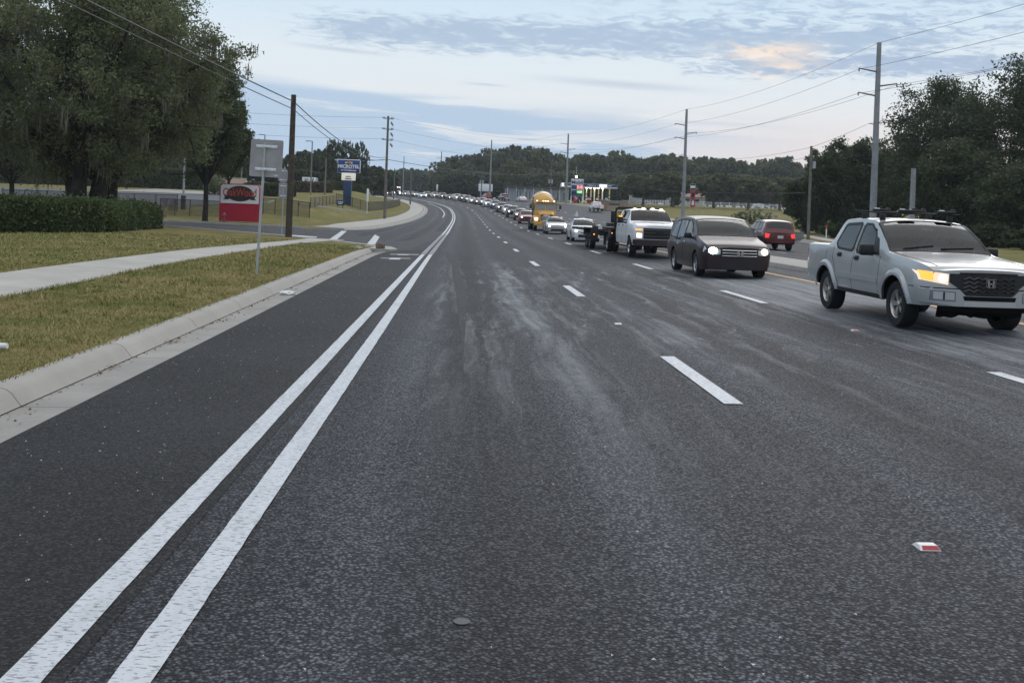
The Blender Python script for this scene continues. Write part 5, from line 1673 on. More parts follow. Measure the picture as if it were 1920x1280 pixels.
def driver(loc, rz):
    """seated figure with both hands on the wheel, one continuous skin"""
    J = [(0, .10, .0), (0, .14, .24), (0, .13, .44), (0, .10, .53), (0, .08, .60), (0, .07, .70), (0, .08, .78),
         (-.19, .11, .47), (-.27, -.02, .27), (-.15, -.26, .30), (-.12, -.33, .33), (.19, .11, .47), (.27, -.02, .27), (.15, -.26, .30), (.12, -.33, .33),
         (-.10, -.06, -.02), (-.13, -.36, .02), (.10, -.06, -.02), (.13, -.36, .02)]
    E = [(0, 1), (1, 2), (2, 3), (3, 4), (4, 5), (5, 6), (2, 7), (7, 8), (8, 9), (9, 10), (2, 11), (11, 12), (12, 13), (13, 14), (0, 15), (15, 16), (0, 17), (17, 18)]
    Rr = [.15, .15, .14, .06, .07, .095, .07, .075, .055, .04, .035, .075, .055, .04, .035, .10, .08, .10, .08]
    me = bpy.data.meshes.new('person'); me.from_pydata(J, E, [])
    o = link('person', me); md = o.modifiers.new('skin', 'SKIN'); sb = o.modifiers.new('smooth', 'SUBSURF'); sb.levels = 1; sb.render_levels = 1
    if not me.skin_vertices: me.skin_vertices.new(name='')
    for i, sv in enumerate(me.skin_vertices[0].data):
        sv.radius = (Rr[i], Rr[i] * (.8 if i < 3 else 1)); sv.use_root = (i == 0)
    dg = bpy.context.evaluated_depsgraph_get(); m2 = bpy.data.meshes.new_from_object(o.evaluated_get(dg))
    o.modifiers.clear(); o.data = m2
    sk = mat('skin', (.34, .20, .14), .6); sh = mat('shirt', (.16, .17, .19), .9)
    m2.materials.clear(); m2.materials.append(sh); m2.materials.append(sk)
    for p in m2.polygons: p.material_index = 1 if (p.center.z > .52 or p.center.y < -.22 and p.center.z > .2) else 0
    m2.polygons.foreach_set('use_smooth', [True] * len(m2.polygons))
    hb = MB(); hb.lathe([(.001, .075), (.05, .07), (.085, .04), (.10, .0), (.10, -.03)], Matrix.Translation((0, .095, .765)), 16); hb.build('hair', mat('dark_hair', (.03, .022, .016), .8), o)
    fc = MB(); fc.box((0, -.035, .71), (.028, .035, .045), 0, bev=.008); fc.build('nose', sk, o)
    for sx in (-.036, .036):
        fc = MB(); fc.box((sx, -.012, .735), (.026, .014, .012), 0, bev=.004); fc.build('eye', UNDER, o)
    fc = MB(); fc.box((0, -.012, .665), (.05, .014, .012), 0, bev=.004); fc.build('mouth', mat('lips', (.25, .10, .09), .6), o)
    o.location = loc; o.rotation_euler = (0, 0, rz)
    tag(o, 'person in a grey shirt driving the silver pickup, both hands on the wheel', 'person')


def build_traffic():
    t, h = silver_pickup(); p = pos(15.75, 9.02); t.location = p; t.rotation_euler = (0, 0, .055)
    driver(Matrix.Translation(p) @ Matrix.Rotation(.055, 4, 'Z') @ Vector((.37, 2.42, .86)), .055)
    t, h = make_car('minivan', 'dark maroon minivan behind the silver pickup, one headlight glaring', 'minivan', 'van', P_MAROON, HEADW, True, 2)
    emblem_h(t, h, 0, .72, .19, .155)
    put(t, 28.95, 8.82)
    # trim the far-side lamp: the offside one glows softer
    bulbs = [b for c in t.children if c.name.startswith('headlight') for b in c.children]
    for b in bulbs:
        if sum(v.co.x for v in b.data.vertices) > 0:
            b.data.materials.clear(); b.data.materials.append(HEAD)
    t = flatbed_truck(); put(t, 41.6, 9.02, rz=.02)
    t = gooseneck_trailer(); put(t, 50.0, 8.85, rz=.045)
    t, h = make_car('sedan', 'white sedan between the black trailer and the silver coupe', 'car', 'sedan', P_WHITE, HEAD, True, 2); put(t, 64.5, 8.85)
    sedan2, h = make_car('coupe', 'silver coupe right in front of the yellow mixer', 'car', 'sedan', P_SILVER, HEAD, True, 2); put(sedan2, 86.0, 8.95)
    put(cement_mixer(), 98.0, 9.0)
    protos = {}
    for k, nm in (('sedan', 'sedan'), ('suv', 'suv'), ('pickup', 'pickup_truck')):
        protos[k] = None
    queue = [  # px, lane offset, kind, paint, label
        (988, 9.0, 'suv', P_RED, 'red suv half hidden behind the yellow mixer'),
        (977, 9.3, 'suv', P_BROWN, 'brown suv tucked behind the red suv'),
        (963, 9.0, 'pickup', P_BLACK, 'black pickup queueing ahead of the brown suv'),
        (953, 9.3, 'suv', P_WHITE, 'white suv squeezed behind the black pickup'),
        (942, 9.0, 'pickup', P_GREY, 'grey pickup with bright headlights in the bend'),
        (931, 9.2, 'suv', P_BLUE, 'blue suv behind the grey pickup in the bend'),
        (917, 8.6, 'suv', P_WHITE, 'white suv between grey pickup and tan suv'),
        (908, 9.1, 'suv', P_TAN, 'tan suv behind the white suv in the bend'),
        (900, 9.0, 'sedan', P_RED, 'red sedan between tan suv and white sedan'),
        (890, 8.8, 'sedan', P_WHITE, 'white sedan in front of the dark suv on the rise'),
        (880, 8.8, 'suv', P_GREY, 'dark grey suv behind the white sedan on the rise'),
        (871, 8.9, 'suv', P_BLACK, 'black suv following the dark grey suv'),
        (860, 8.8, 'suv', P_WHITE, 'white suv halfway along the far queue'),
        (847, 8.8, 'sedan', P_BROWN, 'brown sedan behind the halfway white suv'),
        (833, 8.6, 'suv', P_BROWN, 'brown suv below the tall grey pole, far queue'),
        (818, 8.8, 'suv', P_SILVER, 'silver suv behind the far brown suv'),
        (803, 8.8, 'suv', P_GREY, 'grey suv before the far white sedan'),
        (794, 6.0, 'sedan', P_WHITE, 'white sedan pulled out into the middle lane far off'),
        (781, 8.8, 'sedan', P_WHITE, 'white sedan near the short wooden pole'),
        (772, 6.2, 'suv', P_SILVER, 'silver suv beside the short wooden pole'),
        (763, 8.8, 'suv', P_GREY, 'grey suv just right of the bus'),
        (730, 6.3, 'suv', P_RED, 'red suv just left of the bus'),
        (720, 8.8, 'suv', P_BLACK, 'black suv at the far end of the queue'),
        (709, 8.9, 'sedan', P_GREY, 'grey sedan at the far end of the queue'),
        (701, 8.9, 'suv', P_SILVER, 'silver suv last to be seen in the queue')]
    G = 'vehicles queueing in the bend'
    lasty = 103.0
    for px, d, kind, pm, lab in queue:
        y = y_for_px(px, d)
        if y - lasty < 5.4 and abs(d) > 7: y = lasty + 5.6
        if d > 7: lasty = y
        if protos[kind] is None:
            t, h = make_car({'sedan': 'sedan', 'suv': 'suv', 'pickup': 'pickup_truck'}[kind], lab, {'sedan': 'car', 'suv': 'suv', 'pickup': 'pickup'}[kind], kind, {'sedan': P_WHITE, 'suv': P_WHITE, 'pickup': P_WHITE}[kind], HEADF, True, 1, G)
            protos[kind] = t
        else:
            t = copy_tree(protos[kind]); t['label'] = lab
        repaint(t, pm); put(t, y - .5, d)
    put(bus_truck(), y_for_px(745, 7.5), 7.5)
    # vehicles driving away on the far carriageway
    t, h = make_car('suv', 'wine red suv with lit tail lamps on the far carriageway', 'suv', 'suv', P_WINE, HEADF, False, 2)
    p = pos(62.8, 18.95); t.location = p; t.rotation_euler = (0, 0, math.pi + .03)
    away = [(1112, 211, 'pickup', P_WHITE, 'white pickup driving away past the brick park wall'), (973, 268, 'sedan', P_WHITE, 'white car driving away in front of the white shop row'),
            (939, 276, 'pickup', P_BLACK, 'black pickup driving away towards the shop row'), (908, 300, 'suv', P_RED, 'red suv driving away under the white billboard')]
    protoA = {}
    for px, y, kind, pm, lab in away:
        if kind not in protoA:
            t, h = make_car({'sedan': 'sedan', 'suv': 'suv', 'pickup': 'pickup_truck'}[kind], lab, {'sedan': 'car', 'suv': 'suv', 'pickup': 'pickup'}[kind], kind, P_WHITE, HEADF, False, 1, 'vehicles driving away')
            protoA[kind] = t
        else:
            t = copy_tree(protoA[kind]); t['label'] = lab
        repaint(t, pm)
        for _ in range(3):
            q = at(px, 380, y)
        s = (RX(y + 1) - RX(y - 1)) / 2
        t.location = (q.x, y, base(q.x, y)); t.rotation_euler = (0, 0, math.pi - math.atan(s))


build_traffic()

# ---------------------------------------------------------------- street furniture
WOOD = mat('weathered_wood', (0.075, 0.062, 0.05), 0.9, var=0.4, vscale=6, bump=0.4, bscale=30, spec=0.15)
WOODG = mat('grey_wood', (0.17, 0.155, 0.14), 0.9, var=0.3, vscale=5, bump=0.3, bscale=30, spec=0.15)
CPOLE = mat('concrete_pole', (0.27, 0.28, 0.29), 0.8, var=0.15, vscale=2, spec=0.2)
GALV = mat('galvanised', (0.42, 0.44, 0.46), 0.5, 0.5, var=0.12, vscale=8)
ALU = mat('sign_back_aluminium', (0.33, 0.315, 0.315), 0.5, 0.35, var=0.14, vscale=3)
BRKT = mat('bracket_metal', (0.70, 0.71, 0.72), 0.4, 0.3)
WIRE = mat('wire', (0.03, 0.03, 0.032), 0.6)
BLKM = mat('black_steel', (0.014, 0.014, 0.015), 0.5)
REDP = mat('sign_red', (0.44, 0.010, 0.036), 0.4, var=0.08, vscale=1.0)
SIGNW = mat('sign_white', (0.80, 0.805, 0.81), 0.4)
DKBR = mat('sign_dark_brown', (0.060, 0.020, 0.014), 0.5)
RUST = mat('letter_red', (0.50, 0.085, 0.055), 0.5)
MBLUE = mat('sign_blue', (0.012, 0.045, 0.22), 0.35)
PYLON = mat('pylon_blue', (0.012, 0.045, 0.12), 0.4)
CERAM = mat('insulator', (0.22, 0.20, 0.19), 0.3)


def pole_base(px, y): return on(px, y)


def top_z(px, py, y): return at(px, py, y).z


def pole(name, label, px, y, toppx, toppy, r0, r1, m, group=None, cat='utility pole'):
    b = pole_base(px, y); z1 = top_z(toppx, toppy, y) - b.z
    t = thing(name, label, cat, b, 0, group)
    mb = MB(); mb.tube([(0, 0, -.3), (0, 0, z1 * .5), (0, 0, z1)], [r0, (r0 + r1) / 2, r1], 12); mb.build('shaft', m, t)
    return t, b, z1


def wire(name, pts, sag=0.02, r=0.014, label='thin overhead power line strung between the street poles', group='overhead wires'):
    mb = MB()
    P = []
    for i in range(len(pts) - 1):
        a, b = Vector(pts[i]), Vector(pts[i + 1]); L = (b - a).length
        n = 14; sg_ = sag[i] if hasattr(sag, '__len__') else sag
        for k in range(n + (1 if i == len(pts) - 2 else 0)):
            u = k / n; p = a.lerp(b, u); p.z -= sg_ * L * 4 * u * (1 - u); P.append(p)
    mb.tube(P, r, 5)
    return tag(mb.build(name, WIRE, None, 60), label, 'power line', group)


def poles_and_wires():
    # tall concrete transmission poles along the far side of the street
    labs = ['tall concrete power pole behind the silver pickup', 'tall concrete power pole behind the maroon minivan', 'tall concrete power pole beside the fuel price sign',
            'tall concrete power pole beside the white billboard', 'tall grey power pole at the far end of the queue', 'slim far power pole behind the bus, left of the others']
    row = [(1635, 95, 1644, 80, .34, .2), (1280, 170, 1289, 205, .32, .19), (1061, 262, 1065, 251, .32, .19), (918, 318, 926, 263, .3, .18), (825, 400, 829, 284, .28, .17), (755, 450, 757, 293, .26, .16)]
    A = []
    for i, (px, y, tx, ty, r0, r1) in enumerate(row):
        t, b, z = pole('power_pole', labs[i], px, y, tx, ty, r0, r1, CPOLE, 'concrete transmission poles')
        if i < 5:
            arms = []
            for sg, dz in ((-1, -2.4), (1, -3.7), (-1, -4.6)):
                mb = MB(); mb.tube([(sg * .2, 0, z + dz - .25), (sg * 1.75, 0, z + dz)], [.09, .06], 8); mb.tube([(sg * 1.75, 0, z + dz), (sg * 1.75, 0, z + dz - .3)], .06, 6)
                mb.build('insulator_arm', CERAM, t)
                arms.append(b + Vector((sg * 1.75, 0, z + dz - .1)))
            A.append([b + Vector((0, 0, z))] + arms)
            st = []
            for dz in (-7.4, -9.3, -11.2):
                mb = MB(); mb.tube([(-.15, 0, z + dz - .1), (-.65, 0, z + dz)], .035, 6); mb.build('standoff', CERAM, t); st.append(b + Vector((-.65, 0, z + dz)))
            A[-1] += st
        else:
            mb = MB(); mb.tube([(-.9, 0, z - 3), (.9, 0, z - 3)], .05, 6); mb.build('cross_arm', CERAM, t)
    near = Vector((44.0, 18.0, A[0][0].z + .6))
    for k in range(4):
        off = A[0][k] - A[0][0]
        wire('power_line', [near + off] + [a[k] for a in A[:5]], .012, .016)
    # wooden pole on the right with its own lines, guyed
    t, b, z = pole('utility_pole', 'weathered wooden pole with small transformer right of the wine red suv', 1515, 93, 1518, 274, .15, .11, WOODG)
    mb = MB(); mb.tube([(.28, -.05, z - 2.0), (.28, -.05, z - 1.35)], .16, 12); mb.build('transformer', GALV, t)
    for dx in (0.06, 0.10):
        mb = MB(); mb.tube([(dx, 0, z - 1.2), (dx * 20 + 3.2, -1.0, .1)], .014, 5); mb.build('guy_wire', WIRE, t)
    top = b + Vector((0, 0, z))
    for dz, k, ey in ((-.1, 4, 1), (-.9, 5, 2), (-1.9, 6, 3)):
        q = A[0][k]; wire('power_line', [Vector((46, 30, q.z - .5)), q, top + Vector((0, 0, dz)), A[1][k] if k < 5 else A[1][k]], .012, .014)
    t, b2, z2 = pole('utility_pole', 'short square concrete pole between pickup rack and dark trees', 1708, 89, 1713, 316, .26, .2, CPOLE)
    mb = MB(); mb.box((-.28, 0, z2 * .35), (.12, .12, .2), 0, bev=.02); mb.build('meter_box', GALV, t)
    # left: tall dark wooden pole by the walk and its cable
    t, bA, zA = pole('utility_pole', 'dark leaning wooden pole at the driveway corner', 541, 54.5, 550, 178, .18, .13, WOOD)
    A1 = bA + Vector((0, 0, zA - .35)); A2 = bA + Vector((0, 0, zA - .75))
    # left utility pole with stacked insulators
    yB = 131
    t, bB, zB = pole('utility_pole', 'grey wooden pole with stacked insulators beyond the driveway', 721, yB, 731, 218, .19, .13, WOODG)
    for k, py in enumerate((222, 242, 262)):
        zz = top_z(728, py, yB) - bB.z
        mb = MB(); mb.tube([(-.65, 0, zz), (.65, 0, zz - .1)], .05, 6)
        for sx in (-.65, -.45, .45, .65):
            mb.lathe([(.02, -.05), (.09, .0), (.05, .06), (.09, .12), (.02, .18)], Matrix.Translation((sx, 0, zz)), 8)
        mb.build('insulator_arm', CERAM, t)
        for j in range(3):
            c = MB(); c.lathe([(.02, -.3), (.07, -.25), (.07, .0), (.02, .05)], Matrix.Translation((.42 + .1 * j, -.05, zz - .45 - .12 * j)), 8); c.build('fuse_cutout', CERAM, t)
        att = bB + Vector((0, 0, zz + .1))
        wire('power_line', [at(300, py - 22, 105), att, A[2][4 + k] + Vector((0, 0, 6.0 - 1.0 * k))], .008, .013)
    wire('power_line', [bB + Vector((0, 0, top_z(728, 283, yB) - bB.z)), A[2][3], A[1][4]], .01, .013)
    c_ = bB + Vector((0, 0, top_z(727, 299, yB) - bB.z))
    for pts in ([A1 + (at(186, 2, 30) - A1) * 2.2, A1, c_ + Vector((0, 0, .3))], [A2 + (at(140, 2, 30) - A2) * 2.2, A2, c_]):
        wire('overhead_cable', pts, (.003, .013), .03 if pts[1] is A1 else .022, 'dark overhead cable slung from the leaning wooden pole', 'cables on the leaning wooden pole')
    wire('overhead_cable', [at(600, 293, 170), c_, at(1062, 322, 255), at(1510, 362, 95)], .01, .035, 'long low cable crossing above the queue of cars', 'low cables')
    # two short wooden poles further on
    for px, y, tx, ty, lab in ((769, 214, 767, 320, 'slim wooden pole where the sidewalk bends'), (738, 250, 739, 316, 'slim far wooden pole in front of the bus')):
        pole('utility_pole', lab, px, y, tx, ty, .17, .12, WOODG)
    for px, y, tx, ty, lab in ((902, 300, 903, 318, 'far pole with transformers beside the white billboard'), (1031, 280, 1032, 312, 'far pole with transformers behind the yellow mixer')):
        t, b, z = pole('utility_pole', lab, px, y, tx, ty, .16, .11, WOODG)
        for sx in (-.35, .35):
            mb = MB(); mb.tube([(sx, -.1, z * .52), (sx, -.1, z * .52 + 1.0)], .24, 10); mb.build('transformer', GALV, t)
        for zz in (.88, .76):
            mb = MB(); mb.tube([(-.8, 0, z * zz), (.8, 0, z * zz)], .06, 6); mb.build('cross_arm', CERAM, t)
    # hotel lamp posts
    for px, y, tx, ty, arm, lab in ((582, 175, 584, 265, -1, 'tall car park lamp post above the brown hedge'), (609, 178, 612, 297, 0, 'plain thin pole left of the blue hotel sign'), (452, 200, 454, 284, 0, 'pale lamp pole above the peach wall'), (493, 190, 495, 253, -1, 'lamp post top showing above the large sign back')):
        t, b, z = pole('lamp_post', lab, px, y, tx, ty, .14, .09, mat('lamp_post_paint', (.20, .18, .15), .6) if 'lamp_post_paint' not in MT else MT['lamp_post_paint'], None, 'lamp post')
        if arm:
            mb = MB(); mb.box((arm * .55, 0, z + .02), (1.1, .3, .16), 0, bev=.03); mb.build('lamp_head', GALV, t)


poles_and_wires()


def sign_back():
    b = hit(481, 515); y = b.y
    top = at(497.5, 268, y)
    t = thing('traffic_sign', 'large blank grey back of a traffic sign on the verge', 'traffic sign', b)
    lean = (top - b); L = lean.length
    M = Vector((0, 0, 1)).rotation_difference(lean.normalized()).to_matrix().to_4x4()
    mb = MB(); mb.tube([M @ Vector((0, 0, -.2)), M @ Vector((0, 0, L))], .031, 14); mb.build('post', GALV, t)
    c = at(499, 297, y) - b; s = y / FPX
    R = Matrix.Translation(c + Vector((0, -.045, 0))) @ Matrix.Rotation(R_(3.6 - 2.1), 4, 'Y') @ Matrix.Rotation(R_(-4), 4, 'Z')
    w, h, r = 62 * s / 2, 70 * s / 2, .045
    poly = []
    for cx, cz, a0 in ((w - r, h - r, 0), (-w + r, h - r, 90), (-w + r, -h + r, 180), (w - r, -h + r, 270)):
        for k in range(5):
            q = R_(a0 + 22.5 * k); poly.append((cx + r * math.cos(q), cz + r * math.sin(q)))
    mb = MB(); mb.prism(poly, lambda a, bb, q: R @ Vector((a, .052 + q, bb)), .006)
    pan = mb.build('panel', ALU, t, 30)
    for dz in (.285, -.27):
        k = MB(); k.box(R @ Vector((0, .040, dz)), (.53, .02, .075), 0, mat=R.to_3x3().to_4x4(), bev=.006)
        k.box(R @ Vector((0, -.01, dz)), (.10, .085, .055), 0, mat=R.to_3x3().to_4x4(), bev=.01); ko = k.build('bracket', BRKT, t)
        for x in (-.235, -.11, .11, .235):
            q = MB(); q.lathe([(.012, 0), (.012, .008), (.001, .010)], Matrix.Translation(R @ Vector((x, .030, dz))) @ Matrix.Rotation(R_(90), 4, 'X'), 8); q.build('bolt', GALV, ko)
    k = MB(); k.box(R @ Vector((.27, .050, -.405)), (.10, .004, .035), 0, mat=R.to_3x3().to_4x4()); k.build('date_sticker', LAMP_LENS, pan)


sign_back()


def small_signs():
    b = on(527.5, 57); y = 57
    t = thing('route_sign', 'thin post with two small sign backs left of the dark wooden pole', 'traffic sign', b)
    z1 = top_z(534, 312, y) - b.z
    mb = MB(); mb.tube([(0, 0, -.2), (.05, 0, z1)], .03, 10); mb.build('post', GALV, t)
    s = y / FPX
    for py, hh, ww, octo in ((329, 27, 17, True), (358, 30, 16, False)):
        c = at(530.5, py, y) - b; w, h = ww * s / 2 * 1.05, hh * s / 2; k = w * .5 if octo else .03
        poly = [(w - k, h), (-w + k, h), (-w, h - k), (-w, -h + k), (-w + k, -h), (w - k, -h), (w, -h + k), (w, h - k)]
        mb = MB(); mb.prism(poly, lambda a, bb, q: Vector((c.x + a, -.02 + q + .06, c.z + bb)), .006); po = mb.build('panel', ALU, t, 0)
        for dz in (h * .62, -h * .62):
            q = MB(); q.box((c.x, .03, c.z + dz), (w * 1.3, .02, .07), 0, bev=.006); q.build('bracket', BRKT, po)
    # edge-on sign beyond the driveway
    b = hit(688, 401); y = b.y
    t = thing('traffic_sign', 'narrow edge-on sign on a white post beyond the driveway', 'traffic sign', b)
    z1 = top_z(689, 353, y) - b.z
    mb = MB(); mb.tube([(0, 0, -.2), (0, 0, z1)], .045, 8); mb.build('post', SIGNW, t)
    mb = MB(); mb.box((0, 0, z1 * .72), (.16, .9, z1 * .5), 0, bev=.01); mb.build('panel', SIGNW, t)
    # far one by the kerb below the queue pole, and one in the median
    for px, y, tp, lab, hh in ((819, 330, 346, 'far narrow white sign post beside the queue', .9), (1081, 150, 398, 'small white diamond sign on a post between the carriageways', .6)):
        b = on(px, y); z1 = top_z(px, tp, y) - b.z
        t = thing('traffic_sign', lab, 'traffic sign', b)
        mb = MB(); mb.tube([(0, 0, -.2), (0, 0, z1)], .035, 8); mb.build('post', GALV, t)
        if hh < .8:
            w = .42; mb = MB(); mb.prism([(0, .62), (w * .6, 0), (0, -.3), (-w * .6, 0)], lambda a, bb, q: Vector((a, -.05 + q, z1 - .4 + bb)), .02)
        else:
            mb = MB(); mb.box((0, 0, z1 - 1.0), (.5, .1, 2.0), 0, bev=.02)
        mb.build('panel', SIGNW, t)
    # route shields on the right
    y = 150; b = on(1297, y); z1 = top_z(1300, 345, y) - b.z
    t = thing('route_sign', 'stack of small white and red route signs beside the second concrete pole', 'traffic sign', b)
    mb = MB(); mb.tube([(.28, 0, -.2), (.28, 0, z1)], .05, 8); mb.build('post', GALV, t)
    s = y / FPX
    for py, hh, ww, m, dm in ((350.5, 11, 9, SIGNW, BLKM), (364, 15, 8.5, REDP, SIGNW), (380, 16, 8.5, REDP, SIGNW), (372, 4, 7, SIGNW, BLKM)):
        c = at(1299, py, y) - b; w, h = ww * s / 2, hh * s / 2
        mb = MB(); mb.box((c.x, -.06, c.z), (2 * w, .03, 2 * h), 0, bev=.01); po = mb.build('panel', m, t)
        mb = MB()
        if py == 350.5:
            mb.box((c.x, -.08, c.z + h * .7), (2 * w * .96, .012, h * .5)); mb.box((c.x, -.08, c.z - h * .7), (2 * w * .96, .012, h * .5))
        else:
            mb.prism([(-w * .5, -h * .6), (w * .5, -h * .6), (w * .55, 0), (0, h * .7), (-w * .55, 0)], lambda a, bb, q: Vector((c.x + a, -.078 + q, c.z + bb)), .01)
        mb.build('symbol', BLKM if m is REDP and py < 370 else dm, po, 0)


small_signs()


def oakwood_sign():
    y = 87.5; b = on(448, y); s = y / FPX
    t = thing('company_sign', 'red and white OakWood sign with dark oval and ribbon, driveway corner', 'sign', b, R_(4))
    w = 74 * s / 2; zt = top_z(448, 345, y) - b.z; zm = top_z(448, 381.5, y) - b.z
    F = lambda a, z, q: Vector((a, q, z))
    k = .22
    mb = MB(); mb.prism([(-w, .08), (w, .08), (w, zt - k), (w - k * .3, zt - k * .3), (w - k, zt), (-w + k, zt), (-w + k * .3, zt - k * .3), (-w, zt - k)], lambda a, z, q: F(a, z, q - .02), .46)
    mb.build('cabinet', REDP, t, 0)
    mb = MB(); i_ = .07; mb.prism([(-w + i_, zm), (w - i_, zm), (w - i_, zt - k), (w - k, zt - i_), (-w + k, zt - i_), (-w + i_, zt - k)], lambda a, z, q: F(a, z, q - .05), .03); fo = mb.build('face_panel', SIGNW, t, 0)
    mb = MB(); mb.prism([(-w + .09, .16), (w - .09, .16), (w - .09, zm - .08), (-w + .09, zm - .08)], lambda a, z, q: F(a, z, q - .045), .03); mb.build('lower_panel', REDP, t, 0)
    cz = zm + (zt - zm) * .50; ow, oh = w * .66, (zt - zm) * .40
    mb = MB(); mb.prism([(ow * math.cos(q), cz + oh * math.sin(q)) for q in [i * math.pi / 20 for i in range(40)]], lambda a, z, q: F(a, z, q - .062), .012)
    fo2 = mb.build('oval', DKBR, fo, 0)
    mb = MB(); rz = cz - oh * .42
    mb.prism([(-ow * .98, rz + .14), (-ow * .4, rz + .02), (0, rz - .01), (ow * .4, rz + .02), (ow * .98, rz + .14), (ow * .96, rz - .12), (ow * .4, rz - .22), (0, rz - .25), (-ow * .4, rz - .22), (-ow * .96, rz - .12)], lambda a, z, q: F(a, z, q - .08), .015)
    for sg in (-1, 1): mb.prism([(sg * ow * .80, rz + .04), (sg * ow * 1.22, rz + .10), (sg * ow * 1.10, rz - .06), (sg * ow * 1.24, rz - .24), (sg * ow * .80, rz - .22)], lambda a, z, q: F(a, z, q - .07), .012)
    mb.build('ribbon', mat('ribbon_black', (.022, .014, .014), .5), fo, 0)
    mb = MB(); add_text(mb, 'OakWood', .92, Matrix.Translation((0, -.095, cz + oh * .12)) @ UPRIGHT, 0, .008, .008, (2 * w * .86) / 4.1); mb.build('lettering', RUST, fo, 0)


oakwood_sign()


def hydrant():
    b = hit(420, 417.5); t = thing('fire_hydrant', 'small red fire hydrant in front of the OakWood sign', 'fire hydrant', b)
    mb = MB(); mb.lathe([(.001, 0), (.20, 0), (.20, .05), (.13, .07), (.12, .55), (.17, .57), (.17, .62), (.13, .64), (.12, .70), (.05, .78), (.03, .85), (.001, .86)], Matrix.Identity(4), 16)
    mb.build('body', P_RED, t)
    for sg in (-1, 1):
        mb = MB(); mb.tube([(sg * .1, 0, .48), (sg * .24, 0, .48)], .06, 10); mb.build('side_nozzle', P_RED, t)
    mb = MB(); mb.tube([(0, -.1, .44), (0, -.24, .44)], .075, 10); mb.build('front_nozzle', P_RED, t)


hydrant()


def hotel_sign():
    y = 152; b = on(650, y); s = y / FPX
    t = thing('hotel_sign', 'tall blue and white hotel pylon sign with gold crown', 'sign', b)
    P = lambda px, py: at(px, py, y) - b
    z0 = P(650, 324).z; z1 = P(650, 300).z; zr = P(650, 338.5).z
    x0 = -41 * s / 2; x1 = -x0
    mb = MB(); mb.box((0, .25, zr / 2 - .1), (15 * s, .5, zr + .3), 0, bev=.02); mb.box((-.22, -.02, zr / 2), (.05, .06, zr), 0); mb.box((.22, -.02, zr / 2), (.05, .06, zr), 0); mb.build('pylon', PYLON, t)
    cx = .12
    mb = MB(); mb.box((cx, .2, (z0 + z1) / 2), (x1 - x0, .7, z1 - z0), 0, bev=.10); po = mb.build('head_panel', MBLUE, t)
    mb = MB(); mb.box((cx, .22, (z0 + z1) / 2 + .02), (x1 - x0 + .10, .5, z1 - z0 + .10), 0, bev=.1); mb.build('panel_rim', SIGNW, po)
    H_ = z1 - z0; zc = (z0 + z1) / 2; fy = -.165
    mb = MB(); add_text(mb, 'MICROTEL', H_ * .36, Matrix.Translation((cx, fy, zc - .02 * H_)) @ UPRIGHT, 0, .01, .03, 0.98); add_text(mb, 'BY WYNDHAM', H_ * .15, Matrix.Translation((cx, fy, zc - .33 * H_)) @ UPRIGHT, 0, .01, .012, 1.15)
    mb.box((cx, fy, zc - .185 * H_), (1.6, .02, .03)); mb.build('lettering', SIGNW, po, 0)
    gold = mat('emblem_gold', (.70, .40, .05), .4)
    for i, (dx, hh, m) in enumerate(((-.42, .16, SIGNW), (-.2, .22, gold), (0, .30, gold), (.2, .22, gold), (.42, .16, SIGNW))):
        k = MB(); k.prism([(-.16, -.10), (0, -.16), (.16, -.10), (0, hh)], lambda a, z, q: Vector((cx + dx + a, fy - .01 + q, zc + .30 * H_ + z)), .02); k.build('emblem_leaf', m, po, 0)
    # reader board
    xr0, xr1 = P(640.5, 331).x, P(666, 331).x
    mb = MB(); mb.box(((xr0 + xr1) / 2, .2, (z0 + zr) / 2), (xr1 - xr0, .6, z0 - zr - .04), 0, bev=.03); ro = mb.build('reader_board', mat('reader_white', (.8, .78, .70), .4, emit=(1, .95, .82), estr=.25), t)
    mb = MB(); mc = (xr0 + xr1) / 2; add_text(mb, 'NOW', .28, Matrix.Translation((mc, -.115, (z0 + zr) / 2 - .02)) @ UPRIGHT, 0, .008, .012); add_text(mb, 'HIRING', .28, Matrix.Translation((mc, -.115, (z0 + zr) / 2 - .33)) @ UPRIGHT, 0, .008, .012); mb.build('lettering', BLKM, ro, 0)
    # low entrance sign
    y2 = 140; b2 = on(638, y2); t = thing('entrance_sign', 'low blue entrance sign below the hotel pylon', 'sign', b2)
    mb = MB(); mb.box((0, 0, .62), (1.0, .12, .75), 0, bev=.03); po = mb.build('panel', PYLON, t)
    for sg in (-1, 1):
        mb = MB(); mb.box((sg * .35, .02, .1), (.08, .08, .5)); mb.build('leg', BLKM, t)
    mb = MB()
    for dx in (-.24, 0, .24): mb.prism([(-.16, 0), (.16, 0), (0, .16)], lambda a, z, q: Vector((dx + a, -.08 + q, .66 + z)), .015)
    mb.box((0, -.07, .52), (.5, .015, .12)); mb.build('symbol', SIGNW, po, 0)


hotel_sign()


# ---------------------------------------------------------------- fences, low walls, hotel lot
MESHM = bpy.data.materials.new('chain_mesh'); MESHM.use_nodes = True
_t = NT(MESHM.node_tree); _b = MESHM.node_tree.nodes['Principled BSDF']; _b.inputs['Base Color'].default_value = (.012, .012, .013, 1)
_uv = _t.n('ShaderNodeTexCoord'); _sp = _t.n('ShaderNodeSeparateXYZ'); _t.l(_uv.outputs['UV'], _sp.inputs[0])
_a = _t.math('FRACT', _t.math('MULTIPLY', _t.math('ADD', _sp.outputs[0], _sp.outputs[1]), 12.0)); _c2 = _t.math('FRACT', _t.math('MULTIPLY', _t.math('SUBTRACT', _sp.outputs[0], _sp.outputs[1]), 12.0))
_al = _t.math('MAXIMUM', _t.math('LESS_THAN', _a, .25), _t.math('LESS_THAN', _c2, .25)); _t.l(_al, _b.inputs['Alpha'])


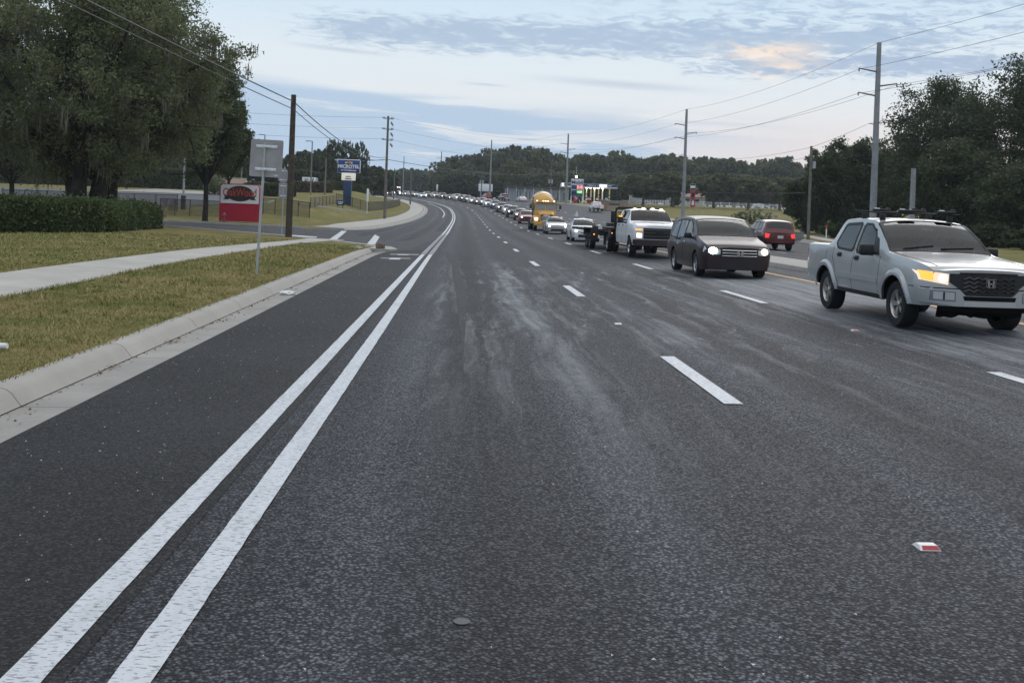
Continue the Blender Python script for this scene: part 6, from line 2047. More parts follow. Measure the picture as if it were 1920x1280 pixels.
def chain_fence(label, pts, h, gap=3.0):
    """pts: ground points; posts, rails and mesh"""
    c = pts[0]; t = thing('chain_link_fence', label, 'fence', c)
    Q = []
    for a, b in zip(pts, pts[1:]):
        k = max(1, round((b - a).length / gap))
        for j in range(k):
            p = a.lerp(b, j / k); p.z = GZ(p.x, p.y); Q.append(p)
    Q.append(pts[-1])
    for p in Q:
        mb = MB(); mb.tube([p - c + Vector((0, 0, -.1)), p - c + Vector((0, 0, h + .03))], .04, 6); mb.build('post', BLKM, t)
    mb = MB(); mb.tube([p - c + Vector((0, 0, h)) for p in Q], .03, 6); mb.build('top_rail', BLKM, t)
    vs = []; uv = []; L = 0
    for i, p in enumerate(Q):
        if i: L += (Q[i] - Q[i - 1]).length
        vs += [p - c + Vector((0, .03, .05)), p - c + Vector((0, .03, h))]; uv += [(L, 0), (L, h)]
    me = bpy.data.meshes.new('mesh_fabric'); me.from_pydata([tuple(v) for v in vs], [], [(2 * i, 2 * i + 2, 2 * i + 3, 2 * i + 1) for i in range(len(Q) - 1)]); me.materials.append(MESHM)
    ul = me.uv_layers.new(name='UVMap')
    for l in me.loops: ul.data[l.index].uv = uv[l.vertex_index]
    link('mesh_fabric', me, t)


chain_fence('black chain link fence between the round hedge end and the red sign', [on(300, 96), on(412, 95)], 1.5, 1.6)
chain_fence('black chain link fence behind the hedge and oak trunks', [on(4, 98), on(332, 99)], 1.6, 2.0)
chain_fence('black chain link fence between the dark pole and the hotel lawn', [on(470, 100), on(580, 104)], 1.55, 1.2)
chain_fence('black chain link fence around the foot of the hotel pylon', [on(630, 147), on(690, 152), on(750, 205)], 1.4, 1.5)
chain_fence('thin black rail fence across the hotel lawn', [on(582, 120), on(630, 146)], 1.2, 4)

LOT = mat('car_park_asphalt', (0.075, 0.078, 0.085), 0.85, var=0.15, vscale=.4)
flat_poly('car_park', [(-90, 106), (-34, 104), (-28.5, 107), (-27, 112), (-29, 124), (-40, 146), (-95, 150)], lambda x, y: GZ(x, y) + .05, LOT, 2.0)
kerb_path('kerb', [(-90, 105.5), (-34, 103.5), (-28, 106.5), (-26.3, 112), (-28.4, 124)], .25, .13, fz=lambda x, y: GZ(x, y) + .02)
flat_poly('car_park', [(-60, 150), (-36, 148), (-34, 165), (-60, 175)], lambda x, y: GZ(x, y) + .05, mat('pale_paving', (.30, .28, .26), .9, var=.1, vscale=.3), 3.0)
# hotel drive edge
_pts = [hit(px, py) for px, py in ((560, 384), (615, 389.5), (690, 400.5), (728, 405))]
kerb_path('kerb', [(p.x, p.y) for p in _pts], .35, .10, fz=lambda x, y: GZ(x, y) + .03)


def low_things():
    y = 172
    a, b = on(398, y), on(461, y); t = thing('garden_wall', 'low peach rendered wall behind the OakWood sign', 'wall', a.lerp(b, .5))
    mb = MB(); L = (b - a).length; mb.box((0, 0, 1.0), (L, .3, 2.6), 0, bev=.03); mb.build('wall', mat('peach_render', (.50, .36, .27), .8, var=.08, vscale=.6), t)
    mb = MB(); mb.box((0, 0, 2.34), (L + .1, .4, .12), 0, bev=.02); mb.build('coping', mat('peach_coping', (.55, .42, .33), .8), t)
    # enclosed white board above the brown hedge
    y = 215; b = on(581, y); s = y / FPX
    t = thing('white_trailer', 'white trailer with dark markings behind the brown hedge', 'trailer', b)
    z1 = top_z(582, 333, y) - b.z; z0 = z1 - 1.75
    mb = MB(); mb.box((0, 0, (z0 + z1) / 2), (2.6, 4.0, 1.75), 0, bev=.12); bo = mb.build('body', P_WHITE, t)
    mb = MB(); mb.prism([(.5, -.7), (.75, -.7), (1.15, .7), (.95, .7)], lambda a, z, q: Vector((a, -2.03 + q, (z0 + z1) / 2 + z)), .03); mb.box((-.35, -2.02, z1 - .4), (.9, .02, .12)); mb.box((-.35, -2.02, z1 - .65), (.6, .02, .12)); mb.build('marking', BLKM, bo, 0)
    for sg in (-1, 1): wheel(t, sg * 1.1, .5, .36, .25, sg, RIM, 'steel', 12)
    # lamp base by the fence, cabinet and markers on the right
    y = 101; b = on(343, y); t = thing('lamp_post', 'grey lamp post with dark wide base behind the fence', 'lamp post', b)
    mb = MB(); mb.tube([(0, 0, 0), (0, 0, 1.35)], .24, 14); mb.build('base', mat('dark_grey_base', (.05, .052, .055), .7), t)
    mb = MB(); mb.tube([(0, 0, 1.3), (0, 0, 9)], [.11, .07], 10); mb.build('shaft', GALV, t)
    y = 92; b = on(1497, y); t = thing('utility_cabinet', 'small grey utility cabinet at the foot of the right wooden pole', 'cabinet', b)
    mb = MB(); mb.box((0, 0, .35), (.75, .6, .75), 0, bev=.04); mb.build('body', mat('cabinet_green_grey', (.16, .18, .17), .6), t)
    mb = MB(); mb.box((0, 0, .75), (.82, .66, .06), 0, bev=.02); mb.build('lid', MT['cabinet_green_grey'], t)
    for px, y, h, lab in ((1549, 100, 1.3, 'white marker post with orange top on the right verge'), (597, 140, .5, 'short white marker post on the hotel lawn')):
        b = on(px, y); t = thing('marker_post', lab, 'marker post', b)
        mb = MB(); mb.tube([(0, 0, 0), (0, 0, h * .7)], .06, 8); mb.build('post', SIGNW, t)
        mb = MB(); mb.tube([(0, 0, h * .7), (0, 0, h)], .065, 8); mb.build('cap', mat('marker_orange', (.55, .13, .03), .5) if h > 1 else SIGNW, t)


low_things()


# ---------------------------------------------------------------- far side: shops, filling station, park wall
def shop_row():
    y = 292; a, b = on(946, y), on(1060, y); L = b.x - a.x; z = min(a.z, b.z)
    t = thing('shop_row', 'long low white shop row behind the mixer', 'building', (a.x, y, z))
    Hh = 3.7
    mb = MB(); mb.box((L / 2, 3, Hh / 2 - .5), (L, 6, Hh + 1)); mb.build('wall', mat('shop_white', (.42, .43, .44), .8, var=.1, vscale=.5), t)
    mb = MB(); mb.box((L / 2, 2.6, Hh + .15), (L + .8, 7.6, .35), 0, bev=.05); mb.build('roof', mat('shop_roof', (.07, .07, .07), .8), t)
    rg = random.Random(2)
    gl = mat('shop_glass', (.10, .125, .14), .15, spec=.6); gl2 = mat('shop_glass_pale', (.28, .32, .34), .25)
    n = 13
    for i in range(n):
        x = L * (i + .5) / n
        f = MB(); f.box((x, -.03, 1.55), (L / n * .72, .08, 2.5)); fo = f.build('window', mat('shop_frame', (.50, .51, .51), .6) if i == 0 else MT['shop_frame'], t)
        for k in (-1, 1):
            g = MB(); g.box((x + k * L / n * .175, -.08, 1.55), (L / n * .30, .03, 2.25)); g.build('pane', gl2 if rg.random() < .4 else gl, fo)
    for i in range(7):
        p = MB(); p.tube([(L * (i + .3) / 7, -1.1, 0), (L * (i + .3) / 7, -1.1, Hh)], .08, 8); p.build('porch_post', SIGNW, t)


shop_row()


def filling_station():
    y = 278; a, b = on(1052, y), on(1156, y); L = b.x - a.x; z = a.z
    t = thing('filling_station', 'filling station canopy with blue fascia and lit columns', 'filling station', (a.x, y, z))
    zt = top_z(1100, 344.5, y) - z; fh = .95
    mb = MB(); mb.box((L / 2, 4, zt - fh / 2), (L, 9, fh), 0, bev=.03); co = mb.build('canopy', SIGNW, t)
    fb = mat('fascia_blue', (.018, .055, .16), .4)
    mb = MB(); mb.box((L * .62, -.53, zt - .40), (L * .75, .05, .72)); mb.build('fascia', fb, co)
    mb = MB(); mb.box((L * .11, -.53, zt - .40), (L * .14, .05, .60)); mb.build('fascia', mat('fascia_grey', (.10, .11, .13), .4), co)
    ww = mat('canopy_sign_lit', (.8, .8, .8), .4, emit=(.95, .97, 1), estr=.7)
    mb = MB(); mb.box((L * .745, -.57, zt - .46), (L * .14, .04, .85)); mb.build('sign_panel', ww, co)
    mb = MB(); mb.box((.28, -.56, zt - .46), (.62, .05, .9)); mb.build('sign_panel', ww, co)
    mb = MB()
    for fx, wd in ((.50, 1.1), (.56, .3), (.60, .3), (.65, .25), (.86, 1.1)): mb.box((L * fx, -.57, zt - .42), (wd, .03, .22))
    mb.build('lettering', SIGNW, co, 0)
    mb = MB(); mb.box((L / 2, 4, zt - fh - .06), (L + .3, 9.2, .1), 0); mb.build('soffit', SIGNW, co)
    yl = mat('column_lit', (.75, .70, .5), .5, emit=(1, .9, .6), estr=.18); dk = mat('column_band', (.08, .06, .06), .5)
    for i, fx in enumerate((.14, .25, .42, .455, .56, .60, .70, .745, .90)):
        yy = 1.0 if i % 2 else 5.5
        c = MB(); c.box((L * fx, yy, (zt - fh) / 2), (.32, .32, zt - fh), 0, bev=.02); o = c.build('column', yl if fx > .4 else SIGNW, t)
        if i in (3, 6, 8):
            for zz in (.6, 1.5, 2.4): k = MB(); k.box((L * fx, yy, zz), (.36, .36, .25)); k.build('band', dk, o)
    for fx in (.46, .52, .60, .66, .74):
        l = MB(); l.box((L * fx, .6, zt - fh - .14), (.6, .5, .12), 0, bev=.02); l.build('canopy_light', mat('canopy_lamp', (1, 1, 1), .3, emit=(1, .97, .8), estr=9) if 'canopy_lamp' not in MT else MT['canopy_lamp'], co)
    for i, fx in enumerate((.28, .50, .53, .66, .83)):
        p = MB(); p.box((L * fx, 2.4, .85), (.8, .5, 1.7), 0, bev=.04); po = p.build('pump', REDP if i != 4 else GALV, t)
        p = MB(); p.box((L * fx, 2.12, 1.2), (.6, .04, .5)); p.build('screen', SIGNW, po)
    # price sign
    y = 262; b = on(1081, y); t = thing('price_sign', 'tall fuel price sign with red and green digits', 'sign', b)
    s = y / FPX; zt = top_z(1081, 335.5, y) - b.z; w = 23 * s / 2; z0 = top_z(1081, 368.5, y) - b.z
    mb = MB()
    mb.box((0, .15, (z0 + zt) / 2), (2 * w, .4, zt - z0), 0, bev=.03); fo = mb.build('cabinet', mat('price_sign_white', (.62, .64, .66), .4), t)
    for sg in (-1, 1):
        k = MB(); k.box((sg * (w - .12), .15, zt * .4), (.24, .3, zt * .8 + .2)); k.build('post', SIGNW, t)
    for sx in (-.7, .55):
        k = MB(); k.box((sx * .8, .1, .85), (.45, .4, 1.5), 0, bev=.03); k.build('base_panel', REDP if sx < 0 else DKBR, t)
    mb = MB(); add_text(mb, 'Mobil', 1.15, Matrix.Translation((0, -.07, zt - .90)) @ UPRIGHT, 0, .01, .03, 1.12); mb.build('lettering', mat('letter_navy', (.015, .03, .08), .4), fo, 0)
    rows_ = [(zt - 2.10, 1.05), (zt - 3.30, .85), (z0 + .55, .95)]
    for i, (zz, hh) in enumerate(rows_):
        k = MB(); k.box((0, -.07, zz), (2 * w * .92, .04, hh)); ro = k.build('price_row', fb, fo)
        if i < 2:
            dk2 = mat('digits_red', (.3, .02, .02), .4, emit=(1, .06, .07), estr=1.5) if i == 0 else mat('digits_green', (.05, .3, .05), .4, emit=(.12, 1, .10), estr=1.1)
            q = MB(); q.box((w * .42, -.10, zz), (w * .98, .02, hh * .86)); q.build('digit_panel', mat('digit_panel_red', (.35, .03, .04), .5, emit=(1, .1, .12), estr=.55) if i == 0 else mat('digit_panel_green', (.04, .25, .06), .5, emit=(.1, .8, .12), estr=.35), ro)
            q = MB(); add_text(q, '3.15' if i == 0 else '4.09', hh * .95, Matrix.Translation((w * .42, -.125, zz)) @ UPRIGHT, 0, .01, .015, .85); q.build('digits', mat('digit_lit_red', (.9, .6, .6), .4, emit=(1, .55, .55), estr=1.0) if i == 0 else mat('digit_lit_green', (.6, .9, .6), .4, emit=(.6, 1, .55), estr=1.0), ro, 0)
    b = on(1079, 300); t = thing('lamp_post', 'lit lamp on a pole just above the fuel price sign', 'lamp post', b); z1 = top_z(1078, 331.5, 300) - b.z
    mb = MB(); mb.tube([(0, 0, 0), (0, 0, z1 + 3)], .08, 8); mb.build('shaft', GALV, t)
    mb = MB(); mb.box((0, -.15, z1), (.55, .3, .4), 0, bev=.08); mb.build('lamp_head', mat('lamp_warm', (1, .9, .7), .3, emit=(1, .8, .5), estr=12), t)


filling_station()


def park_wall():
    y = 219; a, b = on(1126, y), on(1178, y); L = b.x - a.x
    t = thing('park_sign_wall', 'brick and stone entrance wall with dark lettering', 'wall', a)
    z1 = top_z(1150, 376, y) - a.z
    m = bpy.data.materials.new('brick'); m.use_nodes = True; n = NT(m.node_tree); bs = m.node_tree.nodes['Principled BSDF']
    tc = n.n('ShaderNodeTexCoord'); br = n.n('ShaderNodeTexBrick'); mp = n.n('ShaderNodeMapping'); mp.inputs['Rotation'].default_value = (R_(90), 0, 0); n.l(tc.outputs['Object'], mp.inputs[0]); n.l(mp.outputs[0], br.inputs[0])
    br.inputs['Scale'].default_value = 4.5; br.inputs['Color1'].default_value = (.20, .11, .075, 1); br.inputs['Color2'].default_value = (.28, .17, .11, 1); br.inputs['Mortar'].default_value = (.33, .29, .24, 1); n.l(br.outputs[0], bs.inputs['Base Color']); bs.inputs['Roughness'].default_value = .9
    mb = MB()
    for x in (.5, L - .7): mb.box((x, 0, z1 / 2 - .3), (1.3, .9, z1 + .6), 0, bev=.03)
    mb.build('pier', m, t)
    mb = MB(); mb.box((L / 2, .1, z1 * .45 - .3), (L - 1.6, .5, z1 * .9 + .6)); mb.build('wall', mat('tan_stone', (.33, .26, .18), .9, var=.15, vscale=1), t)
    mb = MB(); mb.box((L / 2, .05, z1 * .93), (L - 1.5, .7, .16), 0, bev=.02)
    for x in (.5, L - .7): mb.box((x, 0, z1 + .05), (1.45, 1.05, .14), 0, bev=.02)
    mb.build('coping', mat('grey_coping', (.35, .34, .33), .8), t)
    mb = MB(); rg = random.Random(8); x = L * .30
    while x < L * .68:
        w = rg.uniform(.16, .30); mb.box((x + w / 2, -.17, z1 * .62), (w * .8, .04, .36)); x += w
    mb.build('lettering', BLKM, t, 0)
    # white rail fence round the park
    y = 305; P = [on(px, y + dy) for px, dy in ((1182, -40), (1270, 0), (1400, 0), (1500, 0), (1560, -10))]
    t = thing('rail_fence', 'white post and rail fence along the far edge of the green field', 'fence', P[0])
    mw = mat('fence_white', (.62, .63, .64), .6)
    Q = []
    for a, b in zip(P, P[1:]):
        k = max(1, round((b - a).length / 2.4))
        for j in range(k):
            p = a.lerp(b, j / k); p.z = GZ(p.x, p.y); Q.append(p)
    for p in Q:
        mb = MB(); mb.box(p - P[0] + Vector((0, 0, .65)), (.22, .22, 1.4)); mb.build('post', mw, t)
    for zz in (.35, .75, 1.15):
        mb = MB(); mb.tube([p - P[0] + Vector((0, 0, zz)) for p in Q], .09, 4); mb.build('rail', mw, t)
    # house with pinkish roof, parked cars and small huts behind
    b = on(1285, 330); t = thing('house', 'house with faded pink roof behind the park trees', 'house', b)
    mb = MB(); mb.box((0, 0, 1.2), (11, 8, 2.8)); mb.build('wall', mat('house_wall', (.36, .33, .30), .8), t)
    mb = MB(); mb.add([(-6, -4.6, 2.6), (6, -4.6, 2.6), (6, 4.6, 2.6), (-6, 4.6, 2.6), (-2.8, 0, 5.6), (2.8, 0, 5.6)], [(0, 1, 5, 4), (1, 2, 5), (2, 3, 4, 5), (3, 0, 4), (3, 2, 1, 0)]); mb.build('roof', mat('pink_roof', (.34, .22, .19), .9, var=.12, vscale=.8), t, 0)
    for x in (-3, 0, 3):
        mb = MB(); mb.box((x, -4.03, 1.4), (1.2, .06, 1.1)); mb.build('window', GLASS, t)
    b = on(1193, 300); t = thing('shed', 'small pale shed beyond the brick park wall', 'shed', b)
    mb = MB(); mb.box((0, 0, 1.2), (4, 3, 2.6)); mb.build('wall', mat('shed_wall', (.40, .40, .40), .8), t)
    mb = MB(); mb.prism([(-2.3, 2.5), (2.3, 2.5), (0, 3.7)], lambda a, z, q: Vector((a, -1.7 + q, z)), 3.4); mb.build('roof', mat('shed_roof', (.33, .33, .34), .8), t, 0)
    for i, (px, yy, pm, lab) in enumerate(((1482, 318, P_RED, 'red car parked beyond the white rail fence'), (1440, 322, P_WHITE, 'white car parked beyond the white rail fence'), (1215, 300, P_BLACK, 'dark car parked left of the park oaks'))):
        t, h = make_car('parked_car', lab, 'car', 'sedan', pm, HEADF, False, 1) if i == 0 else (copy_tree(park_wall.t), None)
        if i == 0: park_wall.t = t
        t['label'] = lab; b = on(px, yy); t.location = b; t.rotation_euler = (0, 0, R_(80)); repaint(t, pm)
        for o in t.children:
            if i and o.name.startswith('body'): o.material_slots[0].link = 'OBJECT'; o.material_slots[0].material = pm
    # far left hotel car park
    for i, (px, yy, pm, lab) in enumerate(((414, 205, P_WHITE, 'white car parked above the peach wall'), (398, 214, P_RED, 'red car parked above the peach wall'), (428, 216, P_GREY, 'grey car parked above the peach wall'))):
        t = copy_tree(park_wall.t); t['label'] = lab; b = on(px, yy); t.location = b; t.rotation_euler = (0, 0, R_(70))
        for o in t.children:
            if o.name.startswith('body'): o.material_slots[0].link = 'OBJECT'; o.material_slots[0].material = pm
    # blank billboards
    for px0, px1, p0, p1, yy, lab in ((878, 893, 344, 355, 350, 'small blank grey billboard left of the white one'), (897, 924, 345.5, 358.5, 335, 'white billboard with a small red mark')):
        a = at(px0, p1, yy); b = at(px1, p0, yy); g0 = GZ(a.x, yy)
        t = thing('billboard', lab, 'billboard', (a.x, yy, g0)); w = b.x - a.x; za, zb = a.z - g0, b.z - g0
        mb = MB(); mb.box((w / 2, 0, (za + zb) / 2), (w, .25, zb - za), 0, bev=.02); po = mb.build('panel', SIGNW if w > 3 else mat('billboard_grey', (.40, .41, .42), .5), t)
        if w > 3: mb = MB(); mb.box((w * .84, -.14, (za + zb) / 2), (.3, .02, .8)); mb.build('mark', REDP, po)
        for sx in (.15, .85):
            mb = MB(); mb.box((w * sx, .1, za / 2), (.2, .2, za + .2)); mb.build('post', GALV, t)


park_wall()


# ---------------------------------------------------------------- small things in the street
def small_things():
    MK = mat('marker_white', (.70, .69, .66), .5, bump=.2, bscale=60); MR = mat('marker_red', (.36, .02, .03), .25)
    labs = {1737: 'red and white raised road marker nearest the camera', 1159: 'worn white raised road marker in the lane line', 1603: 'small raised road marker by the silver pickup front wheel'}
    for px, py, ok in ((1737, 1030, 1), (1159, 608, 0), (1603, 621, 1)):
        p = hit(px, py, lawn=False); p.z = base(p.x, p.y) + .001
        t = thing('road_marker', labs[px], 'road marker', p, R_(3), 'raised road markers')
        mb = MB(); w, d, hh = .057, .055, .020
        mb.add([(-w, -d, 0), (w, -d, 0), (w, d, 0), (-w, d, 0), (-w * .84, -d * .35, hh), (w * .84, -d * .35, hh), (w * .84, d * .5, hh), (-w * .84, d * .5, hh)], [(0, 1, 2, 3), (4, 7, 6, 5), (0, 4, 5, 1), (1, 5, 6, 2), (2, 6, 7, 3), (3, 7, 4, 0)]); mb.build('body', MK, t, 0)
        mb = MB(); f = lambda x, u: Vector((x, -d + (d * .65) * u - .0016, hh * u + .0012))
        mb.add([f(-w * .78, .12), f(w * .94, .12), f(w * .8, .88), f(-w * .66, .88)], [(0, 1, 2, 3)]); mb.build('reflector', MR if ok else MK, t, 0)
    # paper cup on the verge
    p = hit(6, 658); t = thing('paper_cup', 'white paper cup with red stripes lying on the grass', 'cup', p + Vector((0, 0, .045)), 0)
    M = Matrix.Rotation(R_(86), 4, 'Y') @ Matrix.Rotation(R_(20), 4, 'Z')
    mb = MB(); mb.lathe([(.001, -.12), (.046, -.12), (.030, .04), (.032, .043), (.001, .043)], M, 28)
    mb.build('cup', mat('cup_white', (.75, .74, .74), .5), t)
    mb = MB(); mb.lathe([(.0440, -.10), (.0385, -.045)], M @ Matrix.Scale(1.02, 4, (1, 0, 0)) @ Matrix.Scale(1.02, 4, (0, 1, 0)), 28); mb.build('stripe', mat('cup_red', (.42, .015, .05), .5), t)

    def crumple(name, label, cat, p, size, m, seed, flat=1.0, rz=0):
        rg = random.Random(seed); bm = bmesh.new(); bmesh.ops.create_icosphere(bm, subdivisions=3, radius=1)
        for v in bm.verts:
            k = 1 + rg.uniform(-.16, .16); v.co = Vector((v.co.x * size[0] * k, v.co.y * size[1] * k, max(v.co.z, -.5) * size[2] * k * flat))
        mn = min(v.co.z for v in bm.verts)
        for v in bm.verts: v.co.z -= mn
        me = bpy.data.meshes.new(name); bm.to_mesh(me); bm.free(); me.materials.append(m)
        o = link(name, me); o.location = p; o.rotation_euler = (0, 0, rz); tag(o, label, cat); return o
    p = pos(45.0, kerbL(45.0) + .12, .18); q = hit(713, 474); q.z = base(q.x, q.y) + .17
    crumple('paper_bag', 'crumpled brown paper bag on the kerb corner by the driveway', 'litter', q, (.19, .14, .16), mat('brown_paper', (.16, .105, .075), .8, var=.5, vscale=7), 3)
    q = hit(540, 553.5, lawn=False); q.z = base(q.x, q.y) + .01
    crumple('plastic_bag', 'crushed white plastic bag in the gutter', 'litter', q, (.17, .13, .05), mat('white_plastic', (.7, .7, .7), .4), 5)
    for px, py, lab in ((325, 644, 'clump of brown leaves in the gutter, nearer one'), (205, 694, 'thin scatter of dry leaves at the kerb foot')):
        q = hit(px, py, lawn=False); q.z = base(q.x, q.y) + .008
        rg = np.random.default_rng(px); n = 26
        c = rg.normal(0, 1, (n, 2)) * (.05, .10); V = []
        for i in range(n):
            a = rg.uniform(0, 6.28); s = rg.uniform(.012, .03)
            e = np.array([math.cos(a), math.sin(a)]) * s; f = np.array([-math.sin(a), math.cos(a)]) * s * .5; z = rg.uniform(0, .03)
            V += [(c[i][0] - e[0], c[i][1] - e[1], z), (c[i][0] + f[0], c[i][1] + f[1], z + .006), (c[i][0] + e[0], c[i][1] + e[1], z + rg.uniform(0, .015)), (c[i][0] - f[0], c[i][1] - f[1], z)]
        o = link('dry_leaves', np_mesh('dry_leaves', np.array(V), 4, mat('dry_leaf', (.16, .085, .05), .8, var=.4, vscale=9) if 'dry_leaf' not in MT else MT['dry_leaf'])); o.location = q; tag(o, lab, 'leaves', kind='stuff')
    # leaf bits and dirt along the foot of the kerb
    rg = np.random.default_rng(31); V = []
    for i in range(420):
        y = 5 + 40 * rg.uniform() ** 1.4; d = kerbL(y) + .19 + abs(rg.normal(0, .05)) * (1 + 1.5 * (math.sin(y * .9) + math.sin(y * 2.3) > .9)); p = pos(y, d, .012)
        a = rg.uniform(0, 6.28); s = rg.uniform(.006, .02) * (1 + y * .015); b = s * rg.uniform(.2, .6)
        e = np.array([math.cos(a) * s, math.sin(a) * s, 0]); f = np.array([-math.sin(a) * b, math.cos(a) * b, rg.uniform(0, .012)]); q = np.array(p)
        V += [q - e, q - f, q + e, q + f]
    tag(link('gutter_leaves', np_mesh('gutter_leaves', np.array(V), 4, MT['dry_leaf'])), kind='stuff')
    # pale crumbs and specks on the bike lane and street
    rg = np.random.default_rng(12); V = []
    for i in range(520):
        y = 4 + 30 * rg.uniform() ** 1.7; d = rg.uniform(-2.2, -.75) if rg.uniform() < .55 else rg.uniform(.2, 8)
        p = pos(y, d, .0065); s = rg.uniform(.003, .010) * (1 + y * .03); a = rg.uniform(0, 6.28)
        for k in range(4):
            q = a + k * 1.571; V.append((p.x + s * rg.uniform(.5, 1.2) * math.cos(q), p.y + s * rg.uniform(.5, 1.2) * math.sin(q), p.z + (.006 if k % 2 else 0)))
    tag(link('grit', np_mesh('grit', np.array(V), 4, mat('pale_grit', (.5, .5, .48), .8))), kind='stuff')
    p = hit(865, 1182, lawn=False); p.z = base(p.x, p.y) + .004
    mb = MB(); mb.lathe([(.001, .0015), (.036, .0015), (.038, 0)], Matrix.Identity(4), 20); o = mb.build('road_stud_patch', mat('round_patch', (.035, .037, .042), .5), None); o.location = p; tag(o, 'small round dark patch set in the asphalt near the camera', 'road patch')


small_things()

# ---------------------------------------------------------------- trees and hedges
def leaf_mat(name, dark, light, dry=0.0):
    m = bpy.data.materials.new(name); m.use_nodes = True
    t = NT(m.node_tree); b = m.node_tree.nodes['Principled BSDF']
    geo = t.n('ShaderNodeNewGeometry'); r = geo.outputs['Random Per Island']
    n = t.noise(geo.outputs['Position'], 0.45, 3, 0.55)
    f = t.math('ADD', t.math('MULTIPLY', r, 0.6), t.math('MULTIPLY', t.ss(n, 0.3, 0.7), 0.4))
    col = t.mix(f, tuple(dark) + (1,), tuple(light) + (1,))
    if dry: col = t.mix(t.math('MULTIPLY', t.ss(r, 1 - dry, 1.0), 0.8), col, (0.13, 0.10, 0.05, 1))
    t.l(col, b.inputs['Base Color']); b.inputs['Roughness'].default_value = 0.55; b.inputs['Specular IOR Level'].default_value = 0.3
    tl = t.n('ShaderNodeBsdfTranslucent'); t.l(col, tl.inputs[0])
    mx = t.n('ShaderNodeMixShader'); mx.inputs[0].default_value = 0.35
    out = m.node_tree.nodes['Material Output']; t.l(b.outputs[0], mx.inputs[1]); t.l(tl.outputs[0], mx.inputs[2]); t.l(mx.outputs[0], out.inputs[0])
    return m


LEAF_OAK = leaf_mat('oak_leaves', (0.080, 0.098, 0.042), (0.212, 0.240, 0.115), 0.06)
LEAF_DARK = leaf_mat('dark_leaves', (0.038, 0.054, 0.022), (0.105, 0.130, 0.052))
LEAF_RIGHT = leaf_mat('wood_leaves', (0.026, 0.040, 0.016), (0.085, 0.115, 0.045), 0.05)
LEAF_FAR = leaf_mat('far_leaves', (0.070, 0.088, 0.050), (0.150, 0.172, 0.092))
LEAF_FARB = leaf_mat('far_leaves_olive', (0.085, 0.098, 0.048), (0.175, 0.185, 0.090))
LEAF_PINE = leaf_mat('pine_needles', (0.040, 0.058, 0.030), (0.095, 0.125, 0.060))
LEAF_HEDGE = leaf_mat('hedge_leaves', (0.026, 0.045, 0.014), (0.095, 0.135, 0.042), 0.05)
LEAF_BROWN = leaf_mat('brown_hedge_leaves', (0.09, 0.075, 0.04), (0.17, 0.14, 0.08))
MOSS = leaf_mat('hanging_moss', (0.115, 0.116, 0.080), (0.200, 0.200, 0.145))
BARK = mat('bark', (0.040, 0.034, 0.029), 0.95, var=0.4, vscale=4, bump=0.8, bscale=14, spec=0.1)
BARKL = mat('pale_bark', (0.14, 0.125, 0.11), 0.95, var=0.3, vscale=4, bump=0.6, bscale=14, spec=0.1)
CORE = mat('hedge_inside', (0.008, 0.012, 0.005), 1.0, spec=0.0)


def leaf_quads(P, size, rng, aspect=0.5, up=0.35):
    n = len(P)
    nrm = rng.normal(0, 1, (n, 3)); nrm[:, 2] += up; nrm /= np.linalg.norm(nrm, axis=1)[:, None]
    a = rng.normal(0, 1, (n, 3)); a -= nrm * (a * nrm).sum(1)[:, None]; a /= np.linalg.norm(a, axis=1)[:, None]
    b = np.cross(nrm, a)
    s = size * rng.uniform(.55, 1.35, n)[:, None]
    a = a * s; b = b * s * aspect
    return np.stack([P - a, P + b * .9 - a * .1, P + a, P - b * .9 - a * .1], 1).reshape(-1, 3)


def crown_points(rng, r, ry, z0, z1, nl, nc, per, lobe=.40, clump=.30, fill=.35, top_round=1.0):
    """returns leaf points, lobe centres, clump centres for a crown about the z axis"""
    cz = (z0 + z1) / 2; hz = (z1 - z0) / 2
    lobes = []
    for i in range(nl):
        # spread with golden angle
        q = i * 2.39996 + rng.uniform(-.4, .4); u = 1 - 2 * (i + .5) / nl
        u = np.clip(u + rng.uniform(-.15, .15), -1, 1); s = math.sqrt(1 - u * u)
        k = rng.uniform(.55, .84)
        lobes.append((math.cos(q) * s * r * k, math.sin(q) * s * ry * k, cz + u * hz * k, rng.uniform(.8, 1.2)))
    lobes = np.array(lobes)
    C = []
    for x, y, z, k in lobes:
        d = rng.normal(0, 1, (nc, 3)); d /= np.linalg.norm(d, axis=1)[:, None]
        rad = rng.uniform(.55, 1.0, (nc, 1)); inn = rng.uniform(0, 1, (nc, 1)) < fill
        rad = np.where(inn, rad * .6, rad)
        c = d * rad * np.array([r * lobe, ry * lobe, hz * lobe]) * k + (x, y, z)
        C.append(c)
    C = np.concatenate(C)
    C[:, 2] = np.maximum(C[:, 2], z0 + (C[:, 2] - z0) * .3)
    cr = clump * min(r, hz) * lobe * 1.2
    P = []
    n = len(C) * per
    d = rng.normal(0, 1, (n, 3)); d /= np.linalg.norm(d, axis=1)[:, None]
    rad = rng.uniform(0, 1, (n, 1)) ** .55 * rng.uniform(.7, 1.35, (n, 1))
    P = np.repeat(C, per, 0) + d * rad * cr * np.array([1.15, 1.15, .8])
    # fill the asked-for outline exactly
    kz = (z1 - z0) / (np.percentile(P[:, 2], 99.7) - np.percentile(P[:, 2], .3)); oz = z0 - np.percentile(P[:, 2], .3) * kz
    kx = r / np.percentile(np.abs(P[:, 0]), 98.5); ky = ry / np.percentile(np.abs(P[:, 1]), 98.5)
    for A in (P, C, lobes):
        A[:, 0] *= kx; A[:, 1] *= ky; A[:, 2] = A[:, 2] * kz + oz
        if top_round != 1: u = np.clip((A[:, 2] - z0) / (z1 - z0), 0, 1); A[:, 2] = z0 + (z1 - z0) * (1 - (1 - u) ** top_round)
    return P, lobes, C


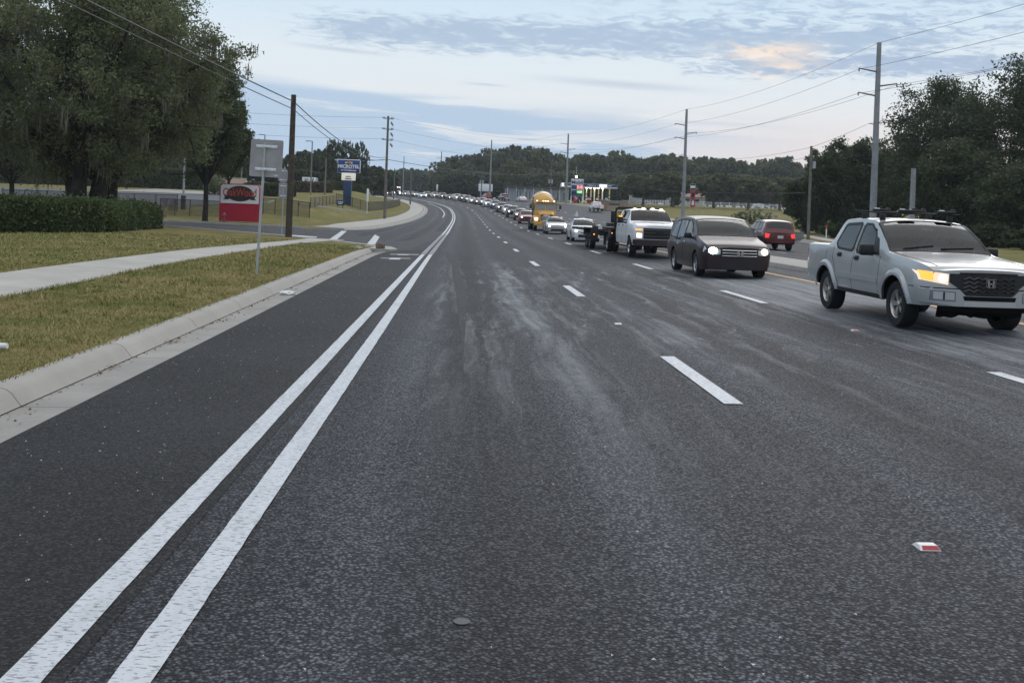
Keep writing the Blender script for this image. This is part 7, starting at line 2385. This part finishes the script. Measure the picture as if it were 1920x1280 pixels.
def limb(mb, a, b, r0, r1, rng, n=5, bow=.12):
    a = Vector(a); b = Vector(b); L = (b - a).length
    o = Vector((rng.uniform(-1, 1), rng.uniform(-1, 1), rng.uniform(-.2, .9))) * L * bow
    pts = [a.lerp(b, i / n) + o * math.sin(math.pi * i / n) for i in range(n + 1)]
    mb.tube(pts, [r0 + (r1 - r0) * (i / n) ** .8 for i in range(n + 1)], 7)


def grow_tree(name, label, b, H, r, zb, seed, leafm, bark=None, nl=22, nc=26, per=40, size=.13, trunk=.3, ry=None, group=None, stems=1, moss=0, clump=.30, lobe=.40, fork=.25, twigs=True, lean=0.0):
    rng = np.random.default_rng(seed); rg = random.Random(seed)
    ry = ry or r
    t = thing(name, label, 'tree', b, 0, group)
    P, lobes, C = crown_points(rng, r, ry, zb, H, nl, nc, per, lobe, clump)
    P[:, 0] += lean
    link('crown', np_mesh('crown', leaf_quads(P, size, rng), 4, leafm), t)
    mb = MB()
    fz = max(zb * .8, H * fork * .6)
    tops = []
    for k in range(stems):
        q = 2 * math.pi * k / stems + .6; o = trunk * .9 if stems > 1 else 0
        a = Vector((math.cos(q) * o, math.sin(q) * o, -.3)); c = Vector((math.cos(q) * o * 2.2 + rg.uniform(-.2, .2), math.sin(q) * o * 2.2, fz))
        mb.tube([a, a.lerp(c, .12) + Vector((0, 0, .1)), a.lerp(c, .5) + Vector((rg.uniform(-.1, .1), 0, 0)), c], [trunk * 1.45, trunk * 1.08, trunk * .95, trunk * .8], 12); tops.append(c)
    for i, (x, y, z, k) in enumerate(lobes):
        a = tops[i % stems]; limb(mb, a + Vector((0, 0, -.1)), (x + lean, y, z), trunk * .5, trunk * .12, rg, 6)
        if twigs:
            for c in C[i * nc:(i + 1) * nc][:: max(1, nc // 7)]:
                limb(mb, (x + lean, y, z), c + (lean, 0, 0), trunk * .13, trunk * .03, rg, 3)
    mb.build('trunk', bark or BARK, t, 60)
    if moss:
        low = C[C[:, 2] < zb + (H - zb) * .70]
        V = []
        for i in range(moss):
            c = low[rng.integers(len(low))] + rng.normal(0, .25, 3); c[0] += lean
            L0 = rng.uniform(.4, 1.7)
            for s in range(9):
                p = c + rng.normal(0, .12, 3); L = L0 * rng.uniform(.45, 1.0); w = rng.uniform(.012, .042); q = rng.uniform(0, 3.14)
                e = np.array([math.cos(q) * w, math.sin(q) * w, 0]); d1 = np.array([rng.normal(0, .06), rng.normal(0, .06), -L * .55]); d2 = np.array([rng.normal(0, .1), rng.normal(0, .1), -L])
                V += [p - e * .5, p + e * .5, p + d1 + e, p + d1 - e, p + d1 - e, p + d1 + e, p + d2 + e * .15, p + d2 - e * .15]
        link('hanging_moss', np_mesh('hanging_moss', np.array(V), 4, MOSS), t)
    return t


def tree_px(name, label, px, y, top, hw, bot, seed, leafm, **kw):
    b = on(px, y); H = top_z(px, top, y) - b.z; r = hw * y / FPX; zb = max(top_z(px, bot, y) - b.z, .3)
    return grow_tree(name, label, b, H, r, zb, seed, leafm, **kw)


def near_trees():
    # live oaks over the hedge
    tree_px('oak_tree', 'big spreading live oak with several trunks and hanging moss behind the hedge', 155, 62, -60, 246, 328, 3, LEAF_OAK, nl=36, nc=40, per=84, size=.105, trunk=.50, ry=7.0, stems=3, moss=380, clump=.27, lobe=.30, fork=.3)
    tree_px('oak_tree', 'single trunk live oak just right of the multi-trunk oak', 206, 68, -20, 162, 324, 9, LEAF_OAK, nl=28, nc=34, per=78, size=.108, trunk=.50, ry=5.0, moss=130, clump=.28, lobe=.32, fork=.3)
    tree_px('oak_tree', 'dark leafy oak at the right end of the oak group', 384, 86, 108, 64, 330, 12, LEAF_DARK, nl=26, nc=28, per=50, size=.14, trunk=.22, ry=4, clump=.36, lobe=.36)
    tree_px('oak_tree', 'lower rounded oak above the peach wall', 424, 104, 200, 46, 326, 15, LEAF_DARK, nl=20, nc=24, per=44, size=.15, trunk=.18, clump=.36, lobe=.38)
    tree_px('oak_tree', 'thin dark oak at the left edge behind the big oak', 20, 92, 60, 120, 330, 17, LEAF_DARK, nl=20, nc=24, per=40, size=.17, trunk=.25, clump=.36, lobe=.38)
    # dense wood on the right
    R = [('tall dark oak leaning over the short square pole', 1762, 112, 150, 98, 470, 21, 34, .8), ('highest dark tree at the right edge of the picture', 1890, 104, 116, 108, 480, 22, 36, 0), ('outer dark tree beyond the right edge', 2030, 100, 80, 120, 480, 23, 28, 0),
         ('ragged dark tree left of the tallest concrete pole', 1592, 124, 262, 62, 455, 24, 26, 0), ('small twiggy tree right of the wooden guyed pole', 1545, 118, 285, 42, 455, 25, 20, 0),
         ('dark tree filling the gap behind the tallest pole', 1668, 130, 268, 62, 460, 26, 26, 0), ('low dark tree at the edge of the green field', 1512, 122, 330, 42, 450, 27, 18, 0),
         ('dark vine hung tree behind the pickup roof', 1800, 96, 265, 95, 480, 28, 26, 0), ('low vine thicket tree at the right verge', 1925, 86, 300, 90, 485, 29, 24, 0)]
    for lab, px, y, top, hw, bot, sd, nl, ln in R:
        tree_px('forest_tree', lab, px, y, top, hw, bot, sd, LEAF_RIGHT, nl=nl, nc=28, per=46, size=.17, trunk=.24, clump=.36, lobe=.36, lean=0)
    for px, y, top, hw, sd, lab in ((1585, 104, 418, 48, 41, 'low leafy shrub left of the tallest pole foot'), (1668, 106, 425, 40, 42, 'low leafy shrub right of the tallest pole foot'), (1740, 96, 415, 60, 43, 'low leafy shrub behind the pickup windshield'), (1845, 82, 420, 52, 44, 'low leafy shrub behind the pickup hood'), (1925, 76, 430, 45, 45, 'low leafy shrub at the right picture edge')):
        b = on(px, y); H = top_z(px, top, y) - b.z; r = hw * y / FPX
        rng = np.random.default_rng(sd); P, lo, C = crown_points(rng, r, r * .8, 0, H, 14, 22, 40, .42, .36)
        t = thing('shrub', lab, 'shrub', b); link('foliage', np_mesh('foliage', leaf_quads(P, .13, rng), 4, LEAF_RIGHT), t)
        mb = MB()
        for x, yy, z, k in lo[:8]: limb(mb, (x * .1, yy * .1, -.1), (x, yy, z), .05, .01, random.Random(sd), 3)
        mb.build('stem', BARK, t)


near_trees()


def proto_crown(seed, kind):
    """unit tree: radius 1, height 2 so that leaves keep their shape when scaled"""
    rng = np.random.default_rng(seed); rg = random.Random(seed)
    mb = MB()
    if kind == 'pine':
        P, lo, C = crown_points(rng, 1, 1, .48, 1.0, 15, 14, 16, .34, .40)
        V = leaf_quads(P * (1, 1, 2), .085, rng, .35)
        mb.tube([(0, 0, -.02), (.02, 0, .5), (0, 0, .93)], [.045, .035, .012], 7)
        for x, y, z, k in lo: limb(mb, (0, 0, z - .05), (x, y, z), .016, .006, rg, 3)
    else:
        z0 = .06 if kind == 'low' else .26
        P, lo, C = crown_points(rng, 1, 1, z0, 1.0, 20, 17, 18, .40, .38, top_round=1.22)
        V = leaf_quads(P * (1, 1, 2), .085, rng, .6)
        mb.tube([(0, 0, -.02), (.03, 0, .2), (0, .02, .38)], [.075, .055, .045], 8)
        for x, y, z, k in lo[::2]: limb(mb, (0, 0, .3), (x, y, z), .03, .008, rg, 4)
    mb.v = [(x, y, 2 * z) for x, y, z in mb.v]
    return np_mesh('crown', V, 4, LEAF_FAR), mb.mesh('trunk', [BARK], 60)


def far_trees():
    protos = {k: [proto_crown(100 + 10 * i + j, k) for j in range(3)] for i, k in enumerate(('low', 'oak', 'pine'))}
    rg = random.Random(77)

    def plant(px, y, top, hw, kind, leafm, label, group, bark=BARK, name=None):
        b = on(px, y); H = top_z(px, top, y) - b.z; r = hw * y / FPX
        t = thing(name or {'low': 'broadleaf_tree', 'oak': 'oak_tree', 'pine': 'pine_tree'}[kind], label, 'tree', b, rg.uniform(0, 6.28), group)
        t.scale = (r * rg.uniform(.95, 1.1), r * rg.uniform(.9, 1.1), H / 2)
        cm, tm = rg.choice(protos[kind])
        c = link('crown', cm, t); c.material_slots[0].link = 'OBJECT'; c.material_slots[0].material = leafm
        k = link('trunk', tm, t); k.material_slots[0].link = 'OBJECT'; k.material_slots[0].material = bark
    # pines and woods behind the hotel sign
    plant(621, 215, 262, 17, 'pine', LEAF_PINE, 'thin open pine just left of the hotel sign', 'pines behind the hotel')
    plant(646, 225, 265, 18, 'pine', LEAF_PINE, 'round topped pine directly above the hotel sign', 'pines behind the hotel')
    plant(672, 232, 267, 16, 'pine', LEAF_PINE, 'round topped pine just right of the hotel sign', 'pines behind the hotel')
    for i, (px, top, hw, y) in enumerate(((478, 315, 26, 240), (508, 305, 30, 235), (548, 292, 30, 230), (575, 283, 26, 240), (598, 281, 26, 245), (618, 300, 26, 235), (648, 306, 28, 240), (676, 303, 24, 245), (700, 312, 24, 260), (720, 318, 26, 300), (560, 318, 34, 222), (520, 325, 30, 226), (610, 322, 30, 224), (665, 328, 30, 236))):
        plant(px, y, top, hw, 'low', LEAF_PINE if i % 2 else LEAF_DARK, 'dark tree in the wood behind the hotel lawn', 'wood behind the hotel')
    for i, px in enumerate(range(738, 840, 13)):
        plant(px, 520 + (i % 3) * 25, 322 - (i % 2) * 6 + rg.uniform(-2, 2), 22, 'low', LEAF_FAR, 'far hazy tree at the end of the street', 'far trees where the street ends')
    # long treeline across the middle
    tops = [(838, 305), (852, 296), (868, 294), (884, 292), (899, 290), (915, 284), (931, 281), (946, 281), (958, 272), (972, 280), (986, 284), (1000, 276), (1014, 280), (1028, 288), (1044, 293), (1060, 296), (1076, 295), (1090, 291), (1106, 288), (1122, 292), (1138, 294), (1150, 284), (1166, 292), (1182, 295), (1198, 300), (1214, 298), (1230, 292), (1246, 288), (1262, 296), (1278, 302), (1294, 304), (1310, 296), (1326, 297), (1342, 299), (1358, 298), (1374, 310), (1390, 308), (1406, 310), (1422, 312), (1438, 306), (1456, 298), (1470, 296), (1486, 306), (1502, 310)]
    for i, (px, top) in enumerate(tops):
        plant(px, 372 + (i * 7) % 26, top + rg.uniform(-2, 2), 31 + rg.uniform(-6, 10), 'low', LEAF_FAR if i % 3 else LEAF_FARB, 'broad dark tree in the long far treeline', 'far treeline')
    for i, px in enumerate(range(850, 1150, 21)):
        plant(px, 345 + (i % 2) * 8, 320 + rg.uniform(-6, 9), 26, 'low', LEAF_FARB if i % 3 == 1 else LEAF_FAR, 'lower tree in front of the long far treeline', 'front of the far treeline')
    plant(957, 338, 300, 22, 'low', LEAF_FARB, 'olive bushy tree above the left end of the shop row', None)
    for i, px in enumerate(range(1110, 1500, 24)):
        plant(px, 350 + (i % 2) * 8, 328 + rg.uniform(-5, 8), 25, 'low', LEAF_FAR, 'tree in the shade behind the park fence', 'trees behind the park fence')
    for i, px in enumerate(range(845, 1520, 38)):
        plant(px, 412 + (i % 2) * 10, 330 + rg.uniform(-5, 5), 34, 'low', LEAF_DARK, 'shaded undergrowth tree below the far treeline', 'undergrowth below the far treeline')
    for i, px in enumerate(range(-60, 470, 36)):
        plant(px, 205 + (i % 3) * 14, 262 + rg.uniform(-18, 14), 44, 'low', LEAF_DARK if i % 2 else LEAF_OAK, 'dark tree behind the hotel car park, seen under the oaks', 'trees behind the hotel car park')
    # park oaks with visible trunks
    for px, y, top, hw, lab in ((1205, 262, 326, 40, 'park oak right of the filling station'), (1262, 255, 322, 44, 'wide park oak left of the second concrete pole'), (1338, 262, 328, 40, 'park oak right of the route signs'), (1402, 258, 330, 42, 'park oak above the fan palms'), (1462, 262, 334, 38, 'park oak at the right end of the white fence'), (1165, 285, 334, 26, 'small oak behind the canopy end')):
        plant(px, y, top, hw, 'oak', LEAF_FARB, lab, 'park oaks', BARKL)
    # fan palm clumps in front of the field
    for px, y, hh, lab, sd in ((1392, 150, 1.9, 'left clump of fan palms above the minivan', 3), (1412, 158, 2.6, 'tall clump of fan palms above the minivan', 4), (1434, 148, 2.1, 'right clump of fan palms by the wine red suv', 5)):
        b = on(px, y); t = thing('fan_palm', lab, 'palm', b); rng = np.random.default_rng(sd); V = []
        for k in range(80):
            q = rng.uniform(0, 6.28); el = rng.uniform(.1, 1.4); L = hh * rng.uniform(.45, 1.0)
            c = np.array([math.cos(q) * math.cos(el), math.sin(q) * math.cos(el), math.sin(el)]) * L * (1.1, 1.1, 1) + (0, 0, .15)
            for j in range(11):
                a = q + (j - 5) * .26; d = np.array([math.cos(a) * .55, math.sin(a) * .55, rng.uniform(-.25, .35)]) * .9
                s = np.array([-math.sin(a), math.cos(a), .25]) * .075
                V += [c - s, c + s, c + d * .6 + s * .8, c + d]
        link('fronds', np_mesh('fronds', np.array(V), 4, LEAF_OAK), t)
        mb = MB()
        for k in range(5): mb.tube([(0, 0, 0), (rng.uniform(-.5, .5), rng.uniform(-.5, .5), hh * .6)], [.09, .05], 6)
        mb.build('stem', BARK, t)


far_trees()


def hedge(name, label, a, b, depth, h, leafm, n, size, seed, rnd=.5):
    """clipped hedge between ground points a and b (front face), going back by depth"""
    a = Vector(a); b = Vector(b); t = thing(name, label, 'hedge', a)
    rng = np.random.default_rng(seed)
    ax = (b - a); L = math.hypot(ax.x, ax.y); ux = Vector((ax.x / L, ax.y / L, 0)); uy = Vector((-ux.y, ux.x, 0))
    A = {'f': L * h, 't': L * depth, 'e': depth * h}
    tot = A['f'] * 1.5 + A['t'] * 1.6 + A['e'] * 3 + A['f']
    P = []
    def add(m, f):
        u = rng.uniform(0, 1, m); v = rng.uniform(0, 1, m); P.append(np.stack(f(u, v), 1))
    add(int(n * A['f'] * 1.5 / tot), lambda u, v: (u * L, 0 * u, v * h)); add(int(n * A['f'] / tot), lambda u, v: (u * L, 0 * u + depth, v * h))
    add(int(n * A['t'] * 1.6 / tot), lambda u, v: (u * L, v * depth, 0 * u + h))
    for e in (0, L): add(int(n * A['e'] * 1.5 / tot), lambda u, v: (0 * u + e, u * depth, v * h))
    Q = np.concatenate(P)
    # lumpy surface, rounded edges
    cx = np.clip(Q, [rnd, rnd, -9], [L - rnd, depth - rnd, h - rnd]); d = Q - cx; ln = np.maximum(np.linalg.norm(d, axis=1), 1e-6)
    k = np.where(ln > rnd, rnd / ln, 1.0); Q = cx + d * k[:, None]
    Q += np.stack([np.sin(Q[:, 0] * 1.7 + 2), np.sin(Q[:, 0] * 2.3 + Q[:, 2] * 2), np.sin(Q[:, 0] * 1.1) + np.sin(Q[:, 0] * 3.1 + Q[:, 1] * 2)], 1) * .045
    Q += rng.normal(0, .055, Q.shape) + (rng.uniform(0, 1, (len(Q), 1)) ** 14) * rng.normal(0, .22, Q.shape)
    gap = np.sin(Q[:, 0] * 2.1 + 1) * np.sin(Q[:, 2] * 4.3 + Q[:, 0] * 1.3) + np.sin(Q[:, 0] * 5.7) * .5
    Q = Q[(gap < .95) | (rng.uniform(0, 1, len(Q)) < .45)]
    g = np.array([GZ(a.x + ux.x * p[0] + uy.x * p[1], a.y + ux.y * p[0] + uy.y * p[1]) for p in Q[:: max(1, len(Q) // 400)]]).mean() - a.z
    slope = (b.z - a.z) / L
    X = Q[:, 0:1] * np.array(ux)[None] + Q[:, 1:2] * np.array(uy)[None]; X[:, 2] = Q[:, 2] + Q[:, 0] * slope
    link('foliage', np_mesh('foliage', leaf_quads(X, size, rng, .6, .2), 4, leafm), t)
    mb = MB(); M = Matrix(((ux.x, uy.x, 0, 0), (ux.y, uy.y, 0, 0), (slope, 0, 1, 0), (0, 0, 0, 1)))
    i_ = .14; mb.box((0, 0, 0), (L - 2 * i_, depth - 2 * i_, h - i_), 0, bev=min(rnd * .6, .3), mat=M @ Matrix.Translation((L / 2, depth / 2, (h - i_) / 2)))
    mb.build('stems', CORE, t)  # solid dark core: the hedge's inner shade put into its colour
    return t


def hedges():
    a = hit(-70, 437); b = hit(196, 436.5); c = hit(306, 428)
    def top(px, py, y, g): return top_z(px, py, y) - g
    h1 = top(120, 377, (a.y + b.y) / 2, (a.z + b.z) / 2)
    hedge('hedge', 'long dense clipped hedge along the lawn under the oaks', a, b, 2.6, h1, LEAF_HEDGE, 60000, .075, 5)
    b2 = b + (c - b) * .03
    hedge('hedge', 'shorter rounded end of the hedge by the driveway', b2, c, 2.2, h1 * .97, LEAF_HEDGE, 30000, .075, 6, .6)
    hedge('hedge', 'brownish clipped hedge on the hotel lawn', on(549, 188), on(623, 192), 2.5, 1.85, LEAF_BROWN, 9000, .16, 7, .3)
    hedge('hedge', 'dark hedge behind the hotel pylon', on(622, 205), on(692, 215), 2.5, 1.7, LEAF_DARK, 8000, .18, 8, .3)
    hedge('hedge', 'tall dark hedge closing off the hotel car park', on(-40, 178), on(395, 182), 3, 3.4, LEAF_DARK, 22000, .2, 19, .4)
    hedge('hedge', 'dark hedge behind the OakWood sign', on(470, 150), on(556, 156), 2.0, 1.9, LEAF_DARK, 8000, .15, 9, .3)
    for px, y, r, lab, sd in ((402, 150, 1.6, 'round shrub at the left end of the peach wall', 1), (1265, 270, 1.3, 'round dark shrub by the wide park oak', 2)):
        b = on(px, y); rng = np.random.default_rng(sd); P, lo, C = crown_points(rng, r, r, 0, r * 1.7, 10, 18, 22, .45, .4)
        t = thing('shrub', lab, 'shrub', b); link('foliage', np_mesh('foliage', leaf_quads(P, .15, rng), 4, LEAF_OAK if sd == 1 else LEAF_DARK), t)
        mb = MB(); mb.tube([(0, 0, -.1), (0, 0, r)], [.1, .05], 6); mb.build('stem', BARK, t)


hedges()


# ---------------------------------------------------------------- evening air
def build_haze():
    mb = MB(); mb.box((-40, 265, 26), (900, 720, 60))
    o = mb.build('haze', bpy.data.materials.new('haze_air'), None, 0); tag(o, kind='stuff')
    m = o.data.materials[0]; m.use_nodes = True; t = NT(m.node_tree); t.t.nodes.clear()
    v = t.n('ShaderNodeVolumePrincipled'); v.inputs['Density'].default_value = 0.00022; v.inputs['Color'].default_value = (.80, .87, .95, 1); v.inputs['Anisotropy'].default_value = 0.2
    out = t.n('ShaderNodeOutputMaterial'); t.l(v.outputs[0], out.inputs['Volume'])


build_haze()
